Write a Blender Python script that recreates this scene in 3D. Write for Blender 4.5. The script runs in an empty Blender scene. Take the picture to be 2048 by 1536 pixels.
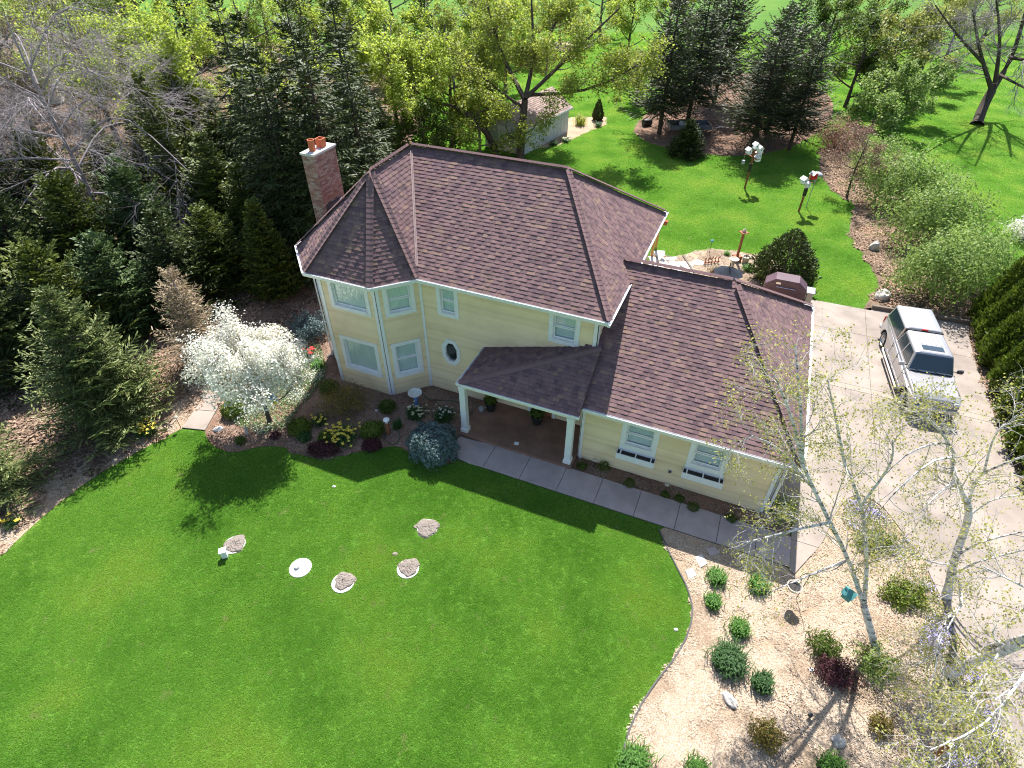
import bpy, bmesh, math, random
import numpy as np
from mathutils import Vector, Matrix, noise as mnoise

scene = bpy.context.scene
C = scene.collection
PI = math.pi
rng = np.random.default_rng(11)
random.seed(5)

# ------------------------------------------------------------------ camera, sky, sun, exposure
F_PX, TILT, ROLL, CAM_H = 1163.674, math.radians(40.35), math.radians(0.14), 16.251
_fw = np.array([0, math.cos(TILT), -math.sin(TILT)])
_rt = np.array([1.0, 0, 0])
_up = np.cross(_rt, _fw)
_r2 = _rt * math.cos(ROLL) + _up * math.sin(ROLL)
_u2 = _up * math.cos(ROLL) - _rt * math.sin(ROLL)
cd = bpy.data.cameras.new('camera')
cam = bpy.data.objects.new('camera', cd)
C.objects.link(cam)
cd.sensor_width = 36
cd.lens = 36 * F_PX / 2048
cd.clip_start, cd.clip_end = 0.1, 4000
M = Matrix(((_r2[0], _u2[0], -_fw[0], 0), (_r2[1], _u2[1], -_fw[1], 0), (_r2[2], _u2[2], -_fw[2], CAM_H), (0, 0, 0, 1)))
cam.matrix_world = M
scene.camera = cam

SUN_EL, SUN_AZ = math.radians(52.3), math.radians(6.8)
world = bpy.data.worlds.new('World')
scene.world = world
world.use_nodes = True
wn = world.node_tree
sky = wn.nodes.new('ShaderNodeTexSky')
sky.sky_type = 'NISHITA'
sky.sun_disc = False
sky.sun_elevation = SUN_EL
sky.sun_rotation = SUN_AZ
sky.air_density, sky.dust_density, sky.ozone_density = 1.0, 1.0, 1.0
bgn = wn.nodes['Background']
wn.links.new(sky.outputs[0], bgn.inputs[0])
bgn.inputs[1].default_value = 0.075
sl = bpy.data.lights.new('sun', 'SUN')
sl.energy = 4.0
sl.angle = math.radians(0.55)
sl.color = (1.0, 0.97, 0.93)
so = bpy.data.objects.new('sun', sl)
so.rotation_euler = (-(PI / 2 - SUN_EL), 0, -SUN_AZ)
so.location = (5, 40, 60)
C.objects.link(so)
vs = scene.view_settings
vs.view_transform = 'Standard'
vs.look = 'None'
vs.gamma = 1
vs.use_curve_mapping = False
vs.exposure = 1.55
scene.render.engine = 'CYCLES'
try:
    scene.cycles.use_denoising = True
    scene.cycles.denoiser = 'OPENIMAGEDENOISE'
    scene.cycles.denoising_input_passes = 'RGB_ALBEDO_NORMAL'
    scene.cycles.denoising_prefilter = 'NONE'
    scene.cycles.filter_width = 1.1
    scene.cycles.use_adaptive_sampling = False
except Exception:
    pass
scene.cycles.max_bounces = 8
scene.cycles.transparent_max_bounces = 12
scene.cycles.sample_clamp_indirect = 8
scene.cycles.caustics_reflective = False
scene.cycles.caustics_refractive = False

def G(px, py, z=0.0):
    """ground survey: where the sight line of a photo point meets the level z (metres, world)"""
    d = _r2 * ((px - 1024) / F_PX) + _u2 * ((768 - py) / F_PX) + _fw
    t = (z - CAM_H) / d[2]
    return np.array([0, 0, CAM_H]) + d * t

# house frame: u along the front, v to the back
HX, HY, PSI = -3.459, 19.048, math.radians(-22.78)
_c, _s = math.cos(PSI), math.sin(PSI)
def HW(u, v, z=0.0):
    return np.array([HX + u * _c - v * _s, HY + u * _s + v * _c, z])
def toH(P):
    a, b = P[0] - HX, P[1] - HY
    return (a * _c + b * _s, -a * _s + b * _c)

# ------------------------------------------------------------------ helpers
def link(o, parent=None):
    C.objects.link(o)
    if parent is not None:
        o.parent = parent
    return o

def tag(o, label=None, cat=None, group=None, kind=None):
    if label: o['label'] = label
    if cat: o['category'] = cat
    if group: o['group'] = group
    if kind: o['kind'] = kind
    return o

def thing(name, label, cat, loc=(0, 0, 0), rz=0.0, group=None):
    o = bpy.data.objects.new(name, None)
    o.empty_display_size = 0.2
    o.location = tuple(float(x) for x in loc)
    o.rotation_euler = (0, 0, rz)
    C.objects.link(o)
    return tag(o, label, cat, group)

def npdata(name, V, F, mats, mi=None, smooth=False):
    V = np.ascontiguousarray(V, dtype=np.float32)
    F = np.ascontiguousarray(F, dtype=np.int32)
    me = bpy.data.meshes.new(name)
    n = F.shape[1]
    me.vertices.add(len(V))
    me.vertices.foreach_set('co', V.ravel())
    me.loops.add(F.size)
    me.loops.foreach_set('vertex_index', F.ravel())
    me.polygons.add(len(F))
    me.polygons.foreach_set('loop_start', np.arange(len(F), dtype=np.int32) * n)
    try:
        me.polygons.foreach_set('loop_total', np.full(len(F), n, dtype=np.int32))
    except Exception:
        pass
    for m in (mats if isinstance(mats, (list, tuple)) else [mats]):
        me.materials.append(m)
    if mi is not None:
        me.polygons.foreach_set('material_index', np.ascontiguousarray(mi, dtype=np.int32))
    if smooth:
        me.polygons.foreach_set('use_smooth', np.ones(len(F), dtype=bool))
    me.update(calc_edges=True)
    return me

def npobj(name, V, F, mats, parent=None, mi=None, smooth=False):
    return link(bpy.data.objects.new(name, npdata(name, V, F, mats, mi, smooth)), parent)

def joined(parts):
    """[(V,F,slot)] all quads -> V,F,mi"""
    Vs, Fs, ms, off = [], [], [], 0
    for V, F, s in parts:
        if len(V) == 0: continue
        Vs.append(V); Fs.append(F + off); ms.append(np.full(len(F), s)); off += len(V)
    return np.concatenate(Vs), np.concatenate(Fs), np.concatenate(ms)

class MB:
    def __init__(self):
        self.v, self.f, self.m = [], [], []
    def add(self, vs, fs, mi=0):
        o = len(self.v)
        self.v += [tuple(float(c) for c in p) for p in vs]
        for f in fs:
            self.f.append([i + o for i in f]); self.m.append(mi)
        return self
    def box(self, x0, x1, y0, y1, z0, z1, mi=0, T=None):
        vs = [(x, y, z) for z in (z0, z1) for x, y in ((x0, y0), (x1, y0), (x1, y1), (x0, y1))]
        if T is not None: vs = [T(p) for p in vs]
        return self.add(vs, [(3, 2, 1, 0), (4, 5, 6, 7), (0, 1, 5, 4), (1, 2, 6, 5), (2, 3, 7, 6), (3, 0, 4, 7)], mi)
    def prism(self, poly, z0, z1, mi=0, T=None, top=None):
        n = len(poly)
        tp = top if top is not None else poly
        vs = [(p[0], p[1], z0) for p in poly] + [(p[0], p[1], z1) for p in tp]
        if T is not None: vs = [T(p) for p in vs]
        return self.add(vs, [tuple(range(n))[::-1], tuple(range(n, 2 * n))] + [(i, (i + 1) % n, n + (i + 1) % n, n + i) for i in range(n)], mi)
    def tube(self, pts, rad, n=8, mi=0, cap=True):
        P = [Vector(p) for p in pts]
        if not hasattr(rad, '__len__'): rad = [rad] * len(P)
        vs, fs = [], []
        for i, p in enumerate(P):
            t = (P[min(i + 1, len(P) - 1)] - P[max(i - 1, 0)]).normalized()
            ref = Vector((0, 0, 1)) if abs(t.z) < 0.9 else Vector((1, 0, 0))
            a = t.cross(ref).normalized(); b = t.cross(a)
            for k in range(n):
                w = 2 * PI * k / n
                vs.append(p + (a * math.cos(w) + b * math.sin(w)) * rad[i])
        for i in range(len(P) - 1):
            for k in range(n):
                fs.append((i * n + k, i * n + (k + 1) % n, (i + 1) * n + (k + 1) % n, (i + 1) * n + k))
        if cap:
            fs.append(tuple(range(n))); fs.append(tuple(range((len(P) - 1) * n, len(P) * n))[::-1])
        return self.add(vs, fs, mi)
    def lathe(self, prof, c=(0, 0, 0), n=20, mi=0):
        vs, fs = [], []
        for r, z in prof:
            for k in range(n):
                w = 2 * PI * k / n
                vs.append((c[0] + r * math.cos(w), c[1] + r * math.sin(w), c[2] + z))
        for i in range(len(prof) - 1):
            for k in range(n):
                fs.append((i * n + k, i * n + (k + 1) % n, (i + 1) * n + (k + 1) % n, (i + 1) * n + k))
        if prof[0][0] > 1e-4: fs.append(tuple(range(n))[::-1])
        if prof[-1][0] > 1e-4: fs.append(tuple(range((len(prof) - 1) * n, len(prof) * n)))
        return self.add(vs, fs, mi)
    def build(self, name, mats, parent=None, smooth=False, bevel=0, seg=2):
        me = bpy.data.meshes.new(name)
        me.from_pydata(self.v, [], self.f)
        for m in (mats if isinstance(mats, (list, tuple)) else [mats]): me.materials.append(m)
        me.polygons.foreach_set('material_index', self.m)
        if smooth: me.polygons.foreach_set('use_smooth', [True] * len(self.f))
        bm = bmesh.new(); bm.from_mesh(me)
        bmesh.ops.remove_doubles(bm, verts=bm.verts, dist=1e-5)
        bmesh.ops.recalc_face_normals(bm, faces=bm.faces)
        bm.to_mesh(me); bm.free()
        me.update()
        o = link(bpy.data.objects.new(name, me), parent)
        if bevel:
            b = o.modifiers.new('bevel', 'BEVEL'); b.width = bevel; b.segments = seg; b.limit_method = 'ANGLE'; b.angle_limit = math.radians(40)
        return o

def copy_tree(o, parent=None):
    c = o.copy(); C.objects.link(c)
    if parent is not None: c.parent = parent
    for ch in o.children: copy_tree(ch, c)
    return c

# ------------------------------------------------------------------ materials
def _nt(name):
    m = bpy.data.materials.new(name); m.use_nodes = True
    nt = m.node_tree
    return m, nt, nt.nodes, nt.links, nt.nodes['Principled BSDF']

def ramp(N, stops, interp='LINEAR'):
    r = N.new('ShaderNodeValToRGB'); cr = r.color_ramp; cr.interpolation = interp
    while len(cr.elements) < len(stops): cr.elements.new(0.5)
    for e, (p, c) in zip(cr.elements, stops):
        e.position = p; e.color = (c[0], c[1], c[2], 1)
    return r

def mat(name, stops, scale=6, detail=6, rough=0.8, bump=0.2, bscale=40, spec=0.3, metal=0, coord='pos', dist=0.02, stretch=None, coat=0, big=None):
    m, nt, N, L, B = _nt(name)
    if coord == 'pos':
        g = N.new('ShaderNodeNewGeometry'); src = g.outputs['Position']
    else:
        g = N.new('ShaderNodeTexCoord'); src = g.outputs['Object']
    if stretch:
        mp = N.new('ShaderNodeMapping'); mp.inputs['Scale'].default_value = stretch
        L.new(src, mp.inputs[0]); src = mp.outputs[0]
    n1 = N.new('ShaderNodeTexNoise'); n1.inputs['Scale'].default_value = scale; n1.inputs['Detail'].default_value = detail
    n1.inputs['Roughness'].default_value = 0.65
    L.new(src, n1.inputs['Vector'])
    if len(stops[0]) == 3: stops = [(0.3, stops[0]), (0.7, stops[-1])] if len(stops) == 2 else [(0.28 + 0.44 * i / (len(stops) - 1), c) for i, c in enumerate(stops)]
    r = ramp(N, stops); L.new(n1.outputs['Fac'], r.inputs[0])
    col = r.outputs[0]
    if big:
        n3 = N.new('ShaderNodeTexNoise'); n3.inputs['Scale'].default_value = big[0]; n3.inputs['Detail'].default_value = 3
        L.new(src, n3.inputs['Vector'])
        r3 = ramp(N, [(0.35, (big[1],) * 3), (0.65, (big[2],) * 3)]); L.new(n3.outputs['Fac'], r3.inputs[0])
        mx = N.new('ShaderNodeMixRGB'); mx.blend_type = 'MULTIPLY'; mx.inputs[0].default_value = 1
        L.new(col, mx.inputs[1]); L.new(r3.outputs[0], mx.inputs[2]); col = mx.outputs[0]
    L.new(col, B.inputs['Base Color'])
    B.inputs['Roughness'].default_value = rough
    B.inputs['Specular IOR Level'].default_value = spec
    B.inputs['Metallic'].default_value = metal
    if coat: B.inputs['Coat Weight'].default_value = coat
    if bump:
        n2 = N.new('ShaderNodeTexNoise'); n2.inputs['Scale'].default_value = bscale; n2.inputs['Detail'].default_value = 5
        L.new(src, n2.inputs['Vector'])
        bp = N.new('ShaderNodeBump'); bp.inputs['Strength'].default_value = bump; bp.inputs['Distance'].default_value = dist
        L.new(n2.outputs['Fac'], bp.inputs['Height']); L.new(bp.outputs[0], B.inputs['Normal'])
    return m

def leafmat(name, cols, trans=0.35, rough=0.55, spec=0.25, tboost=1.3, objvar=False, macro=None, interp='LINEAR', straw=None):
    """each loose leaf, chip or needle gets its own shade of the given colours"""
    m, nt, N, L, B = _nt(name)
    g = N.new('ShaderNodeNewGeometry')
    fac = g.outputs['Random Per Island']
    if objvar:
        oi = N.new('ShaderNodeObjectInfo')
        a = N.new('ShaderNodeMath'); a.operation = 'ADD'; L.new(fac, a.inputs[0]); L.new(oi.outputs['Random'], a.inputs[1])
        fr = N.new('ShaderNodeMath'); fr.operation = 'FRACT'; L.new(a.outputs[0], fr.inputs[0]); fac = fr.outputs[0]
    k = len(cols)
    st = [((i / (k - 1)) if interp == 'LINEAR' else i / k, c) for i, c in enumerate(cols)]
    r = ramp(N, st, interp); L.new(fac, r.inputs[0])
    col = r.outputs[0]
    if macro:
        n3 = N.new('ShaderNodeTexNoise'); n3.inputs['Scale'].default_value = macro[0]; n3.inputs['Detail'].default_value = 4
        L.new(g.outputs['Position'], n3.inputs['Vector'])
        r3 = ramp(N, [(0.36, macro[1]), (0.5, (1, 1, 1)), (0.64, macro[2])]); L.new(n3.outputs['Fac'], r3.inputs[0])
        mx = N.new('ShaderNodeMixRGB'); mx.blend_type = 'MULTIPLY'; mx.inputs[0].default_value = 1
        L.new(col, mx.inputs[1]); L.new(r3.outputs[0], mx.inputs[2]); col = mx.outputs[0]
    if straw:
        n4 = N.new('ShaderNodeTexNoise'); n4.inputs['Scale'].default_value = straw[0]; n4.inputs['Detail'].default_value = 6; n4.inputs['Roughness'].default_value = 0.7
        L.new(g.outputs['Position'], n4.inputs['Vector'])
        r4 = ramp(N, [(0.6, (0, 0, 0)), (0.72, (0.75,) * 3)]); L.new(n4.outputs['Fac'], r4.inputs[0])
        m4 = N.new('ShaderNodeMixRGB'); L.new(r4.outputs[0], m4.inputs[0]); L.new(col, m4.inputs[1]); m4.inputs[2].default_value = (*straw[1], 1); col = m4.outputs[0]
    L.new(col, B.inputs['Base Color'])
    B.inputs['Roughness'].default_value = rough
    B.inputs['Specular IOR Level'].default_value = spec
    if trans:
        t = N.new('ShaderNodeBsdfTranslucent')
        hs = N.new('ShaderNodeHueSaturation'); hs.inputs['Value'].default_value = tboost; hs.inputs['Saturation'].default_value = 1.04
        L.new(col, hs.inputs['Color']); L.new(hs.outputs[0], t.inputs[0])
        mx = N.new('ShaderNodeMixShader'); mx.inputs[0].default_value = trans
        L.new(B.outputs[0], mx.inputs[1]); L.new(t.outputs[0], mx.inputs[2])
        L.new(mx.outputs[0], N['Material Output'].inputs['Surface'])
    return m

def flat(name, col, rough=0.5, spec=0.4, metal=0, coat=0, var=0.12):
    return mat(name, [tuple(c * (1 - var) for c in col), tuple(min(1, c * (1 + var)) for c in col)], 5, 4, rough, 0.05, 60, spec, metal, 'obj', coat=coat)

MAT = {}
MAT['white'] = flat('white_paint', (0.78, 0.78, 0.78), 0.45, var=0.05)
MAT['siding'] = leafmat('cream_siding', [(0.78, 0.61, 0.375), (0.84, 0.675, 0.43), (0.8, 0.635, 0.395), (0.74, 0.575, 0.35)], trans=0, rough=0.6, spec=0.3, macro=(1.3, (0.94, 0.93, 0.9), (1.02, 1.02, 1.02)))
MAT['dark'] = flat('hollow_shade', (0.015, 0.015, 0.017), 0.7)  # near-black colour standing in for the shade inside hollows
MAT['black'] = flat('black_metal', (0.02, 0.02, 0.022), 0.45)
MAT['blackbox'] = flat('black_liner', (0.03, 0.025, 0.025), 0.8)
MAT['blind'] = flat('window_blind', (0.75, 0.78, 0.78), 0.6, var=0.05)
MAT['curtain'] = mat('curtain_cloth', [(0.7, 0.78, 0.75), (0.82, 0.86, 0.84)], 4, 3, 0.9, 0.3, 12, coord='obj', stretch=(6, 6, 0.6))
MAT['shingle'] = leafmat('roof_shingle', [(0.165, 0.103, 0.105), (0.176, 0.112, 0.113), (0.168, 0.106, 0.107), (0.182, 0.117, 0.116), (0.134, 0.087, 0.094), (0.172, 0.109, 0.11), (0.212, 0.14, 0.115), (0.166, 0.104, 0.106), (0.192, 0.125, 0.114), (0.142, 0.092, 0.098), (0.174, 0.11, 0.111), (0.179, 0.114, 0.114)], trans=0, rough=0.95, spec=0.15, objvar=True, interp='CONSTANT', macro=(3.0, (0.8, 0.8, 0.82), (1.15, 1.13, 1.1)))
MAT['cap'] = leafmat('ridge_cap_shingle', [(0.168, 0.106, 0.107), (0.186, 0.119, 0.118), (0.176, 0.112, 0.112)], trans=0, rough=0.95, spec=0.15, objvar=True)
MAT['deck'] = flat('roof_felt', (0.07, 0.05, 0.05), 0.95)
MAT['valley'] = flat('valley_metal', (0.3, 0.22, 0.21), 0.6)
MAT['brick'] = leafmat('chimney_brick', [(0.3, 0.16, 0.12), (0.36, 0.22, 0.17), (0.25, 0.14, 0.12), (0.38, 0.25, 0.2), (0.33, 0.19, 0.15), (0.4, 0.3, 0.25)], trans=0, rough=0.9, spec=0.2, interp='CONSTANT')
MAT['mortar'] = mat('mortar', [(0.36, 0.3, 0.26), (0.46, 0.4, 0.35)], 12, 4, 0.95, 0.2, 60, coord='obj')
MAT['terracotta'] = flat('terracotta', (0.5, 0.14, 0.06), 0.8)
MAT['cement'] = mat('cement', [(0.5, 0.47, 0.43), (0.62, 0.6, 0.56)], 5, 5, 0.9, 0.2, 50, coord='obj')
MAT['concrete'] = mat('drive_concrete', [(0.245, 0.203, 0.172), (0.305, 0.257, 0.22), (0.335, 0.285, 0.246)], 1.3, 10, 0.92, 0.25, 120, 0.2, dist=0.006, big=(0.6, 0.78, 1.05))
MAT['concrete_band'] = mat('drive_band', [(0.28, 0.24, 0.195), (0.33, 0.288, 0.24)], 3, 8, 0.92, 0.25, 120, 0.2, dist=0.006)
MAT['walk'] = mat('walk_concrete', [(0.37, 0.3, 0.285), (0.45, 0.37, 0.35)], 2.5, 9, 0.92, 0.25, 110, 0.2, dist=0.006, big=(0.9, 0.88, 1.05))
MAT['porch'] = mat('porch_paint', [(0.2, 0.11, 0.08), (0.27, 0.155, 0.115)], 2.5, 7, 0.7, 0.15, 80, 0.3, big=(1.2, 0.8, 1.1))
MAT['joint'] = flat('joint_dirt', (0.12, 0.1, 0.085), 0.95)
MAT['flag'] = leafmat('flagstone', [(0.5, 0.45, 0.38), (0.58, 0.54, 0.48), (0.46, 0.43, 0.4)], trans=0, rough=0.85, objvar=True)
MAT['rock'] = mat('garden_rock', [(0.34, 0.31, 0.27), (0.5, 0.46, 0.41), (0.42, 0.39, 0.36)], 5, 8, 0.9, 0.5, 14, coord='obj', dist=0.05)
MAT['palerock'] = mat('pale_rock', [(0.6, 0.58, 0.54), (0.72, 0.7, 0.66)], 5, 8, 0.85, 0.4, 14, coord='obj', dist=0.04)
MAT['dirt'] = mat('dug_dirt', [(0.13, 0.105, 0.09), (0.26, 0.22, 0.19), (0.2, 0.17, 0.145)], 9, 8, 0.98, 0.9, 22, 0.1, dist=0.06)
MAT['mulch'] = mat('mulch_bed_pale', [(0.3, 0.2, 0.13), (0.46, 0.34, 0.235), (0.56, 0.44, 0.32)], 16, 10, 0.97, 1.0, 45, 0.1, dist=0.05, big=(0.55, 0.78, 1.08))
MAT['mulch_red'] = mat('mulch_bed_red', [(0.15, 0.09, 0.065), (0.27, 0.165, 0.115), (0.36, 0.245, 0.175)], 16, 10, 0.97, 1.0, 45, 0.1, dist=0.05, big=(0.6, 0.75, 1.1))
MAT['litter'] = mat('leaf_litter', [(0.1, 0.068, 0.045), (0.2, 0.14, 0.095), (0.32, 0.235, 0.16)], 10, 10, 0.98, 1.0, 30, 0.1, dist=0.06, big=(0.35, 0.6, 1.15))
MAT['chip_pale'] = leafmat('wood_chip_pale', [(0.56, 0.45, 0.335), (0.45, 0.34, 0.24), (0.62, 0.525, 0.41), (0.34, 0.24, 0.165), (0.53, 0.425, 0.32)], trans=0, rough=0.9, spec=0.15, macro=(0.8, (0.78, 0.74, 0.7), (1.06, 1.06, 1.06)))
MAT['chip_red'] = leafmat('wood_chip_red', [(0.36, 0.235, 0.17), (0.25, 0.155, 0.11), (0.46, 0.33, 0.25), (0.18, 0.11, 0.08), (0.4, 0.28, 0.215)], trans=0, rough=0.95, spec=0.1, macro=(0.9, (0.75, 0.75, 0.75), (1.1, 1.1, 1.1)))
MAT['chip_litter'] = leafmat('dry_leaf', [(0.38, 0.26, 0.18), (0.2, 0.13, 0.088), (0.48, 0.35, 0.25), (0.12, 0.08, 0.055), (0.3, 0.2, 0.145)], trans=0.1, rough=0.9, spec=0.15, macro=(0.4, (0.65, 0.65, 0.65), (1.15, 1.1, 1.05)))
MAT['bark'] = mat('grey_bark', [(0.1, 0.082, 0.068), (0.2, 0.17, 0.145)], 9, 8, 0.95, 0.8, 16, 0.15, coord='obj', dist=0.04, stretch=(1, 1, 0.3))
MAT['bark_dark'] = mat('dark_bark', [(0.055, 0.042, 0.034), (0.11, 0.088, 0.072)], 9, 8, 0.95, 0.8, 16, 0.15, coord='obj', dist=0.04, stretch=(1, 1, 0.3))
MAT['bark_pale'] = mat('pale_twig_bark', [(0.24, 0.205, 0.205), (0.37, 0.33, 0.335)], 4, 5, 0.9, 0.2, 30, 0.15, coord='obj')
MAT['twig_brown'] = mat('brown_twig', [(0.15, 0.105, 0.085), (0.25, 0.185, 0.155)], 4, 5, 0.9, 0.2, 30, 0.15, coord='obj')
def birch_bark():
    m, nt, N, L, B = _nt('birch_bark')
    tc = N.new('ShaderNodeTexCoord'); mp = N.new('ShaderNodeMapping'); mp.inputs['Scale'].default_value = (1.2, 1.2, 5.0)
    L.new(tc.outputs['Object'], mp.inputs[0])
    n = N.new('ShaderNodeTexNoise'); n.inputs['Scale'].default_value = 3.2; n.inputs['Detail'].default_value = 7; n.inputs['Roughness'].default_value = 0.7
    L.new(mp.outputs[0], n.inputs['Vector'])
    r = ramp(N, [(0.39, (0.05, 0.045, 0.042)), (0.455, (0.42, 0.4, 0.385)), (0.52, (0.72, 0.67, 0.67)), (0.75, (0.8, 0.755, 0.75))])
    L.new(n.outputs['Fac'], r.inputs[0]); L.new(r.outputs[0], B.inputs['Base Color'])
    B.inputs['Roughness'].default_value = 0.7
    bp = N.new('ShaderNodeBump'); bp.inputs['Strength'].default_value = 0.4; bp.inputs['Distance'].default_value = 0.02
    L.new(n.outputs['Fac'], bp.inputs['Height']); L.new(bp.outputs[0], B.inputs['Normal'])
    return m
MAT['birch'] = birch_bark()
MAT['birch_twig'] = mat('birch_twig', [(0.34, 0.31, 0.29), (0.56, 0.53, 0.5)], 3, 5, 0.8, 0.2, 20, 0.2, coord='obj')
# foliage
MAT['lf_yellow'] = leafmat('budding_maple_leaf', [(0.2, 0.27, 0.03), (0.32, 0.39, 0.055), (0.43, 0.49, 0.11), (0.25, 0.32, 0.04)], trans=0.52)
MAT['lf_willow'] = leafmat('willow_leaf', [(0.17, 0.22, 0.03), (0.27, 0.32, 0.045), (0.37, 0.4, 0.09), (0.14, 0.18, 0.025)], trans=0.5)
MAT['lf_green'] = leafmat('mid_green_leaf', [(0.05, 0.09, 0.015), (0.09, 0.14, 0.02), (0.13, 0.17, 0.03)], trans=0.35)
MAT['lf_olive'] = leafmat('olive_bud_leaf', [(0.18, 0.2, 0.045), (0.28, 0.3, 0.07), (0.38, 0.38, 0.11)], trans=0.3)
MAT['lf_lilac'] = leafmat('lilac_leaf', [(0.12, 0.2, 0.04), (0.2, 0.29, 0.07), (0.29, 0.37, 0.115), (0.15, 0.23, 0.05)], trans=0.4)
MAT['lf_birch'] = leafmat('birch_leaf', [(0.26, 0.27, 0.05), (0.4, 0.38, 0.09), (0.5, 0.47, 0.16), (0.22, 0.24, 0.04)], trans=0.5)
MAT['lf_red'] = leafmat('reddish_bud', [(0.2, 0.1, 0.08), (0.3, 0.17, 0.13), (0.24, 0.17, 0.09)], trans=0.25)
MAT['blossom'] = leafmat('white_blossom', [(0.8, 0.77, 0.66), (0.86, 0.84, 0.76), (0.7, 0.7, 0.56)], trans=0.3, tboost=1.0)
MAT['nd_spruce'] = leafmat('spruce_needle', [(0.045, 0.08, 0.025), (0.08, 0.125, 0.04), (0.11, 0.165, 0.055), (0.06, 0.1, 0.03)], trans=0.12)
MAT['nd_blue'] = leafmat('blue_green_needle', [(0.06, 0.09, 0.026), (0.12, 0.155, 0.045), (0.25, 0.28, 0.1), (0.08, 0.11, 0.03)], trans=0.12)
MAT['nd_dark'] = leafmat('dark_needle', [(0.028, 0.045, 0.012), (0.055, 0.078, 0.02), (0.095, 0.12, 0.035)], trans=0.1)
MAT['nd_cedar'] = leafmat('cedar_spray', [(0.05, 0.075, 0.012), (0.1, 0.13, 0.02), (0.16, 0.185, 0.035)], trans=0.15)
MAT['nd_brown'] = leafmat('browning_needle', [(0.1, 0.065, 0.03), (0.17, 0.11, 0.05), (0.12, 0.1, 0.04), (0.06, 0.07, 0.025)], trans=0.12)
MAT['nd_dead'] = leafmat('dry_needle', [(0.34, 0.25, 0.17), (0.44, 0.34, 0.24), (0.26, 0.2, 0.11), (0.22, 0.2, 0.09)], trans=0.12)
MAT['nd_pine'] = leafmat('pine_needle', [(0.035, 0.048, 0.022), (0.06, 0.075, 0.03), (0.1, 0.11, 0.045)], trans=0.1)
MAT['nd_arb'] = leafmat('arborvitae_spray', [(0.04, 0.075, 0.01), (0.1, 0.15, 0.018), (0.17, 0.225, 0.03), (0.065, 0.105, 0.013)], trans=0.2)
MAT['lf_box'] = leafmat('boxwood_leaf', [(0.06, 0.1, 0.01), (0.12, 0.17, 0.018), (0.17, 0.22, 0.03)], trans=0.25)
MAT['lf_bluesp'] = leafmat('globe_spruce_needle', [(0.06, 0.1, 0.1), (0.1, 0.155, 0.155), (0.16, 0.22, 0.22)], trans=0.1)
MAT['lf_barberry'] = leafmat('barberry_leaf', [(0.045, 0.015, 0.02), (0.075, 0.022, 0.03), (0.1, 0.035, 0.04)], trans=0.2)
MAT['lf_spirea'] = leafmat('spirea_leaf', [(0.12, 0.11, 0.02), (0.2, 0.19, 0.035), (0.24, 0.13, 0.04), (0.09, 0.12, 0.02)], trans=0.3)
MAT['blade'] = leafmat('lily_blade', [(0.05, 0.14, 0.02), (0.09, 0.22, 0.03), (0.13, 0.28, 0.05)], trans=0.3)
MAT['blade_dark'] = leafmat('dark_blade', [(0.025, 0.075, 0.02), (0.05, 0.12, 0.03), (0.07, 0.15, 0.045)], trans=0.25)
MAT['cover'] = leafmat('ground_cover_leaf', [(0.09, 0.17, 0.04), (0.15, 0.25, 0.06), (0.3, 0.36, 0.22), (0.11, 0.2, 0.06)], trans=0.25)
MAT['phlox_leaf'] = leafmat('phlox_leaf', [(0.1, 0.15, 0.03), (0.16, 0.22, 0.045), (0.24, 0.28, 0.08)], trans=0.2)
MAT['phlox'] = leafmat('phlox_flower', [(0.36, 0.3, 0.62), (0.5, 0.44, 0.72), (0.62, 0.58, 0.78)], trans=0.25, tboost=1.0)
MAT['yellow'] = leafmat('daffodil_petal', [(0.75, 0.55, 0.03), (0.85, 0.7, 0.08), (0.8, 0.66, 0.2)], trans=0.25, tboost=1.0)
MAT['cream'] = leafmat('cream_petal', [(0.75, 0.7, 0.42), (0.8, 0.78, 0.62)], trans=0.25, tboost=1.0)
MAT['red'] = leafmat('tulip_petal', [(0.6, 0.02, 0.025), (0.75, 0.05, 0.04)], trans=0.2, tboost=1.0)
MAT['grass'] = leafmat('grass_blade', [(0.125, 0.3, 0.028), (0.19, 0.39, 0.045), (0.25, 0.44, 0.07), (0.14, 0.33, 0.032), (0.36, 0.47, 0.15), (0.2, 0.4, 0.05), (0.135, 0.32, 0.03)], trans=0.52, rough=0.5, spec=0.25, tboost=1.35, macro=(0.35, (0.72, 0.82, 0.7), (1.35, 1.1, 1.2)), straw=(1.6, (0.42, 0.4, 0.2)))
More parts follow.
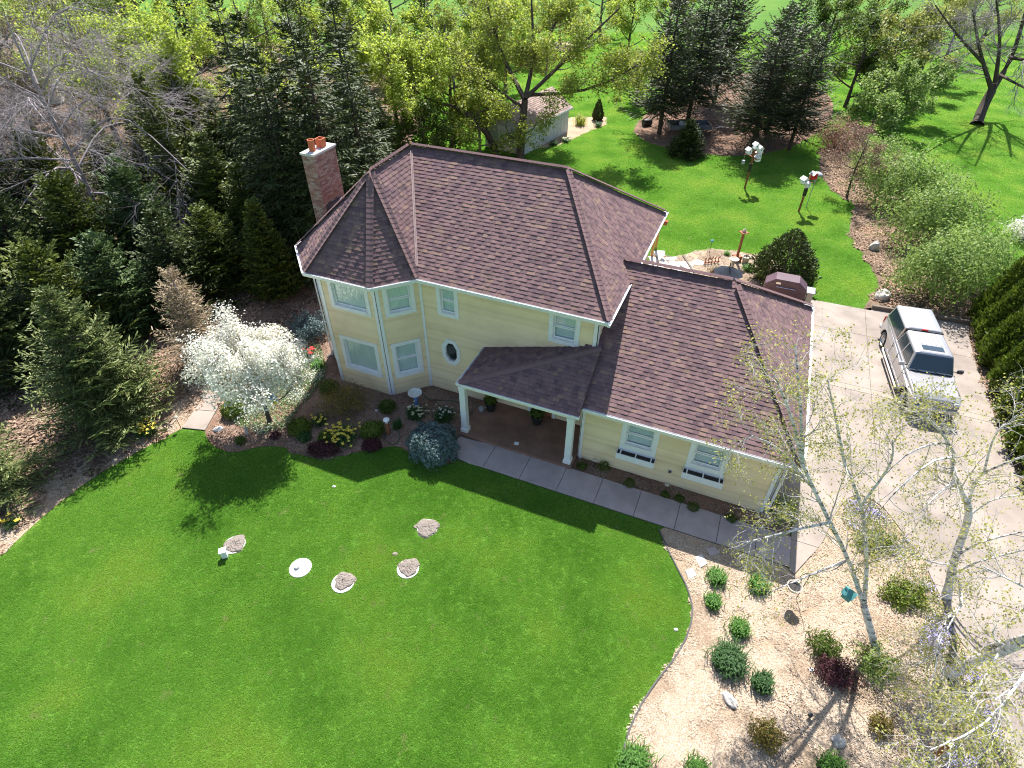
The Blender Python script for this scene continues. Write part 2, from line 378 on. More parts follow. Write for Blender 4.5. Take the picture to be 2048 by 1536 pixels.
def lawn_mat():
    m, nt, N, L, B = _nt('lawn_ground')
    g = N.new('ShaderNodeNewGeometry')
    n1 = N.new('ShaderNodeTexNoise'); n1.inputs['Scale'].default_value = 7; n1.inputs['Detail'].default_value = 10; n1.inputs['Roughness'].default_value = 0.75
    L.new(g.outputs['Position'], n1.inputs['Vector'])
    r = ramp(N, [(0.3, (0.05, 0.13, 0.014)), (0.52, (0.085, 0.19, 0.022)), (0.72, (0.13, 0.24, 0.035))]); L.new(n1.outputs['Fac'], r.inputs[0])
    n2 = N.new('ShaderNodeTexNoise'); n2.inputs['Scale'].default_value = 0.16; n2.inputs['Detail'].default_value = 5
    L.new(g.outputs['Position'], n2.inputs['Vector'])
    r2 = ramp(N, [(0.35, (0.8, 0.86, 0.8)), (0.5, (1, 1, 1)), (0.66, (1.3, 1.12, 1.2))]); L.new(n2.outputs['Fac'], r2.inputs[0])
    mx = N.new('ShaderNodeMixRGB'); mx.blend_type = 'MULTIPLY'; mx.inputs[0].default_value = 1
    L.new(r.outputs[0], mx.inputs[1]); L.new(r2.outputs[0], mx.inputs[2])
    L.new(mx.outputs[0], B.inputs['Base Color'])
    B.inputs['Roughness'].default_value = 0.9; B.inputs['Specular IOR Level'].default_value = 0.1
    n3 = N.new('ShaderNodeTexNoise'); n3.inputs['Scale'].default_value = 18; n3.inputs['Detail'].default_value = 6
    L.new(g.outputs['Position'], n3.inputs['Vector'])
    bp = N.new('ShaderNodeBump'); bp.inputs['Strength'].default_value = 0.8; bp.inputs['Distance'].default_value = 0.12
    L.new(n3.outputs['Fac'], bp.inputs['Height']); L.new(bp.outputs[0], B.inputs['Normal'])
    return m
MAT['lawn'] = lawn_mat()
def glass_mat():
    m, nt, N, L, B = _nt('window_glass')
    t = N.new('ShaderNodeBsdfTransparent'); t.inputs[0].default_value = (0.85, 0.92, 0.91, 1)
    gl = N.new('ShaderNodeBsdfGlossy'); gl.inputs['Roughness'].default_value = 0.03
    lw = N.new('ShaderNodeLayerWeight'); lw.inputs['Blend'].default_value = 0.5
    pw = N.new('ShaderNodeMath'); pw.operation = 'POWER'; pw.inputs[1].default_value = 2.5; L.new(lw.outputs['Facing'], pw.inputs[0])
    fr = N.new('ShaderNodeMath'); fr.operation = 'MULTIPLY_ADD'; fr.inputs[1].default_value = 0.6; fr.inputs[2].default_value = 0.1; L.new(pw.outputs[0], fr.inputs[0])
    mx = N.new('ShaderNodeMixShader'); L.new(fr.outputs[0], mx.inputs[0]); L.new(t.outputs[0], mx.inputs[1]); L.new(gl.outputs[0], mx.inputs[2])
    L.new(mx.outputs[0], N['Material Output'].inputs['Surface'])
    return m
MAT['glass'] = glass_mat()
MAT['carglass'] = flat('car_glass', (0.02, 0.035, 0.045), 0.06, 0.8, coat=0.5)
MAT['silver'] = flat('silver_paint', (0.46, 0.44, 0.435), 0.27, 0.5, metal=0.5, coat=0.5, var=0.03)
MAT['darktrim'] = flat('dark_trim', (0.06, 0.055, 0.06), 0.5)
MAT['tyre'] = flat('tyre_rubber', (0.022, 0.022, 0.022), 0.85)
MAT['alloy'] = flat('alloy_rim', (0.55, 0.55, 0.57), 0.35, 0.5, metal=0.7)
MAT['chrome'] = flat('chrome_tube', (0.7, 0.7, 0.72), 0.2, 0.5, metal=0.9)
MAT['lamp'] = flat('headlight_lens', (0.6, 0.62, 0.65), 0.1, 0.6, coat=0.6)
MAT['redlens'] = flat('red_lens', (0.5, 0.03, 0.02), 0.3)
MAT['wood_red'] = mat('stained_post', [(0.22, 0.075, 0.035), (0.32, 0.12, 0.055)], 5, 6, 0.75, 0.3, 20, coord='obj', stretch=(3, 3, 0.4))
MAT['wood_orange'] = mat('cedar_post', [(0.42, 0.2, 0.075), (0.52, 0.27, 0.11)], 5, 6, 0.75, 0.3, 20, coord='obj', stretch=(3, 3, 0.4))
MAT['timber'] = mat('weathered_timber', [(0.12, 0.095, 0.075), (0.2, 0.165, 0.135)], 5, 6, 0.9, 0.4, 20, coord='obj')
MAT['maroon'] = mat('maroon_cover', [(0.075, 0.04, 0.055), (0.11, 0.06, 0.08)], 2, 4, 0.5, 0.15, 8, 0.4, coord='obj')
MAT['grey'] = flat('grey_plastic', (0.33, 0.34, 0.36), 0.6)
MAT['darkgrey'] = flat('dark_canvas', (0.03, 0.036, 0.046), 1.0, 0.03)
MAT['trailer'] = flat('trailer_grey', (0.16, 0.17, 0.2), 0.5)
MAT['stone_bath'] = flat('cast_stone', (0.42, 0.37, 0.3), 0.85)
MAT['blue'] = flat('blue_glaze', (0.12, 0.22, 0.5), 0.35)
MAT['bluebarrel'] = flat('blue_plastic', (0.03, 0.12, 0.4), 0.5)
MAT['teal'] = flat('teal_metal', (0.07, 0.25, 0.25), 0.6)
MAT['rust'] = flat('rusted_iron', (0.24, 0.075, 0.035), 0.9)
MAT['shed_wall'] = mat('shed_wall', [(0.5, 0.52, 0.55), (0.58, 0.6, 0.63)], 2, 4, 0.7, 0.1, 30, coord='obj')
MAT['shed_roof'] = leafmat('shed_shingle', [(0.32, 0.23, 0.2), (0.4, 0.29, 0.25), (0.28, 0.2, 0.18), (0.36, 0.27, 0.24)], trans=0, rough=0.95, interp='CONSTANT')
MAT['hose'] = flat('hose_green', (0.03, 0.09, 0.06), 0.5)
MAT['edging'] = flat('lawn_edging', (0.1, 0.095, 0.09), 0.7)
MAT['paper'] = mat('printed_page', [(0.3, (0.75, 0.74, 0.7)), (0.55, (0.7, 0.68, 0.64)), (0.6, (0.55, 0.25, 0.18)), (0.7, (0.25, 0.3, 0.5))], 9, 2, 0.6, 0.05, 20, coord='obj')

# ------------------------------------------------------------------ scatter of tufts and chips (stuff nobody could count)
def strips(P, D, Wd, N):
    """diamond leaves: centre P, half-length vector D, half-width vector Wd"""
    n = len(P)
    V = np.empty((n, 4, 3)); V[:, 0] = P - D; V[:, 1] = P + Wd; V[:, 2] = P + D; V[:, 3] = P - Wd
    return V.reshape(-1, 3), np.arange(n * 4).reshape(-1, 4)

def nrm(a): return a / np.maximum(np.linalg.norm(a, axis=-1, keepdims=True), 1e-9)

def grass_patch(n, rad, h, w, seed):
    r = np.random.default_rng(seed)
    a = r.uniform(0, 2 * PI, n); q = rad * np.sqrt(r.uniform(0, 1, n))
    base = np.stack([q * np.cos(a), q * np.sin(a), np.zeros(n)], 1)
    b = r.uniform(0, 2 * PI, n)
    side = np.stack([np.cos(b), np.sin(b), np.zeros(n)], 1) * (w / 2)
    c = r.uniform(0, 2 * PI, n); ln = r.uniform(0.2, 1.3, n) * h
    tip = base + np.stack([ln * np.cos(c), ln * np.sin(c), h * r.uniform(0.55, 1.1, n)], 1)
    V = np.stack([base - side, base + side, tip], 1).reshape(-1, 3)
    return V, np.arange(n * 3).reshape(-1, 3)

def chip_patch(n, rad, l, w, seed, lift=0.025):
    r = np.random.default_rng(seed)
    a = r.uniform(0, 2 * PI, n); q = rad * np.sqrt(r.uniform(0, 1, n))
    P = np.stack([q * np.cos(a), q * np.sin(a), r.uniform(0.006, lift, n)], 1)
    b = r.uniform(0, 2 * PI, n)
    D = np.stack([np.cos(b), np.sin(b), r.normal(0, 0.25, n)], 1) * (l * r.uniform(0.4, 1.1, n) / 2)[:, None]
    W = np.stack([-np.sin(b), np.cos(b), r.normal(0, 0.3, n)], 1) * (w * r.uniform(0.6, 1.3, n) / 2)[:, None]
    V = np.empty((n, 4, 3)); V[:, 0] = P - D - W; V[:, 1] = P + D - W * 0.8; V[:, 2] = P + D * 0.9 + W; V[:, 3] = P - D + W * 0.9
    return V.reshape(-1, 3), np.arange(n * 4).reshape(-1, 4)

def inside(poly, X, Y):
    poly = np.asarray(poly, float)[:, :2]
    x0, y0 = poly[:, 0], poly[:, 1]; x1, y1 = np.roll(x0, -1), np.roll(y0, -1)
    ins = np.zeros(len(X), bool)
    for a, b, c, d in zip(x0, y0, x1, y1):
        if b == d: continue
        t = ((b > Y) != (d > Y)) & (X < (c - a) * (Y - b) / (d - b) + a)
        ins ^= t
    return ins

def scatter(name, pts, rot, scl, patch_me, kind='stuff'):
    me = bpy.data.meshes.new(name)
    me.vertices.add(len(pts)); me.vertices.foreach_set('co', np.ascontiguousarray(pts, np.float32).ravel())
    at = me.attributes.new('turn', 'FLOAT_VECTOR', 'POINT')
    rv = np.zeros((len(pts), 3), np.float32); rv[:, 2] = rot; at.data.foreach_set('vector', rv.ravel())
    a2 = me.attributes.new('size', 'FLOAT', 'POINT'); a2.data.foreach_set('value', np.ascontiguousarray(scl, np.float32))
    me.update()
    o = link(bpy.data.objects.new(name, me)); o['kind'] = kind
    src = bpy.data.objects.new(name + '_tuft', patch_me)
    ng = bpy.data.node_groups.new(name + '_nodes', 'GeometryNodeTree')
    ng.interface.new_socket('Geometry', in_out='INPUT', socket_type='NodeSocketGeometry')
    ng.interface.new_socket('Geometry', in_out='OUTPUT', socket_type='NodeSocketGeometry')
    N, L = ng.nodes, ng.links
    gi, go = N.new('NodeGroupInput'), N.new('NodeGroupOutput')
    ip = N.new('GeometryNodeInstanceOnPoints'); oi = N.new('GeometryNodeObjectInfo')
    oi.inputs['Object'].default_value = src
    na = N.new('GeometryNodeInputNamedAttribute'); na.data_type = 'FLOAT_VECTOR'; na.inputs['Name'].default_value = 'turn'
    nb = N.new('GeometryNodeInputNamedAttribute'); nb.data_type = 'FLOAT'; nb.inputs['Name'].default_value = 'size'
    er = N.new('FunctionNodeEulerToRotation')
    L.new(gi.outputs[0], ip.inputs['Points']); L.new(oi.outputs['Geometry'], ip.inputs['Instance'])
    L.new(na.outputs['Attribute'], er.inputs[0]); L.new(er.outputs[0], ip.inputs['Rotation'])
    L.new(nb.outputs['Attribute'], ip.inputs['Scale']); L.new(ip.outputs[0], go.inputs[0])
    md = o.modifiers.new('tufts', 'NODES'); md.node_group = ng
    return o

def smooth(pts, k=6):
    P = [np.asarray(p, float) for p in pts]; out = []
    for i in range(len(P) - 1):
        p0, p1, p2, p3 = P[max(i - 1, 0)], P[i], P[i + 1], P[min(i + 2, len(P) - 1)]
        for j in range(k):
            t = j / k
            out.append(0.5 * ((2 * p1) + (-p0 + p2) * t + (2 * p0 - 5 * p1 + 4 * p2 - p3) * t * t + (-p0 + 3 * p1 - 3 * p2 + p3) * t ** 3))
    out.append(P[-1]); return out

def GP(px): return [G(*p)[:2] for p in px]
def HP(uv): return [HW(*p)[:2] for p in uv]

def sheet(name, poly, z, m, kind='structure'):
    me = bpy.data.meshes.new(name)
    bm = bmesh.new()
    f = bm.faces.new([bm.verts.new((float(p[0]), float(p[1]), z)) for p in poly])
    if f.calc_area() and f.normal.z < 0: f.normal_flip()
    bmesh.ops.triangulate(bm, faces=bm.faces)
    for f in bm.faces:
        if f.normal.z < 0: f.normal_flip()
    bm.to_mesh(me); bm.free(); me.materials.append(m)
    o = link(bpy.data.objects.new(name, me)); o['kind'] = kind
    return o

# ------------------------------------------------------------------ ground
b_ = MB(); b_.add([(-900, -400, 0), (900, -400, 0), (900, 1600, 0), (-900, 1600, 0)], [(0, 1, 2, 3)])
b_.build('lawn', MAT['lawn'])['kind'] = 'structure'

E1 = smooth(GP([(-300, 1365), (-120, 1208), (0, 1112), (60, 1057), (120, 1005), (200, 947), (290, 896), (335, 872), (366, 857)]))
E2 = smooth(GP([(409, 861), (416, 880), (432, 894), (470, 904), (520, 894), (565, 895), (600, 910), (650, 917), (700, 908), (745, 900), (790, 893), (815, 903), (840, 918), (872, 926), (905, 927)]))
E4 = smooth(GP([(1318, 1060), (1335, 1098), (1355, 1138), (1372, 1172), (1383, 1208), (1383, 1240), (1370, 1280), (1345, 1322), (1310, 1367), (1277, 1420), (1252, 1480), (1243, 1536), (1238, 1620), (1236, 1720)]))
E5 = smooth(GP([(2080, 1720), (2030, 1536), (2012, 1490), (1990, 1430), (1970, 1375), (1945, 1318), (1915, 1275), (1890, 1215), (1865, 1165), (1840, 1112), (1800, 1060), (1760, 1012), (1720, 992), (1690, 1003), (1665, 1040), (1645, 1085), (1615, 1120), (1588, 1150)]))
P_WOOD = E1 + GP([(409, 861)]) + HP([(-5, -2), (-5, 8.4), (-4, 12)]) + GP([(800, 322), (845, 245), (770, 150), (560, 85), (0, 72), (-700, 95)]) + [np.array([-75., 20.]), np.array([-60., 3.])]
P_BED = E2 + HP([(2.45, -3.0), (2.45, -2.3), (2.45, 0), (0, 0), (-1.21, -1.21), (-3.72, -1.21), (-5.03, 0.1), (-5.03, 3.2)]) + GP([(612, 600), (560, 690), (490, 750), (455, 790)])
P_RBED = E4 + E5 + HP([(14.6, -3.42), (10.75, -3.42)])
P_GBED = HP([(6.98, -2.18), (14.62, -2.18), (14.62, -1.0), (13.7, -1.0), (13.7, -1.49), (7.1, -1.49), (6.98, -1.49)])
P_WALK = HP([(2.45, -2.2), (14.65, -2.2), (14.65, -3.42), (2.5, -3.42)])
P_DRIVE = HP([(14.65, -3.5), (14.65, -0.9), (13.74, -0.9), (13.74, 8.0)]) + GP([(1604, 597), (1740, 622), (1762, 615), (1937, 652), (1937, 676), (1953, 738), (1970, 776), (1998, 868), (2048, 985), (2130, 1140), (2300, 1420), (2560, 1720)]) + E5
E6 = smooth(GP([(1302, 500), (1322, 509), (1345, 513), (1367, 510), (1397, 501), (1430, 499), (1470, 503), (1505, 509), (1550, 522), (1592, 555), (1602, 578), (1604, 597)]))
P_PATIO = E6 + HP([(13.7, 8.0), (13.7, 7.4), (6.9, 7.4), (6.9, 8.2)])
P_PINE = smooth(GP([(1266, 264), (1295, 284), (1335, 296), (1400, 306), (1462, 312), (1530, 308), (1590, 290), (1640, 262), (1665, 225), (1650, 185), (1560, 150), (1440, 150), (1340, 190), (1280, 240), (1266, 264)]))[:-1]
P_RIGHT = smooth(GP([(1640, 300), (1640, 345), (1668, 383), (1708, 410), (1702, 440), (1700, 470), (1718, 500), (1745, 540), (1756, 575), (1738, 600), (1726, 618)])) + GP([(1762, 613), (1937, 650), (1937, 676), (1953, 738), (1970, 776), (1998, 868), (2048, 985), (2130, 1140), (2300, 1300), (2200, 900), (2040, 640), (1975, 575), (1920, 500), (1850, 400), (1790, 330), (1730, 285), (1680, 280)])
P_SHED = GP([(1069, 299), (1119, 291), (1176, 264), (1214, 249), (1213, 234), (1144, 234), (1100, 250), (1048, 300)])
OVER = [P_WOOD, P_BED, P_RBED, P_GBED, P_WALK, P_DRIVE, P_PATIO, P_PINE, P_RIGHT, P_SHED]
sheet('woodland_floor', P_WOOD, 0.004, MAT['litter'])
sheet('front_mulch_bed', P_BED, 0.012, MAT['mulch_red'])
sheet('birch_mulch_bed', P_RBED, 0.008, MAT['mulch'])
sheet('garage_mulch_bed', P_GBED, 0.012, MAT['mulch_red'])
sheet('patio_mulch_bed', P_PATIO, 0.008, MAT['mulch'])
sheet('pine_mulch_bed', P_PINE, 0.008, MAT['mulch_red'])
sheet('lilac_mulch_bed', P_RIGHT, 0.010, MAT['litter'])
sheet('shed_mulch_bed', P_SHED, 0.008, MAT['mulch'])

SEPTIC = [(855, 1056, 24), (469, 1090, 24), (601, 1136, 25), (686, 1166, 24), (816, 1138, 23)]
def rnd(x0, x1, y0, y1, n): return rng.uniform(x0, x1, n), rng.uniform(y0, y1, n)
def in_frame(X, Y, margin=120):
    d = np.stack([X, Y, np.full_like(X, -CAM_H)], 1)
    z = d @ _fw; x = 1024 + F_PX * (d @ _r2) / z; y = 768 - F_PX * (d @ _u2) / z
    return (z > 0) & (x > -margin) & (x < 2048 + margin) & (y > -margin) & (y < 1536 + margin)
def lawn_pts(x0, x1, y0, y1, n, soft=0.0):
    g = math.sqrt((x1 - x0) * (y1 - y0) / n)
    X, Y = np.meshgrid(np.arange(x0, x1, g), np.arange(y0, y1, g)); X, Y = X.ravel(), Y.ravel()
    X = X + rng.uniform(-.45, .45, len(X)) * g; Y = Y + rng.uniform(-.45, .45, len(Y)) * g
    k = in_frame(X, Y)
    for p in OVER:
        for ox, oy in ((soft, 0), (-soft, 0), (0, soft), (0, -soft), (0, 0)): k &= ~inside(p, X + ox, Y + oy)
    k &= ~inside(HP([(-5.4, -0.1), (14, -0.1), (14, 8.5), (-5.4, 8.5)]), X, Y)
    for px, py, r in SEPTIC:
        c = G(px, py); k &= (X - c[0]) ** 2 + (Y - c[1]) ** 2 > 0.40 ** 2
    return np.stack([X[k], Y[k], np.zeros(k.sum())], 1)
p1 = lawn_pts(-20, 12, 3.5, 19, 20000, 0.13)
V, F = grass_patch(210, 0.17, 0.042, 0.014, 3)
scatter('grass', p1, rng.uniform(0, 6.28, len(p1)), rng.uniform(0.7, 1.15, len(p1)), npdata('grass_tuft', V, F, MAT['grass']))
p2 = lawn_pts(-12, 48, 21, 62, 17000, 0.25)
V, F = grass_patch(420, 0.42, 0.055, 0.02, 4)
scatter('grass_behind', p2, rng.uniform(0, 6.28, len(p2)), rng.uniform(0.8, 1.2, len(p2)), npdata('grass_tuft_wide', V, F, MAT['grass']))
p3 = lawn_pts(-45, 85, 62, 100, 9000, 0.5)
V, F = grass_patch(420, 0.8, 0.07, 0.04, 8)
scatter('grass_far', p3, rng.uniform(0, 6.28, len(p3)), rng.uniform(0.8, 1.2, len(p3)), npdata('grass_tuft_far', V, F, MAT['grass']))

def poly_pts(poly, dens, avoid=()):
    P = np.asarray([p[:2] for p in poly]); x0, y0 = P.min(0); x1, y1 = P.max(0)
    x0, x1, y0, y1 = max(x0, -45), min(x1, 60), max(y0, 3), min(y1, 75)
    n = int((x1 - x0) * (y1 - y0) * dens)
    X, Y = rnd(x0, x1, y0, y1, n)
    k = in_frame(X, Y)
    for ox, oy in ((0, 0), (.2, 0), (-.2, 0), (0, .2), (0, -.2)): k &= inside(poly, X + ox, Y + oy)
    for a in avoid: k &= ~inside(a, X, Y)
    return np.stack([X[k], Y[k], np.full(k.sum(), 0.01)], 1)
def chips(name, poly, dens, me, avoid=(), s=(0.8, 1.2), shrink=True):
    p = poly_pts(poly, dens, avoid)
    return scatter(name, p, rng.uniform(0, 6.28, len(p)), rng.uniform(s[0], s[1], len(p)), me)
P_HOUSE = HP([(-5.1, 0), (7.0, 0), (7.0, -1.6), (13.8, -1.6), (13.8, 7.5), (-5.1, 8.4)])
P_PATH = GP([(364, 857), (411, 862), (452, 789), (413, 787)])
V, F = chip_patch(330, 0.28, 0.06, 0.018, 5); me_pale = npdata('pale_chip_tuft', V, F, MAT['chip_pale'])
V, F = chip_patch(260, 0.28, 0.06, 0.022, 6); me_red = npdata('red_chip_tuft', V, F, MAT['chip_red'])
V, F = chip_patch(150, 0.42, 0.12, 0.06, 7, 0.05); me_lit = npdata('dry_leaf_tuft', V, F, MAT['chip_litter'])
chips('wood_chips', P_RBED, 12, me_pale)
chips('wood_chips_patio', P_PATIO, 9, me_pale)
chips('wood_chips_front', P_BED, 12, me_red, [P_HOUSE])
chips('wood_chips_garage', P_GBED, 14, me_red)
chips('wood_chips_pines', P_PINE, 4, me_red)
chips('dry_leaves_woods', P_WOOD, 2.6, me_lit, [P_PATH, P_BED])
chips('dry_leaves_lilacs', P_RIGHT, 4, me_lit)
# the pale chip band that runs along the lawn edge on the woods side
P_BAND = E1 + GP([(409, 861), (452, 789), (478, 728), (380, 735), (330, 780), (245, 840), (160, 893), (50, 970), (-50, 1045), (-250, 1200)])
sheet('chip_path', P_BAND, 0.008, MAT['mulch'])
chips('wood_chips_path', P_BAND, 12, me_pale, [P_PATH])

# ------------------------------------------------------------------ pavings, slab by slab
def clip(poly, a, b, c):
    """keep a*x+b*y>=c"""
    out = []
    for i in range(len(poly)):
        p, q = poly[i], poly[(i + 1) % len(poly)]
        dp, dq = a * p[0] + b * p[1] - c, a * q[0] + b * q[1] - c
        if dp >= 0: out.append(p)
        if (dp >= 0) != (dq >= 0):
            t = dp / (dp - dq); out.append((p[0] + t * (q[0] - p[0]), p[1] + t * (q[1] - p[1])))
    return out
def inset(poly, d):
    P = [np.asarray(p[:2], float) for p in poly]; n = len(P); A = sum(P[i][0] * P[(i + 1) % n][1] - P[(i + 1) % n][0] * P[i][1] for i in range(n))
    if A < 0: P = P[::-1]
    out = []
    for i in range(n):
        a, b, c = P[i - 1], P[i], P[(i + 1) % n]
        e1, e2 = (b - a) / (np.linalg.norm(b - a) + 1e-9), (c - b) / (np.linalg.norm(c - b) + 1e-9)
        n1, n2 = np.array([-e1[1], e1[0]]), np.array([-e2[1], e2[0]])
        m = n1 + n2; m = m / max(np.dot(m, m) / 2, 0.25)
        out.append(b + m * d)
    return out
def slab(name, poly, z0, z1, m, parent, d=0.008, ch=0.008):
    P = inset(poly, d); Q = inset(P, ch)
    mb = MB(); n = len(P)
    vs = [(p[0], p[1], z0) for p in P] + [(p[0], p[1], z1 - ch) for p in P] + [(p[0], p[1], z1) for p in Q]
    fs = [tuple(range(2 * n, 3 * n))] + [(k * n + i, k * n + (i + 1) % n, (k + 1) * n + (i + 1) % n, (k + 1) * n + i) for k in (0, 1) for i in range(n)]
    mb.add(vs, fs); return mb.build(name, m, parent)

walk = sheet('front_walk', P_WALK, 0.016, MAT['joint'])
js = [4.03, 5.46, 6.88, 8.26, 9.66, 11.04, 12.40, 13.6, 14.66]
slab('slab', HP([(4.03, -2.2), (4.03, -3.41), (3.45, -3.44), (3.0, -3.36), (2.68, -3.15), (2.52, -2.85), (2.5, -2.5), (2.58, -2.31), (3.0, -2.31)]), 0.01, 0.06, MAT['walk'], walk)
for a, b in zip(js[:-1], js[1:]):
    slab('slab', HP([(a, -2.2), (b, -2.2), (b, -3.41), (a, -3.41)]), 0.01, 0.06, MAT['walk'], walk)
path = sheet('garden_path', P_PATH, 0.02, MAT['joint'])
A_, B_, C_, D_ = P_PATH
q0, q1 = A_ * 0.5 + D_ * 0.5, B_ * 0.5 + C_ * 0.5
slab('slab', [A_, B_, q1, q0], 0.012, 0.05, MAT['concrete'], path)
slab('slab', [q0, q1, C_, D_], 0.012, 0.05, MAT['concrete'], path)

drive = sheet('driveway', P_DRIVE, 0.012, MAT['joint'])
vj = toH(G(1619, 757))[1]
bm = bmesh.new(); bm.faces.new([bm.verts.new((p[0], p[1], 0)) for p in P_DRIVE])
def cut(u0, v0, nu, nv):
    a_, b2_ = HW(u0, v0), HW(u0 + nu, v0 + nv)
    bmesh.ops.bisect_plane(bm, geom=bm.verts[:] + bm.edges[:] + bm.faces[:], plane_co=(a_[0], a_[1], 0), plane_no=(b2_[0] - a_[0], b2_[1] - a_[1], 0))
for v_ in (-18, -14.5, -11.2, -8.0, -5.0, -2.3, vj - 0.18, vj + 0.18, vj + 4.4): cut(0, v_, 0, 1)
cut(17.4, 0, 1, 0)
for f in bm.faces:
    W = [np.array([v.co.x, v.co.y]) for v in f.verts]
    W = [p for k, p in enumerate(W) if np.linalg.norm(p - W[k - 1]) > 0.02]
    cv = toH(np.mean(W, 0))[1]; band = abs(cv - vj) < 0.17
    slab('slab', W, 0.012, 0.05 + (0.002 if band else 0), MAT['concrete_band'] if band else MAT['concrete'], drive, 0.006, 0.005)
bm.free()
eb = E5[6:36]
cen = G(2048, 1250)[:2]
for i in range(0, len(eb) - 3, 3):
    a_, b2_ = np.asarray(eb[i]), np.asarray(eb[i + 3]); t_ = nrm(b2_ - a_); n_ = np.array([t_[1], -t_[0]])
    if (cen - a_) @ n_ < 0: n_ = -n_
    slab('edge_band', [a_, b2_, b2_ + n_ * .27, a_ + n_ * .27], .012, .057, MAT['concrete_band'], drive, .002, .004)
# flagstones of the patio
patio = sheet('patio', GP([(1303, 502), (1322, 509), (1345, 513), (1364, 512), (1384, 541), (1404, 575), (1418, 600), (1340, 620), (1285, 560)]), 0.012, MAT['joint'])
pp = [np.asarray(p) for p in GP([(1303, 502), (1345, 513), (1364, 512), (1384, 541), (1404, 575), (1418, 600), (1340, 620), (1285, 560)])]
cx = np.mean(pp, 0); c0, c1 = np.min(pp, 0), np.max(pp, 0)
def jit(i, j):
    r = np.random.default_rng(i * 97 + j * 31 + 5); return c0 + np.array([i * 0.62, j * 0.62]) + r.uniform(-0.2, 0.2, 2)
for i in range(int((c1[0] - c0[0]) / 0.62) + 1):
    for j in range(int((c1[1] - c0[1]) / 0.62) + 1):
        q = [jit(i, j), jit(i + 1, j), jit(i + 1, j + 1), jit(i, j + 1)]
        m = np.mean(q, 0)
        if inside(pp, np.array([m[0]]), np.array([m[1]]))[0]:
            r = np.random.default_rng(i * 7 + j)
            q2 = []
            for k in range(4):
                q2 += [q[k] * 0.86 + q[(k + 1) % 4] * 0.14, q[k] * 0.3 + q[(k + 1) % 4] * 0.7 + r.uniform(-0.03, 0.03, 2)]
            slab('flagstone', q2, 0.01, 0.04, MAT['flag'], patio, 0.02, 0.006)
# the patio's timber edge
e = GP([(1366, 513), (1404, 572)])
mb = MB(); d_ = nrm(e[1] - e[0]); n_ = np.array([-d_[1], d_[0]]) * 0.05
mb.prism([e[0] - n_, e[1] - n_, e[1] + n_, e[0] + n_], 0.01, 0.1)
mb.build('patio_edging', MAT['timber'], patio)
# lawn edging by the birch bed and the round beds
mb = MB()
mb.tube([(p[0], p[1], 0.03) for p in E4[:-6]], 0.025, 5)
tag(mb.build('lawn_edging', MAT['edging']), 'dark strip edging between the front lawn and the pale chip bed', 'edging')

# ------------------------------------------------------------------ the house
house = thing('house', 'two-storey cream house with brown shingle roof, turret bay and attached garage', 'house', (HX, HY, 0), PSI)
ZE, ZR, ZG, ZGR = 5.484, 8.539, 2.894, 5.921
W_CORN = {'a': (0, 0), 'b': (-1.21, -1.21), 'c': (-3.72, -1.21), 'd': (-5.03, 0.10), 'e': (-5.03, 8.35), 'f': (6.94, 8.35), 'g': (6.94, 0)}

def wall(p, q, z0, z1, holes=(), name='wall', row=0.125):
    """lapped clapboards from p to q (outside on the right hand); holes = (s0, s1, z0, z1)"""
    p, q = np.array(p, float), np.array(q, float)
    L = np.linalg.norm(q - p); d = (q - p) / L; n = np.array([d[1], -d[0]])
    zs = sorted(set([round(z, 4) for z in np.arange(z0, z1, row)] + [z1] + [z for h in holes for z in (h[2], h[3]) if z0 < z < z1]))
    zs = [z for i, z in enumerate(zs) if i == 0 or z - zs[i - 1] > 0.004]
    mb = MB()
    def pt(s, o, z): w = p + d * s + n * o; return (w[0], w[1], z)
    for a, b in zip(zs[:-1], zs[1:]):
        mid = (a + b) / 2; k = math.floor((mid - z0) / row + 1e-6); ra = z0 + k * row
        oa, ob_ = (0.034 - 0.03 * (z - ra) / row for z in (a, b))
        segs = [(0, L)]
        for h in holes:
            if h[2] < mid < h[3]:
                segs = [x for s in segs for x in ((s[0], min(s[1], h[0])), (max(s[0], h[1]), s[1])) if x[1] - x[0] > 1e-3]
        for s0, s1 in segs:
            if abs(a - ra) < 0.003: mb.add([pt(s0, 0.002, a), pt(s1, 0.002, a), pt(s0, oa, a), pt(s1, oa, a), pt(s0, ob_, b), pt(s1, ob_, b)], [(0, 1, 3, 2), (2, 3, 5, 4)])
            else: mb.add([pt(s0, oa, a), pt(s1, oa, a), pt(s0, ob_, b), pt(s1, ob_, b)], [(0, 1, 3, 2)])
    return mb.build(name, MAT['siding'], house)

def frame_T(p, q):
    p, q = np.array(p, float), np.array(q, float)
    d = (q - p) / np.linalg.norm(q - p); n = np.array([d[1], -d[0]])
    return lambda s: (p[0] + d[0] * s[0] + n[0] * s[1], p[1] + d[1] * s[0] + n[1] * s[1], s[2])

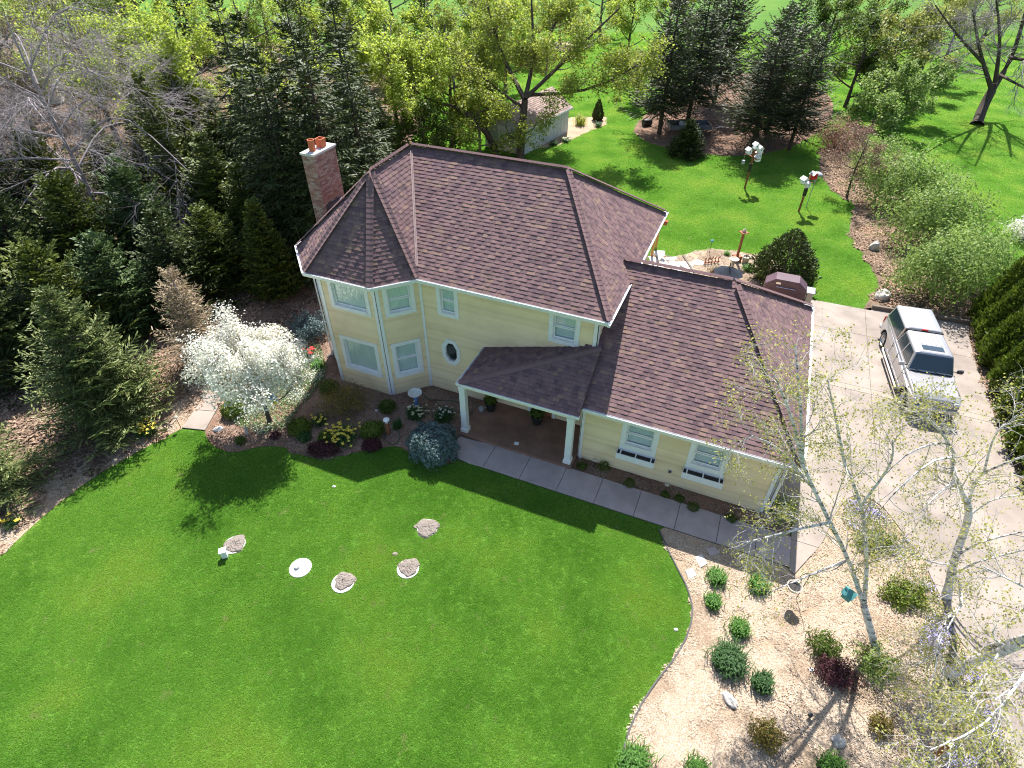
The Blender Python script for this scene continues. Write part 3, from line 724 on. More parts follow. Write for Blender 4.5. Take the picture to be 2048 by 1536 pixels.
def window(p, q, s0, s1, z0, z1, hung=True, back='curtain', tw=0.16):
    """opening s0..s1, z0..z1 on wall p-q; casing around it, sash, panes and what hangs behind"""
    T = frame_T(p, q); mb = MB()
    o = 0.05
    mb.box(s0 - tw, s0, 0.0, o, z0 - tw, z1 + tw, T=T); mb.box(s1, s1 + tw, 0.0, o, z0 - tw, z1 + tw, T=T)
    mb.box(s0, s1, 0.0, o - 0.003, z1, z1 + tw, T=T); mb.box(s0 - 0.0, s1, 0.0, o + 0.02, z0 - tw, z0, T=T)
    # reveals
    for a, b in ((s0, s0 + 0.012), (s1 - 0.012, s1)): mb.box(a, b, -0.14, -0.001, z0, z1, T=T)
    mb.box(s0 + 0.012, s1 - 0.012, -0.14, -0.001, z1 - 0.012, z1, T=T); mb.box(s0 + 0.012, s1 - 0.012, -0.14, -0.001, z0, z0 + 0.02, T=T)
    w = mb.build('window', MAT['white'], house)
    zm = (z0 + z1) / 2 + 0.03
    parts = [(z0 + 0.02, zm - 0.02, -0.035), (zm - 0.02, z1 - 0.012, -0.07)] if hung else [(z0 + 0.02, z1 - 0.012, -0.05)]
    for a, b, off in parts:
        f = 0.045; mb = MB(); x0, x1 = s0 + 0.013, s1 - 0.013
        mb.box(x0, x0 + f, off - 0.03, off, a, b, T=T); mb.box(x1 - f, x1, off - 0.03, off, a, b, T=T)
        mb.box(x0 + f, x1 - f, off - 0.03, off - 0.001, a, a + f, T=T); mb.box(x0 + f, x1 - f, off - 0.03, off - 0.001, b - f, b, T=T)
        mb.build('sash', MAT['white'], w)
        mb = MB(); mb.add([T(x) for x in ((x0 + f, off - 0.018, a + f), (x1 - f, off - 0.018, a + f), (x1 - f, off - 0.018, b - f), (x0 + f, off - 0.018, b - f))], [(0, 1, 2, 3)])
        mb.build('pane', MAT['glass'], w)
    mb = MB()
    if back == 'blind':
        for z in np.arange(z0 + 0.03, z1 - 0.03, 0.042):
            mb.add([T(x) for x in ((s0 + 0.03, -0.105, z), (s1 - 0.03, -0.105, z), (s1 - 0.03, -0.122, z + 0.036), (s0 + 0.03, -0.122, z + 0.036))], [(0, 1, 2, 3)])
        mb.build('blind', MAT['blind'], w)
    elif back == 'curtain':
        n = max(12, int((s1 - s0) / 0.035)); vs = []
        for k in range(n + 1):
            s = s0 + 0.02 + (s1 - s0 - 0.04) * k / n; oy = -0.105 + 0.010 * math.sin(k * 1.9) + 0.006 * math.sin(k * 0.7)
            vs += [T((s, oy, z0 + 0.01)), T((s, oy, z1 - 0.01))]
        mb.add(vs, [(2 * k, 2 * k + 2, 2 * k + 3, 2 * k + 1) for k in range(n)])
        mb.build('curtain', MAT['curtain'], w, smooth=True)
    return w

A, Bc, Cc, Dc, Ec, Fc, Gc = [W_CORN[k] for k in 'abcdefg']
zt = 5.40
# walls run so that the outside lies to the right of p->q
def hole(s0, s1, z0, z1): return (s0, s1, z0, z1)
front_h = [(0.84, 1.43, 3.98, 5.02), (5.33, 6.16, 4.03, 5.0), (0.88, 1.38, 1.68, 2.56)]
wall(A, Gc, 0, zt, front_h)
ch = 1.7112
cham_h = [(0.42, 1.29, 1.02, 2.42), (0.42, 1.29, 4.0, 5.05)]
wall(Bc, A, 0, zt, cham_h)
bay_h = [(0.57, 2.05, 1.02, 2.40), (0.57, 2.05, 4.03, 5.05)]
wall(Cc, Bc, 0, zt, bay_h)
lch_h = [(0.45, 1.35, 1.02, 2.42), (0.45, 1.35, 4.0, 5.05)]
wall(Dc, Cc, 0, zt, lch_h)
wall(Ec, Dc, 0, zt); wall(Fc, Ec, 0, zt); wall(Gc, Fc, 0, zt)
for h, hung in ((front_h[0], True), (front_h[1], True)): window(A, Gc, *h, hung=hung, back='curtain' if h is front_h[0] else 'blind')
for h in cham_h: window(Bc, A, *h)
for h in bay_h: window(Cc, Bc, *h, hung=False)
for h in lch_h: window(Dc, Cc, *h)
# octagonal window beside the porch
T = frame_T(A, Gc); mb = MB()
cx_, cz_ = 1.13, 2.12
def octo(rx, rz, k=0.42): return [(cx_ + sx * rx * a, cz_ + sz * rz * b) for sx, sz, a, b in ((1, -1, k, 1), (1, -1, 1, k), (1, 1, 1, k), (1, 1, k, 1), (-1, 1, k, 1), (-1, 1, 1, k), (-1, -1, 1, k), (-1, -1, k, 1))]
oo, oi_ = octo(0.41, 0.62), octo(0.245, 0.44)
vs = [T((x, 0.055, z)) for x, z in oo] + [T((x, 0.055, z)) for x, z in oi_] + [T((x, 0.0, z)) for x, z in oo] + [T((x, -0.06, z)) for x, z in oi_]
fs = []
for i in range(8):
    j = (i + 1) % 8
    fs += [(i, j, 8 + j, 8 + i), (i, 16 + i, 16 + j, j), (8 + i, 8 + j, 24 + j, 24 + i)]
mb.add(vs, fs); ow = mb.build('window', MAT['white'], house); ow['label'] = 'octagonal dark window in a wide white surround'
mb = MB(); mb.add([T((x, -0.05, z)) for x, z in oi_], [tuple(range(8))]); mb.build('pane', MAT['glass'], ow)
mb = MB(); mb.add([T((x * 1.0, -0.075, z)) for x, z in octo(0.3, 0.5)], [tuple(range(8))]); mb.build('room_shade', MAT['dark'], ow)  # black sheet painted as the unlit interior close behind the pane
# garage walls
GA, GB, GCc, GD = (7.1, -1.49), (13.70, -1.49), (13.70, 7.385), (6.94, 7.385)
gh = [(1.60, 2.54, 1.40, 2.32), (3.92, 4.86, 1.40, 2.32)]
wall(GA, GB, 0, 2.80, gh); wall((7.1, 0), GA, 0, 2.80); wall(GD, (6.94, 7.384), 0, 2.8) if False else None
wall(GCc, GD, 0, 2.80)
for h in gh: window(GA, GB, *h, back='blind', tw=0.17)
# right garage wall with two panel doors
wall(GB, GCc, 0, 2.80, [(0.9, 3.6, 0, 2.2), (4.6, 7.3, 0, 2.2)])
T = frame_T(GB, GCc)
for s0 in (0.9, 4.6):
    mb = MB(); mb.box(s0 + 0.01, s0 + 2.69, -0.1, -0.06, 0.05, 2.19, T=T)
    gd = mb.build('garage_door', MAT['white'], house)
    for i in range(4):
        for j in range(4):
            mb = MB(); mb.box(s0 + 0.08 + j * 0.66, s0 + 0.66 + j * 0.66, -0.059, -0.04, 0.12 + i * 0.53, 0.52 + i * 0.53, T=T); mb.build('panel', MAT['white'], gd)
# corner boards
def cboard(c, dirs, z0, z1, w=0.13, o=0.048):
    for (dx, dy), (nx, ny) in dirs:
        mb = MB(); a = np.array(c) + np.array([nx, ny]) * 0.0
        pts = [np.array(c) + np.array((nx, ny)) * 0.03, np.array(c) + np.array((nx, ny)) * o, np.array(c) + np.array((nx, ny)) * o + np.array((dx, dy)) * w, np.array(c) + np.array((nx, ny)) * 0.03 + np.array((dx, dy)) * w]
        mb.prism([tuple(p) for p in pts], z0, z1); mb.build('corner_board', MAT['white'], house)
r2 = math.sqrt(0.5)
cboard(Bc, [((-1, 0), (0, -1)), ((r2, r2), (r2, -r2))], 0.02, zt, 0.12)
cboard(Cc, [((1, 0), (0, -1)), ((-r2, r2), (-r2, -r2))], 0.02, zt, 0.12)
cboard(A, [((1, 0), (0, -1)), ((-r2, -r2), (r2, -r2))], 0.02, zt, 0.07)
cboard(Gc, [((-1, 0), (0, -1)), ((0, 1), (1, 0))], 3.6, zt, 0.13)
cboard(Dc, [((r2, -r2), (-r2, -r2)), ((0, 1), (-1, 0))], 0.02, zt, 0.13)
cboard(GA, [((1, 0), (0, -1)), ((0, 1), (-1, 0))], 0.02, 2.8, 0.09)
cboard(GB, [((-1, 0), (0, -1)), ((0, 1), (1, 0))], 0.02, 2.8, 0.12)
# flower boxes under the garage windows
T = frame_T(GA, GB)
for h in gh:
    s0, s1 = h[0] - 0.2, h[1] + 0.22; z0, z1 = 0.86, 1.12
    mb = MB()
    mb.box(s0, s1, 0.05, 0.07, z0, z1, T=T); mb.box(s0, s1, 0.31, 0.335, z0, z1, T=T)
    mb.box(s0, s0 + 0.02, 0.07, 0.31, z0, z1, T=T); mb.box(s1 - 0.02, s1, 0.07, 0.31, z0, z1, T=T); mb.box(s0 + 0.02, s1 - 0.02, 0.07, 0.31, z0, z0 + 0.03, T=T)
    fb = mb.build('flower_box', MAT['white'], house)
    mb = MB(); mb.box(s0 + 0.03, s1 - 0.03, 0.085, 0.295, z0 + 0.04, z1 - 0.05, T=T); mb.build('liner', MAT['blackbox'], fb)
    for s in (s0 + 0.14, (s0 + s1) / 2, s1 - 0.14):
        mb = MB(); mb.box(s - 0.02, s + 0.02, 0.071, 0.309, z1 - 0.03, z1 + 0.012, T=T); mb.build('bracket', MAT['white'], fb)
    mb = MB(); mb.box(h[0] - 0.17, h[1] + 0.17, 0.022, 0.052, 1.125, 1.228, T=T); mb.build('apron', MAT['white'], fb)
mb = MB(); mb.box(3.26, 3.38, 0.02, 0.07, 0.62, 0.76, T=T); ob = mb.build('outlet_box', MAT['grey'], house, bevel=0.008)
mb = MB(); mb.box(3.285, 3.355, 0.07, 0.085, 0.645, 0.69, T=T); mb.box(3.285, 3.355, 0.07, 0.085, 0.695, 0.74, T=T); mb.build('socket', MAT['darktrim'], ob)
# eaves: soffits and gutters
q = 0.414 * 0.416
E0, E1p, E2p, E3 = (0.172, -0.416), (-1.042, -1.63), (-3.892, -1.63), (-5.446, -0.076)
ER, EB, EL = (7.352, -0.416), (7.352, 8.762), (-5.446, 8.762)
mb = MB(); mb.prism([E3, E2p, E1p, E0, ER, EB, EL], 5.37, 5.39); mb.build('soffit', MAT['white'], house)
mb = MB(); mb.prism([(6.96, -1.9), (14.1, -1.9), (14.1, 7.79), (6.96, 7.79)], 2.775, 2.795); mb.build('soffit', MAT['white'], house)
def gutter(pts, ztop, h=0.15, w=0.115, name='gutter', closed=False):
    """white trough along the eave line, open on top"""
    P = [np.array(p, float) for p in pts]
    def off(d):
        out = []
        for i, p in enumerate(P):
            ns = []
            if i > 0: e = nrm(P[i] - P[i - 1]); ns.append(np.array([e[1], -e[0]]))
            if i < len(P) - 1: e = nrm(P[i + 1] - P[i]); ns.append(np.array([e[1], -e[0]]))
            n = ns[0] if len(ns) == 1 else (ns[0] + ns[1]) / (1 + np.dot(ns[0], ns[1]))
            out.append(p + n * d)
        return out
    R = [(-0.012, -h), (w * 0.75, -h), (w, -h * 0.3), (w, 0.0), (w - 0.014, 0.0), (w - 0.014, -0.05), (0.014, -0.05), (0.014, 0.0), (-0.012, 0.0)]
    offs = [off(a) for a, _ in R]; mb = MB(); n = len(R)
    vs = [(offs[k][i][0], offs[k][i][1], ztop + R[k][1]) for i in range(len(P)) for k in range(n)]
    fs = [(i * n + k, i * n + (k + 1) % n, (i + 1) * n + (k + 1) % n, (i + 1) * n + k) for i in range(len(P) - 1) for k in range(n)]
    fs += [tuple(range(n)), tuple(range((len(P) - 1) * n, len(P) * n))[::-1]]
    mb.add(vs, fs); return mb.build(name, MAT['white'], house)
gutter([EL, E3, E2p, E1p, E0, ER], ZE + 0.01); gutter([(7.352, -0.416 - 0.115), (7.352, 2.2)], ZE + 0.008); gutter([(7.352, 3.7), EB, EL], ZE + 0.01)
gutter([(7.17, -1.907), (14.12, -1.907), (14.12, 7.8), (7.4, 7.8)], ZG + 0.01)
# roof planes
APX, RL, RR = (-2.132, 0.921, ZR), (-2.25, 3.915, ZR), (4.258, 3.915, ZR)
def P3(p, z): return (p[0], p[1], z)
main_faces = {
    'front': [P3(E0, ZE), P3(ER, ZE), RR, RL],
    'right': [P3(ER, ZE), P3(EB, ZE), RR],
    'back': [P3(EB, ZE), P3(EL, ZE), RL, RR],
    'wing': [P3(E0, ZE), RL, APX],
    'turret_right': [P3(E1p, ZE), P3(E0, ZE), APX],
    'turret_front': [P3(E2p, ZE), P3(E1p, ZE), APX],
    'turret_left': [P3(E3, ZE), P3(E2p, ZE), APX],
    'left': [P3(EL, ZE), P3(E3, ZE), APX, RL]}
GRR, GRL = (10.837, 3.02, ZGR), (6.55, 3.02, ZGR)
g1, g2 = (14.12, -1.907), (14.12, 7.8)
sl_g = (ZGR - ZG) / (3.02 + 1.907)
gar_faces = {
    'front': [(7.1, -1.907, ZG), P3(g1, ZG), GRR, GRL, (6.55, -0.3, ZG + sl_g * 1.607)],
    'right': [P3(g1, ZG), P3(g2, ZG), GRR],
    'back': [P3(g2, ZG), (6.55, 7.8, ZG), GRL, GRR]}
PZ = 2.80; PL = 0.30
pf = lambda v: PZ + sl_g * (v + 2.30)
uh = 2.66 + (pf(-0.02) - PZ) / PL
porch_faces = {
    'front': [(2.66, -2.30, PZ), (7.16, -2.30, PZ), (7.16, -0.02, pf(-0.02)), (uh, -0.02, pf(-0.02))] if uh < 7.16 else [(2.66, -2.30, PZ), (7.16, -2.30, PZ), (7.16, -2.30 + (PL * 4.5) / sl_g, PZ + PL * 4.5)],
    'side': [(2.66, -0.02, PZ), (2.66, -2.30, PZ), (min(uh, 7.16), -2.30 + PL * (min(uh, 7.16) - 2.66) / sl_g, PZ + PL * (min(uh, 7.16) - 2.66)), (7.16, -0.02, PZ + PL * 4.5)]}
if uh < 7.16: porch_faces['side'] = [(2.66, -0.02, PZ), (2.66, -2.30, PZ), (uh, -0.02, pf(-0.02))]

def plane_frame(poly):
    P = [np.array(p, float) for p in poly]
    n = nrm(np.cross(P[1] - P[0], P[2] - P[0]))
    if n[2] < 0: n = -n
    e = nrm(np.cross(np.array([0, 0, 1.0]), n)); s = np.cross(n, e)
    o = P[int(np.argmin([p @ s for p in P]))]
    return o, e, s, n, [((p - o) @ e, (p - o) @ s) for p in P]

def clip_convex(sub, poly):
    A2 = sum(poly[i][0] * poly[(i + 1) % len(poly)][1] - poly[(i + 1) % len(poly)][0] * poly[i][1] for i in range(len(poly)))
    for i in range(len(poly)):
        x0, y0 = poly[i]; x1, y1 = poly[(i + 1) % len(poly)]
        a, b = -(y1 - y0), (x1 - x0)
        if A2 < 0: a, b = -a, -b
        sub = clip(sub, a, b, a * x0 + b * y0)
        if len(sub) < 3: return []
    return sub

EXPO = 0.150
shingle_meshes = {}
def tab_mesh(w, hb):
    key = (round(w, 3), hb)
    if key not in shingle_meshes:
        mb = MB(); mb.add([(0, 0, 0), (w, 0, 0), (w, EXPO + .03, 0), (0, EXPO + .03, 0), (0, 0, hb), (w, 0, hb), (w, EXPO + .03, .002), (0, EXPO + .03, .002)],
                          [(4, 5, 6, 7), (0, 1, 5, 4), (1, 2, 6, 5), (3, 0, 4, 7)])
        o = mb.build('shingle', MAT['shingle']); shingle_meshes[key] = o.data
        C.objects.unlink(o); bpy.data.objects.remove(o)
    return shingle_meshes[key]

def shingled(faces, parent, singles=None, base=0.012):
    """courses of laminated tabs over every plane; the nearest 300 of `singles` become shingle objects"""
    mb = MB(); cand = []
    rr = random.Random(3)
    Wc = [0.15, 0.19, 0.24, 0.30]
    for fname, poly in faces.items():
        o, e, s, n, P2 = plane_frame(poly)
        y1 = max(p[1] for p in P2); xa, xb = min(p[0] for p in P2), max(p[0] for p in P2)
        if sum(P2[i][0] * P2[(i + 1) % len(P2)][1] - P2[(i + 1) % len(P2)][0] * P2[i][1] for i in range(len(P2))) < 0: P2 = P2[::-1]
        y = -0.02; row = 0
        while y < y1:
            x = xa - rr.uniform(0, 0.3); up = rr.random() < 0.5
            while x < xb:
                w = rr.choice(Wc); up = not up
                hb = 0.026 if up else 0.016
                quad = [(x, y), (x + w - 0.004, y), (x + w - 0.004, y + EXPO + .03), (x, y + EXPO + .03)]
                sub = clip_convex(quad, [(p[0], p[1] - (0.0 if p[1] > 0.01 else 0.03)) for p in P2])
                if sub:
                    full = len(sub) == 4 and all(abs(a[0] - b[0]) + abs(a[1] - b[1]) < 1e-6 for a, b in zip(sub, quad))
                    if full and fname == singles:
                        cand.append((o + e * x + s * y + n * base, e, s, n, w - 0.004, hb))
                    else:
                        t3 = []
                        for (px, py) in sub:
                            h = hb + (0.002 - hb) * (py - y) / (EXPO + .03)
                            t3.append((o + e * px + s * py + n * (base + max(h, 0.002))))
                        k = len(sub); b3 = [o + e * px + s * py + n * (base - 0.004) for px, py in sub]
                        mb.add(t3 + b3, [tuple(range(k))] + [(i, k + i, k + (i + 1) % k, (i + 1) % k) for i in range(k)])
                x += w
            y += EXPO; row += 1
    if cand:
        M3 = house.matrix_basis
        cp = Vector((0, 0, CAM_H))
        cand.sort(key=lambda c: (Vector(HW(*c[0])) - cp).length)
        for i, (p0, e, s, n, w, hb) in enumerate(cand):
            if i < 295:
                ob = bpy.data.objects.new('shingle', tab_mesh(w, hb)); C.objects.link(ob); ob.parent = parent
                ob.matrix_local = Matrix(((e[0], s[0], n[0], p0[0]), (e[1], s[1], n[1], p0[1]), (e[2], s[2], n[2], p0[2]), (0, 0, 0, 1)))
            else:
                vs = [p0, p0 + e * w, p0 + e * w + s * (EXPO + .03), p0 + s * (EXPO + .03)]
                hs = [hb, hb, .002, .002]
                mb.add([v + n * h for v, h in zip(vs, hs)] + vs, [(0, 1, 2, 3), (4, 5, 1, 0), (5, 6, 2, 1), (7, 4, 0, 3)])
    me = bpy.data.meshes.new('shingle_courses'); me.from_pydata(mb.v, [], mb.f); me.materials.append(MAT['shingle']); me.update()
    o = link(bpy.data.objects.new('shingle_courses', me), parent); o['kind'] = 'stuff'
    return o

def deck(faces, name):
    mb = MB()
    for poly in faces.values(): mb.add(poly, [tuple(range(len(poly)))])
    return mb.build(name, MAT['deck'], house)

cap_me = {}
def caps(a, b, fa, fb, parent, w=0.15, step=0.19):
    """bent cap shingles along the line a->b between planes with normals fa, fb"""
    a, b = np.array(a, float), np.array(b, float); L = np.linalg.norm(b - a); t = (b - a) / L
    da = nrm(np.cross(fa, t)); db = nrm(np.cross(t, fb)) 
    mid = nrm(np.asarray(fa) + np.asarray(fb))
    if da @ np.cross(t, mid) > 0: pass
    sidea = da if (da @ np.cross(t, mid)) * 1 < 0 else -da
    sideb = db if (db @ np.cross(t, mid)) * 1 > 0 else -db
    n = int(L / step)
    for side in (sidea, sideb):
        pass
    key = (tuple(np.round(sidea, 3)), tuple(np.round(sideb, 3)))
    l = step + 0.05; h0, h1 = 0.046, 0.034
    mb = MB()
    up = mid
    def row(y, h): return [sidea * w + t * y + fa_n * h, t * y + up * (h + 0.012), sideb * w + t * y + fb_n * h]
    fa_n, fb_n = np.asarray(fa), np.asarray(fb)
    vs = row(0, h0) + row(l, h1) + [v - up * 0.012 for v in row(0, h0)]
    mb.add(vs, [(0, 1, 4, 3), (1, 2, 5, 4), (0, 6, 7, 1), (1, 7, 8, 2), (6, 0, 3), (2, 8, 5)])
    ob = mb.build('ridge_cap', MAT['cap'], parent); me = ob.data
    ob.location = a
    for i in range(1, n):
        c = ob.copy(); C.objects.link(c); c.parent = parent; c.location = tuple(a + t * step * i)

FN = {k: plane_frame(p)[3] for k, p in main_faces.items()}
roof = deck(main_faces, 'roof')
shingled(main_faces, roof)
caps(P3(ER, ZE), RR, FN['right'], FN['front'], roof)
caps(RL, RR, FN['front'], FN['back'], roof)
caps(P3(EB, ZE), RR, FN['back'], FN['right'], roof)
caps(P3(E0, ZE + 0.02), APX, FN['wing'], FN['turret_right'], roof)
caps(P3(E1p, ZE), APX, FN['turret_right'], FN['turret_front'], roof)
caps(P3(E2p, ZE), APX, FN['turret_front'], FN['turret_left'], roof)
caps(P3(E3, ZE), APX, FN['turret_left'], FN['left'], roof)
caps(APX, RL, FN['wing'], FN['left'], roof)
# valley metal between the turret wing and the main slope
a, b = np.array(P3(E0, ZE)), np.array(RL); t = nrm(b - a); a = a + t * 0.45; b = b - t * 0.25
mb = MB(); sw = nrm(np.cross(t, FN['wing'])); sm = nrm(np.cross(t, FN['front']))
if sw[0] > 0: sw = -sw
if sm[0] < 0: sm = -sm
for sd, nn in ((sw, FN['wing']), (sm, FN['front'])):
    mb.add([a + nn * 0.05, a + sd * 0.09 + nn * 0.052, b + sd * 0.09 + nn * 0.052, b + nn * 0.05], [(0, 1, 2, 3)])
    mb.add([a + sd * 0.045 + nn * 0.053, a + sd * 0.058 + nn * 0.072, b + sd * 0.058 + nn * 0.072, b + sd * 0.045 + nn * 0.053, a + sd * 0.07 + nn * 0.053, b + sd * 0.07 + nn * 0.053], [(0, 1, 2, 3), (1, 4, 5, 2)])
mb.build('valley_flashing', MAT['valley'], roof)
groof = deck(gar_faces, 'garage_roof')
shingled(gar_faces, groof, 'front')
GN_ = {k: plane_frame(p)[3] for k, p in gar_faces.items()}
caps(P3(g1, ZG), GRR, GN_['right'], GN_['front'], groof)
caps(P3(g2, ZG), GRR, GN_['back'], GN_['right'], groof)
caps((6.9, 3.02, ZGR), GRR, GN_['front'], GN_['back'], groof)
# porch: roof, beam, columns, floor, ceiling
proof = deck(porch_faces, 'porch_roof')
shingled(porch_faces, proof)
PN = {k: plane_frame(p)[3] for k, p in porch_faces.items()}
pe = porch_faces['side'][2]
caps((2.66, -2.30, PZ), pe, PN['side'], PN['front'], proof, 0.13)
mb = MB(); mb.add([(7.16, -2.3, PZ - .02), (7.16, -0.05, pf(-0.05) - 0.25), (7.16, -0.05, pf(-0.05) + 0.03), (7.16, -2.3, PZ + .035)], [(0, 1, 2, 3)]); mb.build('roof_end', MAT['deck'], proof)
gutter([(2.66, -0.02), (2.66, -2.30), (7.18, -2.30)], PZ + 0.02, 0.13, 0.10)
mb = MB(); mb.prism([(2.66, -2.3), (7.09, -2.3), (7.09, -0.02), (2.66, -0.02)], 2.64, 2.66); mb.build('porch_ceiling', MAT['white'], house)
mb = MB(); mb.box(2.55, 6.95, -2.12, -1.92, 2.42, 2.638); mb.box(2.55, 2.75, -1.92, -0.02, 2.42, 2.637); mb.build('beam', MAT['white'], house)
for u in (2.645, 6.83):
    mb = MB(); mb.box(u - .115, u + .115, -2.135, -1.905, 0.33, 2.30)
    col = mb.build('column', MAT['white'], house)
    mb = MB(); mb.box(u - .15, u + .15, -2.17, -1.87, 0.155, 0.33); mb.build('base', MAT['white'], col, bevel=0.015)
    mb = MB(); mb.box(u - .14, u + .14, -2.16, -1.88, 2.30, 2.418); mb.build('capital', MAT['white'], col, bevel=0.015)
    mb = MB(); mb.box(u - .06, u + .06, -2.142, -2.136, 0.5, 2.15); mb.build('panel', MAT['white'], col)
mb = MB(); mb.prism([(2.50, -2.26), (7.05, -2.26), (7.05, -0.02), (2.50, -0.02)], 0.02, 0.155); mb.build('porch_floor', MAT['porch'], house, bevel=0.01)
T = frame_T(A, Gc)
mb = MB(); mb.box(4.62, 5.5, 0.022, 0.06, 0.16, 2.2, T=T); dr = mb.build('front_door', MAT['wood_red'], house)
mb = MB(); mb.box(4.48, 4.62, 0.022, 0.075, 0.16, 2.34, T=T); mb.box(5.5, 5.64, 0.022, 0.075, 0.16, 2.34, T=T); mb.box(4.62, 5.5, 0.022, 0.074, 2.2, 2.34, T=T); mb.build('door_frame', MAT['white'], dr)
mb = MB(); mb.lathe([(0.0, 0.0), (0.03, 0.005), (0.035, 0.03), (0, 0.045)], (4.72, -0.1, 1.1), 10); mb.build('handle', MAT['alloy'], dr)
# downspouts
def spout(pts, name='downspout'):
    mb = MB(); mb.tube(pts, 0.042, 4); mb.build(name, MAT['white'], house)
spout([(-5.25, -0.05, 5.34), (-5.12, 0.02, 5.1), (-5.12, 0.02, 0.15), (-5.3, -0.15, 0.08)])
spout([(7.36, 2.05, 5.34), (7.36, 1.9, 5.26), (7.3, 1.7, 5.2)])
spout([(13.95, -1.75, 2.78), (13.82, -1.62, 2.5), (13.8, -1.6, 0.12), (13.95, -1.75, 0.07)])
# chimney: mortar core, courses of bricks, slab and two flues
CU0, CU1, CV0, CV1, CT = -5.76, -5.17, 1.62, 2.98, 8.52
mb = MB(); mb.box(CU0 + .012, CU1 - .012, CV0 + .012, CV1 - .012, 0, CT - .07)
chim = mb.build('chimney', MAT['mortar'], house)
mb = MB(); zz = 0.02; row = 0; rr = random.Random(9)
def brickface(p, d, L, n):
    global zz
    x = -0.115 if row % 2 else 0
    while x < L - 0.02:
        a, b = max(x, 0) + .006, min(x + 0.23, L) - .006
        if b - a > 0.03:
            o = 0.014 + rr.uniform(0, 0.008)
            P_ = [np.array(p) + np.array(d) * s + np.array(n) * k for s, k in ((a, -.02), (b, -.02), (b, o), (a, o))]
            mb.add([(w[0], w[1], z) for z in (zz, zz + 0.066) for w in P_], [(2, 3, 7, 6), (1, 2, 6, 5), (3, 0, 4, 7), (4, 5, 6, 7)])
        x += 0.23
while zz < CT - 0.14:
    brickface((CU0 + .012, CV0 + .012), (1, 0), CU1 - CU0 - .024, (0, -1))
    brickface((CU1 - .012, CV0 + .012), (0, 1), CV1 - CV0 - .024, (1, 0))
    brickface((CU0 + .012, CV1 - .012), (0, -1), CV1 - CV0 - .024, (-1, 0))
    brickface((CU1 - .012, CV1 - .012), (-1, 0), CU1 - CU0 - .024, (0, 1))
    zz += 0.077; row += 1
me = bpy.data.meshes.new('brickwork'); me.from_pydata(mb.v, [], mb.f); me.materials.append(MAT['brick'])
bw = link(bpy.data.objects.new('brickwork', me), chim); bw['kind'] = 'stuff'
mb = MB(); mb.prism([(CU0 - .04, CV0 - .04), (CU1 + .04, CV0 - .04), (CU1 + .04, CV1 + .04), (CU0 - .04, CV1 + .04)], CT - .069, CT + 0.02); mb.build('cap', MAT['cement'], chim, bevel=0.02)
def flue(u, v, r, h, sq):
    n = 4 if sq else 16; rot = PI / 4 if sq else 0; mb = MB()
    prof = [(r, 0), (r, h - .05), (r * 1.1, h - .04), (r * 1.1, h), (r * .82, h), (r * .82, 0.02)]
    vs, fs = [], []
    for R_, z in prof:
        for k in range(n): vs.append((u + R_ * math.cos(rot + 2 * PI * k / n), v + R_ * math.sin(rot + 2 * PI * k / n), CT + .02 + z))
    for i in range(len(prof) - 1):
        for k in range(n): fs.append((i * n + k, i * n + (k + 1) % n, (i + 1) * n + (k + 1) % n, (i + 1) * n + k))
    fs.append(tuple(range(5 * n, 6 * n))); mb.add(vs, fs); mb.build('flue', [MAT['terracotta']], chim, bevel=0.008)
    mb = MB(); mb.lathe([(0, 0.03), (r * 0.7, 0.03)], (u, v, CT + .02), 12); mb.build('flue_shade', MAT['dark'], chim)  # dark disc painted in for the shade down the flue
flue(-5.47, 1.98, 0.125, 0.42, False); flue(-5.46, 2.52, 0.20, 0.32, True)
mb = MB(); mb.prism([(CU1 + .0, CV0 + .1), (CU1 + .17, CV0 + .3), (CU1 + .17, CV1 - .35), (CU1, CV1 - .2)], 5.95, 6.5); mb.build('chimney_dark_block', MAT['darktrim'], chim)  # plain dark block against the roof side of the chimney

# ------------------------------------------------------------------ vegetation builders
def tubes(P, R, sides):
    """P (n,k,3) polylines, R (n,k) radii -> quads"""
    n, k, _ = P.shape
    T = nrm(np.gradient(P, axis=1))
    ref = np.where(np.abs(T[..., 2:3]) < 0.9, np.array([0, 0, 1.0]), np.array([1.0, 0, 0]))
    a = nrm(np.cross(T, ref)); b = np.cross(T, a)
    w = np.arange(sides) * 2 * PI / sides
    V = P[:, :, None, :] + R[:, :, None, None] * (a[:, :, None, :] * np.cos(w)[None, None, :, None] + b[:, :, None, :] * np.sin(w)[None, None, :, None])
    idx = np.arange(n * k * sides).reshape(n, k, sides)
    F = np.stack([idx[:, :-1], np.roll(idx, -1, 2)[:, :-1], np.roll(idx, -1, 2)[:, 1:], idx[:, 1:]], -1).reshape(-1, 4)
    return V.reshape(-1, 3), F

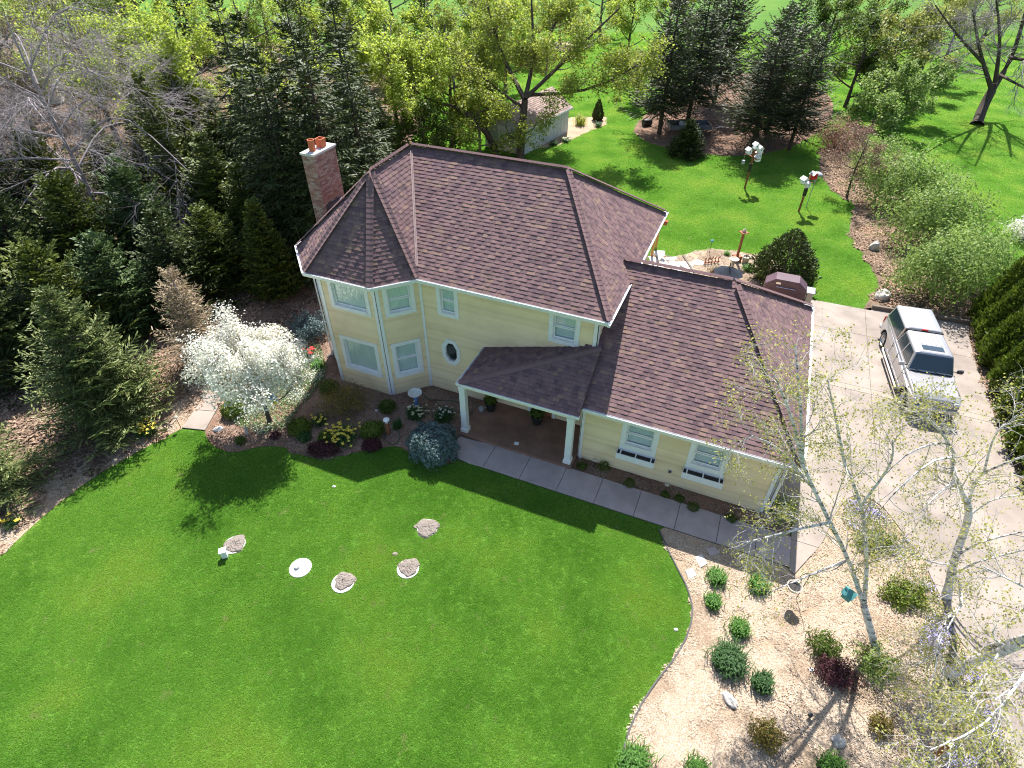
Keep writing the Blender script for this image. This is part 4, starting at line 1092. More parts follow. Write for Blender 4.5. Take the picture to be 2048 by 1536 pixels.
def grow(r, P, R, n, l0, l1, k, ang, up=0.1, wob=0.12, t0=0.25, ratio=0.6, rmin=0.006, out=None, t1=1.0, rmax=0.05):
    m, kk, _ = P.shape
    ln = np.linalg.norm(P[:, -1] - P[:, 0], axis=1); pr = ln / ln.sum()
    idx = r.choice(m, n, p=pr)
    t = r.uniform(t0, t1, n) * (kk - 1) * 0.999; i = t.astype(int); f = (t - i)[:, None]
    A, B = P[idx, i], P[idx, i + 1]
    s = A * (1 - f) + B * f; tg = nrm(B - A)
    q = r.normal(size=(n, 3)); q -= (q * tg).sum(1, keepdims=True) * tg
    if out is not None: q += out * nrm(np.stack([s[:, 0] - P[:, 0, 0].mean(), s[:, 1] - P[:, 0, 1].mean(), np.zeros(n)], 1)); q -= (q * tg).sum(1, keepdims=True) * tg
    q = nrm(q)
    an = r.normal(ang, 0.18, n)[:, None]
    d = nrm(np.cos(an) * tg + np.sin(an) * q)
    L = r.uniform(l0, l1, n) * (1 - 0.35 * t / (kk - 1))
    rs = np.maximum((R[idx, i] * (1 - f[:, 0]) + R[idx, i + 1] * f[:, 0]) * ratio, rmin); rs = np.minimum(rs, rmax)
    out_ = np.empty((n, k, 3)); out_[:, 0] = s
    for j in range(1, k):
        d = nrm(d + np.array([0, 0, up]) + r.normal(0, wob, (n, 3)))
        out_[:, j] = out_[:, j - 1] + d * (L / (k - 1))[:, None]
    RR_ = rs[:, None] * np.linspace(1, 0.3, k)[None]
    return out_, RR_

def pick(r, P, n, spread, t0=0.1):
    m, kk, _ = P.shape
    idx = r.integers(0, m, n); t = r.uniform(t0, 1, n) * (kk - 1) * 0.999; i = t.astype(int); f = (t - i)[:, None]
    return P[idx, i] * (1 - f) + P[idx, i + 1] * f + r.normal(0, spread, (n, 3))

def leaves(r, C_, size, flat_=0.7, aspect=0.55, droop=0.0):
    n = len(C_)
    N = r.normal(size=(n, 3)); N[:, 2] = np.abs(N[:, 2]) + flat_; N = nrm(N)
    d = r.normal(size=(n, 3)); d[:, 2] -= droop; d -= (d * N).sum(1, keepdims=True) * N; d = nrm(d)
    w = np.cross(N, d)
    s = size * r.uniform(0.6, 1.25, n)[:, None]
    return strips(C_, d * s * 0.5, w * s * 0.5 * aspect, N)

def polyline(pts, k=8):
    P = np.array(pts, float)
    if len(P) == 2: P = np.array([P[0], P[0] * .5 + P[1] * .5, P[1]])
    P = np.array(smooth(list(P), 4))
    t = np.linspace(0, len(P) - 1, k); i = np.minimum(t.astype(int), len(P) - 2); f = (t - i)[:, None]
    return P[i] * (1 - f) + P[i + 1] * f

def broadleaf(name, label, cat, limbs, bark, twigmat, leafm, seed, levels, nleaf, lsize, lspread=0.12, group=None, lflat=0.5, droop=0.0, limb_sides=9, extra=None, sub=None, t0=0.15):
    """limbs: [(world points, r0, r1)], the first is the trunk; levels: growth settings, last level carries leaves"""
    r = np.random.default_rng(seed)
    base = np.array(limbs[0][0][0], float)
    root = thing(name, label, cat, base, 0, group)
    k = 8
    LP = np.array([polyline(l[0], k) for l in limbs]) - base
    LR = np.array([np.linspace(l[1], l[2], k) for l in limbs])
    for i in range(len(limbs)):
        P_, R_ = LP[i:i + 1], LR[i:i + 1].copy()
        if i == 0: R_[0, 0] *= 1.35; P_ = P_.copy(); P_[0, 0, 2] -= 0.05
        V, F = tubes(P_, R_, limb_sides)
        npobj('trunk' if i == 0 else 'limb', V, F, bark, root, smooth=True)
    P, R = (LP[1:], LR[1:]) if len(limbs) > 3 else (LP, LR)
    parts = []; allP = [P]
    for j, lv in enumerate(levels):
        P, R = grow(r, P, R, **lv); allP.append(P)
        V, F = tubes(P, R, 5 if j == 0 else 3); parts.append((V, F, 0))
    V, F, mi = joined(parts)
    npobj('branches' if False else 'branchwork', V, F, twigmat, root, smooth=True)
    if nleaf:
        src = allP[-1]
        C_ = pick(r, src, nleaf, lspread, t0)
        if len(allP) > 2: C_ = np.concatenate([C_[: int(nleaf * .85)], pick(r, allP[-2], nleaf - int(nleaf * .85), lspread, 0.5)])
        V, F = leaves(r, C_, lsize, lflat, 0.6, droop)
        npobj('crown', V, F, leafm, root)
    if extra: extra(root, allP, r)
    return root

def auto_limbs(r, base, h, rad, r0, n, fork=0.3, lean=(0, 0), spread=0.55, arch=False):
    base = np.array(base, float); top = base + np.array([lean[0], lean[1], h * 0.9])
    L = [([base, base + (top - base) * 0.35 + r.normal(0, .1, 3) * [1, 1, 0], base + (top - base) * 0.7 + r.normal(0, .15, 3) * [1, 1, 0], top], r0, r0 * 0.18)]
    for i in range(n):
        t = fork + (0.8 - fork) * (i / max(1, n - 1)) ** 0.9; a = i * 2.4 + r.uniform(-.4, .4)
        s = base + (top - base) * t; ll = rad * (1.15 - 0.6 * t) * r.uniform(0.8, 1.15)
        rise = h * r.uniform(0.10, 0.30) * (1.1 - t * .4)
        e = s + np.array([math.cos(a) * ll, math.sin(a) * ll, rise])
        m = s * .5 + e * .5 + np.array([0, 0, -rise * .12]) + r.normal(0, .12, 3)
        if arch:
            e[2] = s[2] + rise * (1.6 * t - .75); m = s * .55 + e * .45 + np.array([0, 0, rise * .55]) + r.normal(0, .45, 3)
        L.append(([s, m, e], r0 * (0.55 - 0.3 * t), r0 * 0.1))
    return L

def auto_tree(name, label, cat, base, h, rad, seed, leafm, nleaf, lsize, bark='bark', twig='twig_brown', r0=None, nl=9, mult=1.0, group=None, fork=0.25, lean=(0, 0), up=0.12, lspread=0.14, droopy=False):
    r = np.random.default_rng(seed); r0 = r0 or h * 0.022
    base = np.array([base[0], base[1], 0.0]); L = auto_limbs(r, base, h, rad, r0, nl, fork, lean, arch=droopy)
    lv = [dict(n=int(60 * mult), l0=rad * .35, l1=rad * .6, k=6, ang=0.8, up=up, wob=0.13, t0=0.2, ratio=.55, rmin=0.012),
          dict(n=int(420 * mult), l0=rad * .16, l1=rad * .32, k=4, ang=0.75, up=up, wob=0.15, t0=0.15, ratio=.55, rmin=0.007),
          dict(n=int(1500 * mult), l0=rad * .08, l1=rad * .16, k=3, ang=0.7, up=up, wob=0.15, t0=0.15, ratio=.6, rmin=0.004)]
    if droopy:
        lv = [dict(n=110, l0=rad * .35, l1=rad * .7, k=8, ang=0.75, up=-.02, wob=0.16, t0=0.15, ratio=.5, rmin=0.018, rmax=.035), dict(n=1300, l0=rad * .16, l1=rad * .36, k=6, ang=0.65, up=-.05, wob=0.2, t0=0.1, ratio=.5, rmin=0.011, rmax=.016), dict(n=7800, l0=rad * .1, l1=rad * .2, k=3, ang=0.6, up=-.03, wob=0.22, t0=0.1, ratio=.55, rmin=0.008)]
    return broadleaf(name, label, cat, L, MAT[bark], MAT[twig], MAT[leafm] if nleaf else None, seed, lv, nleaf, lsize, lspread, group)

# conifers: tiers of branches carrying flat sprays of needles
def conifer_data(h, rad, nb, m, seed, sway=0.0, droop=0.25, lift=0.15, sw=0.05, sl=0.36, power=0.85, low=0.04, irregular=0.15, up_tip=0.2, core=True):
    r = np.random.default_rng(seed)
    t = np.sort(np.where(r.random(nb) < .72, 1 - np.sqrt(r.uniform(0, 1, nb)) * 0.98, r.uniform(.3, 1, nb)))
    t = low + (0.985 - low) * t
    az = np.arange(nb) * 2.39996 + r.normal(0, 0.25, nb)
    L = rad * np.clip((1 - t), 0.02, 1) ** power * r.uniform(1 - irregular * 1.6, 1 + irregular, nb) + 0.12
    el = lift + (0.75 - lift) * t ** 2.2 - droop * (1 - t) + r.normal(0, 0.09, nb)
    dirs = np.stack([np.cos(az), np.sin(az)], 1)
    S = np.linspace(0.0, 1, 6)
    br = np.empty((nb, 6, 3))
    for j, s in enumerate(S):
        br[:, j, :2] = dirs * (L * s * np.cos(el))[:, None]
        br[:, j, 2] = t * h + L * s * np.sin(el) + up_tip * L * (s ** 3) * 0.5 - 0.12 * L * math.sin(s * PI)
    # trunk and branch wood
    tr = np.array([[[0, 0, z] for z in np.linspace(-0.05, h * 0.95, 8)]])
    r0 = 0.016 * h + 0.03
    VT, FT = tubes(tr, np.linspace(r0, 0.012, 8)[None], 8)
    VB, FB = tubes(br[:, ::1], np.linspace(1, .2, 6)[None] * (0.008 + 0.012 * L)[:, None], 3)
    # sprays
    ss = np.linspace(0.16, 1.0, m)
    Ps, Ds, Ws = [], [], []
    for s in ss:
        f = s * 5 * 0.9999; i = int(f); f -= i
        p = br[:, i] * (1 - f) + br[:, i + 1] * f
        tg = nrm(br[:, i + 1] - br[:, i])
        sd = nrm(np.cross(tg, [0, 0, 1.0]))
        for sg in (-1, 1):
            l = (sl * L * (1 - s * 0.75) + 0.12) * r.uniform(0.7, 1.3, nb)
            a = r.normal(0.85, 0.16, nb)[:, None]
            d = nrm(tg * np.cos(a) + sd * np.sin(a) * sg + np.array([0, 0, -0.18]) + r.normal(0, 0.12, (nb, 3)))
            for q_ in (0.28, 0.72):
                nn = nrm(np.cross(d, tg) * sg + r.normal(0, 0.45, (nb, 3)))
                w = nrm(np.cross(d, nn))
                c = p + d * (l * q_)[:, None] + r.normal(0, 0.02, (nb, 3))
                Ps.append(c); Ds.append(d * (l * 0.36)[:, None]); Ws.append(w * (sw * r.uniform(0.6, 1.3, nb))[:, None])
        # along the branch top
        Ps.append(p + np.array([0, 0, 0.02])); Ds.append(tg * (L / m * 0.9)[:, None]); Ws.append(nrm(sd + r.normal(0, .5, (nb, 3))) * (sw * .8))
    V, F = strips(np.concatenate(Ps), np.concatenate(Ds), np.concatenate(Ws), None)
    V2, F2, mi = joined([(VT, FT, 0)])
    return (V2, F2), (V, F), (VB, FB)

conifer_cache = {}
def conifer(name, label, cat, top_px, h, rad, kind, seed, leafm, nb=220, m=8, bark='bark_dark', group=None, base=None, rz=None, **kw):
    """base is set from where the tip shows in the photo and the height"""
    B = G(top_px[0], top_px[1], h) if base is None else np.array([base[0], base[1], 0])
    root = thing(name, label, cat, (B[0], B[1], 0), (seed * 1.7) % 6.28 if rz is None else rz, group)
    key = (kind, leafm, nb, m)
    if key not in conifer_cache:
        a, b, c = conifer_data(1.0 * h, rad, nb, m, seed, **kw)
        conifer_cache[key] = (npdata('trunk', a[0], a[1], MAT[bark], smooth=True), npdata('crown', b[0], b[1], MAT[leafm]), npdata('branchwork', c[0], c[1], MAT[bark]), h, rad)
    tm, cm, bm_, hh, rr_ = conifer_cache[key]
    sc = (rad / rr_, rad / rr_, h / hh)
    for nm, me in (('trunk', tm), ('crown', cm), ('branchwork', bm_)):
        o = link(bpy.data.objects.new(nm, me), root); o.scale = sc
    return root

def tip_height(base, ty):
    """height at which a tree standing at this ground point reaches the photo row ty"""
    lo, hi = 0.3, 15.5
    for _ in range(40):
        z = (lo + hi) / 2; d = np.array([base[0], base[1], z - CAM_H]); y = 768 - F_PX * (d @ _u2) / (d @ _fw)
        if y > ty: lo = z
        else: hi = z
    return lo

def blob_leaves(r, n, rx, ry, rz, size, rough=0.18, shell=0.5, cz=0.55, aspect=0.6, outward=0.9):
    """leaves through the outer volume of an uneven rounded bush standing on z=0"""
    d = nrm(r.normal(size=(n, 3))); d[:, 2] = np.abs(d[:, 2]) * 1.0 - 0.25 * (r.random(n) < 0.35); d = nrm(d)
    ph = r.uniform(0, 6.28, 6)
    lump = 1 + rough * (np.sin(d[:, 0] * 5 + ph[0]) * np.sin(d[:, 1] * 6 + ph[1]) + 0.7 * np.sin(d[:, 0] * 11 + ph[2] + d[:, 2] * 7) * np.sin(d[:, 1] * 9 + ph[3]))
    q = (shell + (1 - shell) * r.uniform(0, 1, n) ** 0.6) * lump
    P = d * q[:, None] * np.array([rx, ry, rz * (1 - cz * 0.3)]) + np.array([0, 0, rz * 0.28])
    P[:, 2] = np.maximum(P[:, 2], 0.03)
    N = nrm(d * outward + r.normal(0, 0.5, (n, 3)))
    t = r.normal(size=(n, 3)); t -= (t * N).sum(1, keepdims=True) * N; t = nrm(t)
    s = size * r.uniform(0.6, 1.3, n)[:, None]
    return strips(P, t * s * .5, np.cross(N, t) * s * .5 * aspect, N)

def shrub(name, label, cat, px, rx, rz, n, size, leafm, seed, ry=None, group=None, stems=True, rough=0.18, shell=0.5, aspect=0.6, base=None, stem_mat='twig_brown', at=None):
    r = np.random.default_rng(seed); B = G(*px) if at is None else np.array([at[0], at[1], 0])
    root = thing(name, label, cat, (B[0], B[1], 0), 0, group)
    V, F = blob_leaves(r, n, rx, ry or rx, rz, size, rough, shell, aspect=aspect)
    npobj('foliage', V, F, MAT[leafm], root)
    if stems:
        k = 14; a = r.uniform(0, 6.28, k)
        tip = np.stack([np.cos(a) * rx * .6, np.sin(a) * (ry or rx) * .6, np.full(k, rz * .8)], 1) * r.uniform(.6, 1, (k, 1))
        P = np.stack([tip * 0.02, tip * [.45, .45, .5], tip], 1); P[:, 0, 2] = -0.02
        V, F = tubes(P, np.array([[.018, .012, .005]]) * np.ones((k, 1)), 4)
        npobj('stem', V, F, MAT[stem_mat], root)['kind'] = 'stuff'
    return root

def blade_clump(name, label, cat, px, rad, h, n, seed, leafm='blade', w=0.022, group=None, flowers=None, at=None, lean=0.55):
    """tuft of arching strap leaves, optional blossoms on stalks"""
    r = np.random.default_rng(seed); B = G(*px) if at is None else np.array([at[0], at[1], 0])
    root = thing(name, label, cat, (B[0], B[1], 0), 0, group)
    a = r.uniform(0, 6.28, n); d = np.stack([np.cos(a), np.sin(a), np.zeros(n)], 1)
    b0 = np.stack([r.normal(0, rad * .38, n), r.normal(0, rad * .38, n), np.zeros(n)], 1)
    ln = rad * r.uniform(0.35, 1.0, n)[:, None] * lean; hh = h * r.uniform(.6, 1.1, n)[:, None]
    side = np.stack([-np.sin(a), np.cos(a), np.zeros(n)], 1) * w * .5
    z = np.array([0, 0, 1.0])
    rows = [(0.0, 0.0, 1.0), (0.25, 0.6, 1.0), (0.65, 0.95, .8), (1.15, 0.8, 0.15)]
    V = np.stack([x for s, q, ww in rows for x in (b0 + d * ln * s + z * hh * q - side * ww, b0 + d * ln * s + z * hh * q + side * ww)], 1)
    F0 = np.array([[0, 1, 3, 2], [2, 3, 5, 4], [4, 5, 7, 6]])
    F = (np.arange(n)[:, None, None] * 8 + F0[None]).reshape(-1, 4)
    npobj('foliage', V.reshape(-1, 3), F, MAT[leafm], root)
    if flowers:
        fm, fn, fr, fs = flowers
        c = np.stack([r.normal(0, fr * .5, fn), r.normal(0, fr * .5, fn), h * r.uniform(.8, 1.15, fn)], 1)
        Pp, Dd, Ww = [], [], []
        for k in range(6):
            an = k * PI / 3 + r.uniform(0, 1, fn); dd = np.stack([np.cos(an), np.sin(an), r.uniform(-.1, .35, fn)], 1)
            Pp.append(c + dd * fs * .5); Dd.append(dd * fs * .5); Ww.append(nrm(np.cross(dd, [0, 0, 1.])) * fs * .24)
        V, F = strips(np.concatenate(Pp), np.concatenate(Dd), np.concatenate(Ww), None)
        o = npobj('blossom', V, F, MAT[fm], root); o['kind'] = 'stuff'
        P = np.stack([c * [.5, .5, 0], c * [.9, .9, .6], c], 1); V, F = tubes(P, np.full((fn, 3), .005), 3)
        o = npobj('stalk', V, F, MAT[leafm], root); o['kind'] = 'stuff'
    return root

def rock(name, label, px, rx, ry, rz, seed, m='rock', rot=0.0, cat='rock', at=None, group=None):
    r = np.random.default_rng(seed); B = G(*px) if at is None else np.array([at[0], at[1], 0])
    bm = bmesh.new(); bmesh.ops.create_icosphere(bm, subdivisions=3, radius=1)
    ph = Vector(r.uniform(0, 50, 3))
    for v in bm.verts:
        n = mnoise.noise(v.co * 1.3 + ph) * .35 + mnoise.noise(v.co * 3.1 + ph) * .14
        v.co *= 1 + n
        v.co.x *= rx; v.co.y *= ry; v.co.z = max(v.co.z * rz, -rz * .35)
    me = bpy.data.meshes.new(name); bm.to_mesh(me); bm.free(); me.materials.append(MAT[m])
    o = link(bpy.data.objects.new(name, me)); o.location = (B[0], B[1], rz * .25); o.rotation_euler = (0, 0, rot)
    return tag(o, label, cat, group)

# ------------------------------------------------------------------ trees
WG = 'evergreens in the dark woods beside the house'
conifer('spruce_tree', 'broad blue-green spruce standing alone before the dark woods', 'tree', (84, 578), 6.0, 2.45, 'open', 3, 'nd_blue', nb=300, m=13, irregular=.28, low=0.03, droop=0.28, sl=0.36, sw=0.03)
conifer('spruce_tree', 'blue-green spruce cut by the photo edge beside the chip path', 'tree', (0, 0), 4.6, 2.0, 'open', 4, 'nd_blue', nb=300, m=13, base=G(-22, 1000))
conifer('spruce_tree', 'slim green spruce in the wood gap nearest the turret', 'tree', (500, 395), 5.2, 1.45, 'spruce', 5, 'nd_cedar', low=0.03, droop=0.15)
conifer('spruce_tree', 'dying brown spruce with bare top behind the white flowering tree', 'tree', (330, 525), 5.0, 1.6, 'thin', 6, 'nd_dead', nb=130, m=10, irregular=.3, low=0.04, droop=0.1, sw=0.02, sl=0.4, bark='bark_pale')
dark = [((70, 745), 545, 2.0, 'dark spruce just behind the lone blue-green spruce, toward the barrel'), ((165, 690), 480, 2.1, 'dark spruce rising right over the lone blue-green spruce'), ((270, 655), 470, 2.0, 'dark spruce directly behind the dying brown spruce'),
        ((380, 610), 430, 2.0, 'dark spruce between the brown spruce and the slim green one'), ((455, 570), 410, 1.8, 'dark spruce touching the slim green spruce'), ((-10, 640), 420, 2.2, 'dark spruce half outside the frame above the blue barrel'),
        ((95, 600), 380, 2.2, 'dark spruce in the second row of the woods, above the barrel'), ((205, 560), 350, 2.3, 'dark spruce under the drooping silver limbs'), ((320, 535), 320, 2.2, 'dark spruce on the shaded side of the bare silver trunk'),
        ((440, 490), 330, 2.0, 'dark spruce in the second row near the turret'), ((545, 470), 330, 1.9, 'dark spruce just beyond the chimney foot'), ((-60, 540), 300, 2.3, 'dark spruce outside the left frame edge in the third row'),
        ((60, 500), 290, 2.3, 'dark spruce in the third row behind the silver limbs'), ((150, 470), 260, 2.2, 'dark spruce behind the crown of the bare silver tree'), ((610, 420), 255, 2.0, 'dark spruce right behind the chimney shaft')]
for i, (bp, ty, rd, lb) in enumerate(dark):
    B = G(*bp); conifer('spruce_tree', lb, 'tree', None, tip_height(B, ty) * 1.04, rd * 1.3, ('dark', 'darkb', 'feather')[i % 3], 20 + i, ('nd_dark', 'nd_spruce', 'nd_cedar')[(i * 2) % 3], low=0.02, droop=(.25, .1, .35)[i % 3], irregular=(.15, .3, .25)[i % 3], base=B, group=WG)
cedar = [((395, 470), 140, 1.5, 'tall narrow green cedar in front of the yellow maple'), ((475, 500), 265, 1.9, 'green cedar with feathery side boughs below the yellow maple'), ((525, 520), 325, 1.6, 'shorter green cedar next to the feathery cedar'),
         ((715, 400), 175, 1.8, 'green cedar between the chimney and the roof ridge'), ((775, 360), 205, 1.6, 'green cedar just behind the roof peak'), ((430, 440), 215, 1.7, 'green cedar between the tall narrow one and the feathery one'),
         ((340, 440), 230, 1.7, 'green cedar behind the bare silver tree'), ((560, 430), 250, 1.6, 'green cedar on the woods side of the chimney'), ((260, 420), 240, 1.8, 'green cedar deep in the woods under the silver crown'), ((345, 385), 160, 1.7, 'green cedar showing between the yellow maple trunks'), ((480, 400), 190, 1.8, 'green cedar at the foot of the weeping spruces'), ((410, 360), 110, 1.7, 'green cedar farthest back under the big yellow maple'), ((530, 370), 170, 1.7, 'green cedar between the weeping spruces and the chimney')]
for i, (bp, ty, rd, lb) in enumerate(cedar):
    B = G(*bp); conifer('cedar_tree', lb, 'tree', None, tip_height(B, ty), rd * 1.25, 'cedar', 40 + i, 'nd_cedar', low=0.02, droop=-0.15, lift=0.35, irregular=0.25, sw=0.05, power=0.7, base=B, group=WG)
conifer('cedar_tree', 'brownish cedar with rusty branch tips behind the chimney', 'tree', (605, 135), 9.6, 2.1, 'brown', 50, 'nd_brown', low=0.02, droop=0.1)
conifer('cedar_tree', 'low brownish cedar beside the rusty tipped one', 'tree', (655, 215), 7.0, 1.7, 'brown', 51, 'nd_brown', low=0.02, droop=0.1)
tall = [((600, 60), 11.5, 3.5, 'weeping dark spruce between the two tallest spruces, nearer the house'), ((505, 95), 10.8, 3.2, 'weeping dark spruce at the edge of the yellow maple crown'), ((590, 190), 9.0, 2.8, 'lower weeping dark spruce behind the rusty cedar'), ((420, -30), 12.5, 3.2, 'weeping dark spruce hidden among the yellow maple crowns'), ((680, 60), 11, 3.2, 'weeping dark spruce just inside the dense yellow maple'), ((470, 20), 12.0, 3.4, 'tall weeping dark spruce behind the yellow maple'), ((560, -40), 13.0, 3.6, 'tallest weeping dark spruce at the top edge of the photo'),
        ((650, -70), 13.0, 3.5, 'tall weeping dark spruce next to the leafy yellow maple'), ((545, 130), 9.5, 3.0, 'weeping dark spruce in front of the tallest one')]
for i, (tp, h, rd, lb) in enumerate(tall):
    conifer('spruce_tree', lb, 'tree', tp, h, rd, 'weep', 60 + i, 'nd_dark', low=0.03, droop=0.45, up_tip=-0.3, sw=0.045, sl=0.42, group=WG)
for i, (bp, ty, lb) in enumerate([((-30, 170), -60, 'far dark spruce at the top corner of the photo'), ((130, 140), -70, 'far dark spruce behind the silver crown'), ((270, 140), -70, 'far dark spruce behind the big yellow maple'), ((400, 130), -90, 'far dark spruce at the top edge left of the tall spruces'), ((620, 120), -80, 'far dark spruce between the yellow crowns at the top edge'),
        ((700, 130), -60, 'far dark spruce right behind the dense yellow maple'), ((860, 140), -40, 'far dark spruce at the top edge above the roof peak'), ((950, 130), -30, 'far dark spruce at the top edge beside the willow crown')]):
    B = G(*bp); conifer('spruce_tree', lb, 'tree', None, min(13, tip_height(B, ty)), 3.6, 'farfill', 500 + i, 'nd_dark', nb=150, m=7, low=.02, droop=.3, sw=.08, base=B, group='far dark spruces along the top edge')
pines = [((1338, -40), 11.0, 3.6, (1318, 268), 'pine over the trailer, nearest the yellow-green bush'), ((1432, -60), 11.5, 3.7, None, 'pine standing behind the grey trailer'),
         ((1540, 15), 10.0, 3.7, (1503, 300), 'pine with its trunk right behind the white birdhouses'), ((1610, -20), 10.5, 3.6, None, 'pine on the far side of the red chip bed'),
         ((1490, -90), 12.0, 3.7, None, 'pine at the back between its neighbours, tip out of frame'), ((1655, 45), 9.0, 2.8, None, 'shorter pine at the end of the pine row by the reddish bush')]
for i, (tp, h, rd, bp, lb) in enumerate(pines):
    conifer('pine_tree', lb, 'tree', tp, h, rd, 'pine', 70 + i, 'nd_pine', low=0.17, droop=0.2, irregular=0.3, power=0.6, sw=0.045, sl=0.42, base=None if bp is None else G(*bp), group='pines in the mulch bed')
conifer('spruce_tree', 'small bushy spruce on the lawn in front of the trailer', 'tree', (1366, 246), 2.7, 1.45, 'spruce', 80, 'nd_dark', base=G(1370, 312))
def dense_cone(name, label, cat, px, rad, h, n, size, leafm, seed, belly=0.25, group=None, at=None, aspect=.45, flut=0.06, vertical=0.6):
    r = np.random.default_rng(seed); B = G(*px) if at is None else np.array([at[0], at[1], 0])
    root = thing(name, label, cat, (B[0], B[1], 0), 0, group)
    t = 1 - np.sqrt(r.uniform(0, 1, n)); t = np.clip(t * 1.02, 0, 1); a = r.uniform(0, 6.28, n)
    prof = np.where(t < belly, 0.72 + 0.28 * np.sin(t / belly * PI / 2), np.clip(1 - (t - belly) / (1 - belly), 0, 1) ** 0.75)
    fl = 1 + flut * np.sin(a * 7 + t * 6 + seed) + flut * np.sin(a * 13 - t * 23)
    q = rad * prof * fl * r.uniform(0.72, 1.05, n) + 0.02
    P = np.stack([q * np.cos(a), q * np.sin(a), t * h * .97 + .03 + r.normal(0, .03, n)], 1)
    o_ = np.stack([np.cos(a), np.sin(a), np.full(n, .35)], 1)
    d = nrm(np.array([0, 0, vertical]) + .5 * o_ + r.normal(0, .28, (n, 3))); tw = r.normal(0, 1, n)[:, None]
    w = nrm(np.cross(d, o_ + r.normal(0, .6, (n, 3))))
    s = size * r.uniform(.6, 1.3, n)[:, None]
    V, F = strips(P, d * s * .5, w * s * .5 * aspect, None); npobj('crown', V, F, MAT[leafm], root)
    mb = MB(); mb.tube([(0, 0, -.03), (0, 0, h * .4), (0, 0, h * .9)], [.07, .05, .015], 7); mb.build('trunk', MAT['bark'], root)
    return root
dense_cone('yew_tree', 'dense dark cone-shaped evergreen behind the covered grill', 'tree', (1560, 562), 1.55, 3.1, 9000, 0.17, 'nd_dark', 81, belly=.3, vertical=.3, flut=.1)
dense_cone('arborvitae', 'little dark conical arborvitae at the end of the shed bed', 'tree', (1195, 240), 0.5, 1.9, 2500, 0.15, 'nd_dark', 82)
hedge = [(1950, 650), (1958, 690), (1972, 735), (1988, 790), (2006, 848), (2030, 915), (2058, 988), (2092, 1065)]
hl = ['arborvitae of the drive hedge standing furthest back by the timber edge', 'second arborvitae from the back of the drive hedge', 'drive hedge arborvitae beside the truck cab roof', 'drive hedge arborvitae level with the truck windshield',
      'drive hedge arborvitae level with the truck hood', 'drive hedge arborvitae just past the truck front bumper', 'drive hedge arborvitae behind the birch leaves', 'drive hedge arborvitae nearest the camera at the photo edge']
for i, p in enumerate(hedge):
    B = G(*p) + np.array([0.75, 0.1, 0])
    dense_cone('arborvitae', hl[i], 'tree', None, 0.92 + 0.06 * (i % 3), 4.2 - 0.12 * (i % 3), 6500, 0.21, 'nd_arb', 90 + i, belly=.2, group='arborvitae hedge along the driveway', at=B, flut=.14)

# leafy trees
LT = [((440, 330), 10.5, 5.2, 'lf_yellow', 30000, 'big yellow-green budding maple above the dark cedars'), ((245, 300), 10.5, 5.0, 'lf_yellow', 9000, 'sparse yellow-green maple behind the bare silver tree'),
      ((800, 320), 10.2, 4.4, 'lf_yellow', 30000, 'full yellow-green maple with dense crown behind the chimney'), ((905, 290), 9.6, 3.8, 'lf_willow', 18000, 'yellow-green tree between the dense maple and the forked willow'),
      ((960, 320), 6.0, 2.7, 'lf_willow', 11000, 'olive green leafing tree just behind the roof ridge'), ((855, 340), 5.0, 2.2, 'lf_green', 9000, 'mid green small tree shading the roof peak'),
      ((340, 290), 10.0, 4.6, 'lf_yellow', 20000, 'yellow-green maple left of the big one at the woods edge'), ((530, 250), 11.0, 4.8, 'lf_yellow', 16000, 'yellow-green maple crown in front of the tall weeping spruces'),
      ((120, 260), 10.0, 4.6, 'lf_olive', 9000, 'thin olive maple near the top corner of the photo'), ((20, 330), 9.5, 4.4, 'lf_olive', 7000, 'thin olive maple at the photo edge above the dark spruces'),
      ((720, 180), 10.0, 4.0, 'lf_yellow', 15000, 'yellow-green maple at the top edge beside the tall spruces'), ((960, 200), 10.0, 3.8, 'lf_yellow', 13000, 'yellow-green maple at the top edge behind the willow')]
LT += [((1010, 185), 9.5, 3.6, 'lf_yellow', 12000, 'yellow-green maple right behind the willow fork'), ((1200, 75), 9.5, 4.2, 'lf_yellow', 10000, 'far yellow-green tree at the top edge above the shed bed'), ((1330, 100), 9, 3.6, 'lf_willow', 9000, 'olive-green tree at the top edge beside the first pine'), ((570, 215), 10.5, 4.2, 'lf_green', 12000, 'mid green tree standing among the weeping spruces'), ((215, 215), 10, 4.4, 'lf_green', 11000, 'mid green tree behind the bare silver crown'), ((60, 170), 11, 4.6, 'lf_yellow', 12000, 'far yellow-green tree at the top corner of the photo'), ((190, 150), 11, 4.8, 'lf_olive', 14000, 'far olive tree at the top edge behind the silver crown'), ((320, 150), 11.5, 5, 'lf_yellow', 18000, 'far yellow-green tree at the top edge behind the big maple'),
       ((640, 130), 11, 4.6, 'lf_yellow', 14000, 'far yellow-green tree at the top edge between the tall spruces'), ((800, 150), 11, 4.8, 'lf_yellow', 17000, 'far yellow-green tree at the top edge behind the dense maple'), ((1020, 120), 10, 4.4, 'lf_willow', 11000, 'far olive-green tree at the top edge beyond the shed'), ((1120, 90), 9, 4.0, 'lf_yellow', 8000, 'farthest yellow-green tree seen above the sandy plot'),
       ((-60, 260), 11, 5.0, 'lf_olive', 12000, 'olive tree outside the corner with boughs reaching into the photo')]
for i, (bp, h, rd, lf, nlv, lb) in enumerate(LT):
    auto_tree('maple_tree', lb, 'tree', G(*bp), h, rd, 401 + i, lf, int(nlv * .66), .215 if bp[1] > 200 else .26, mult=.85 if bp[1] > 200 else .5, nl=12, fork=.2, lspread=.2)
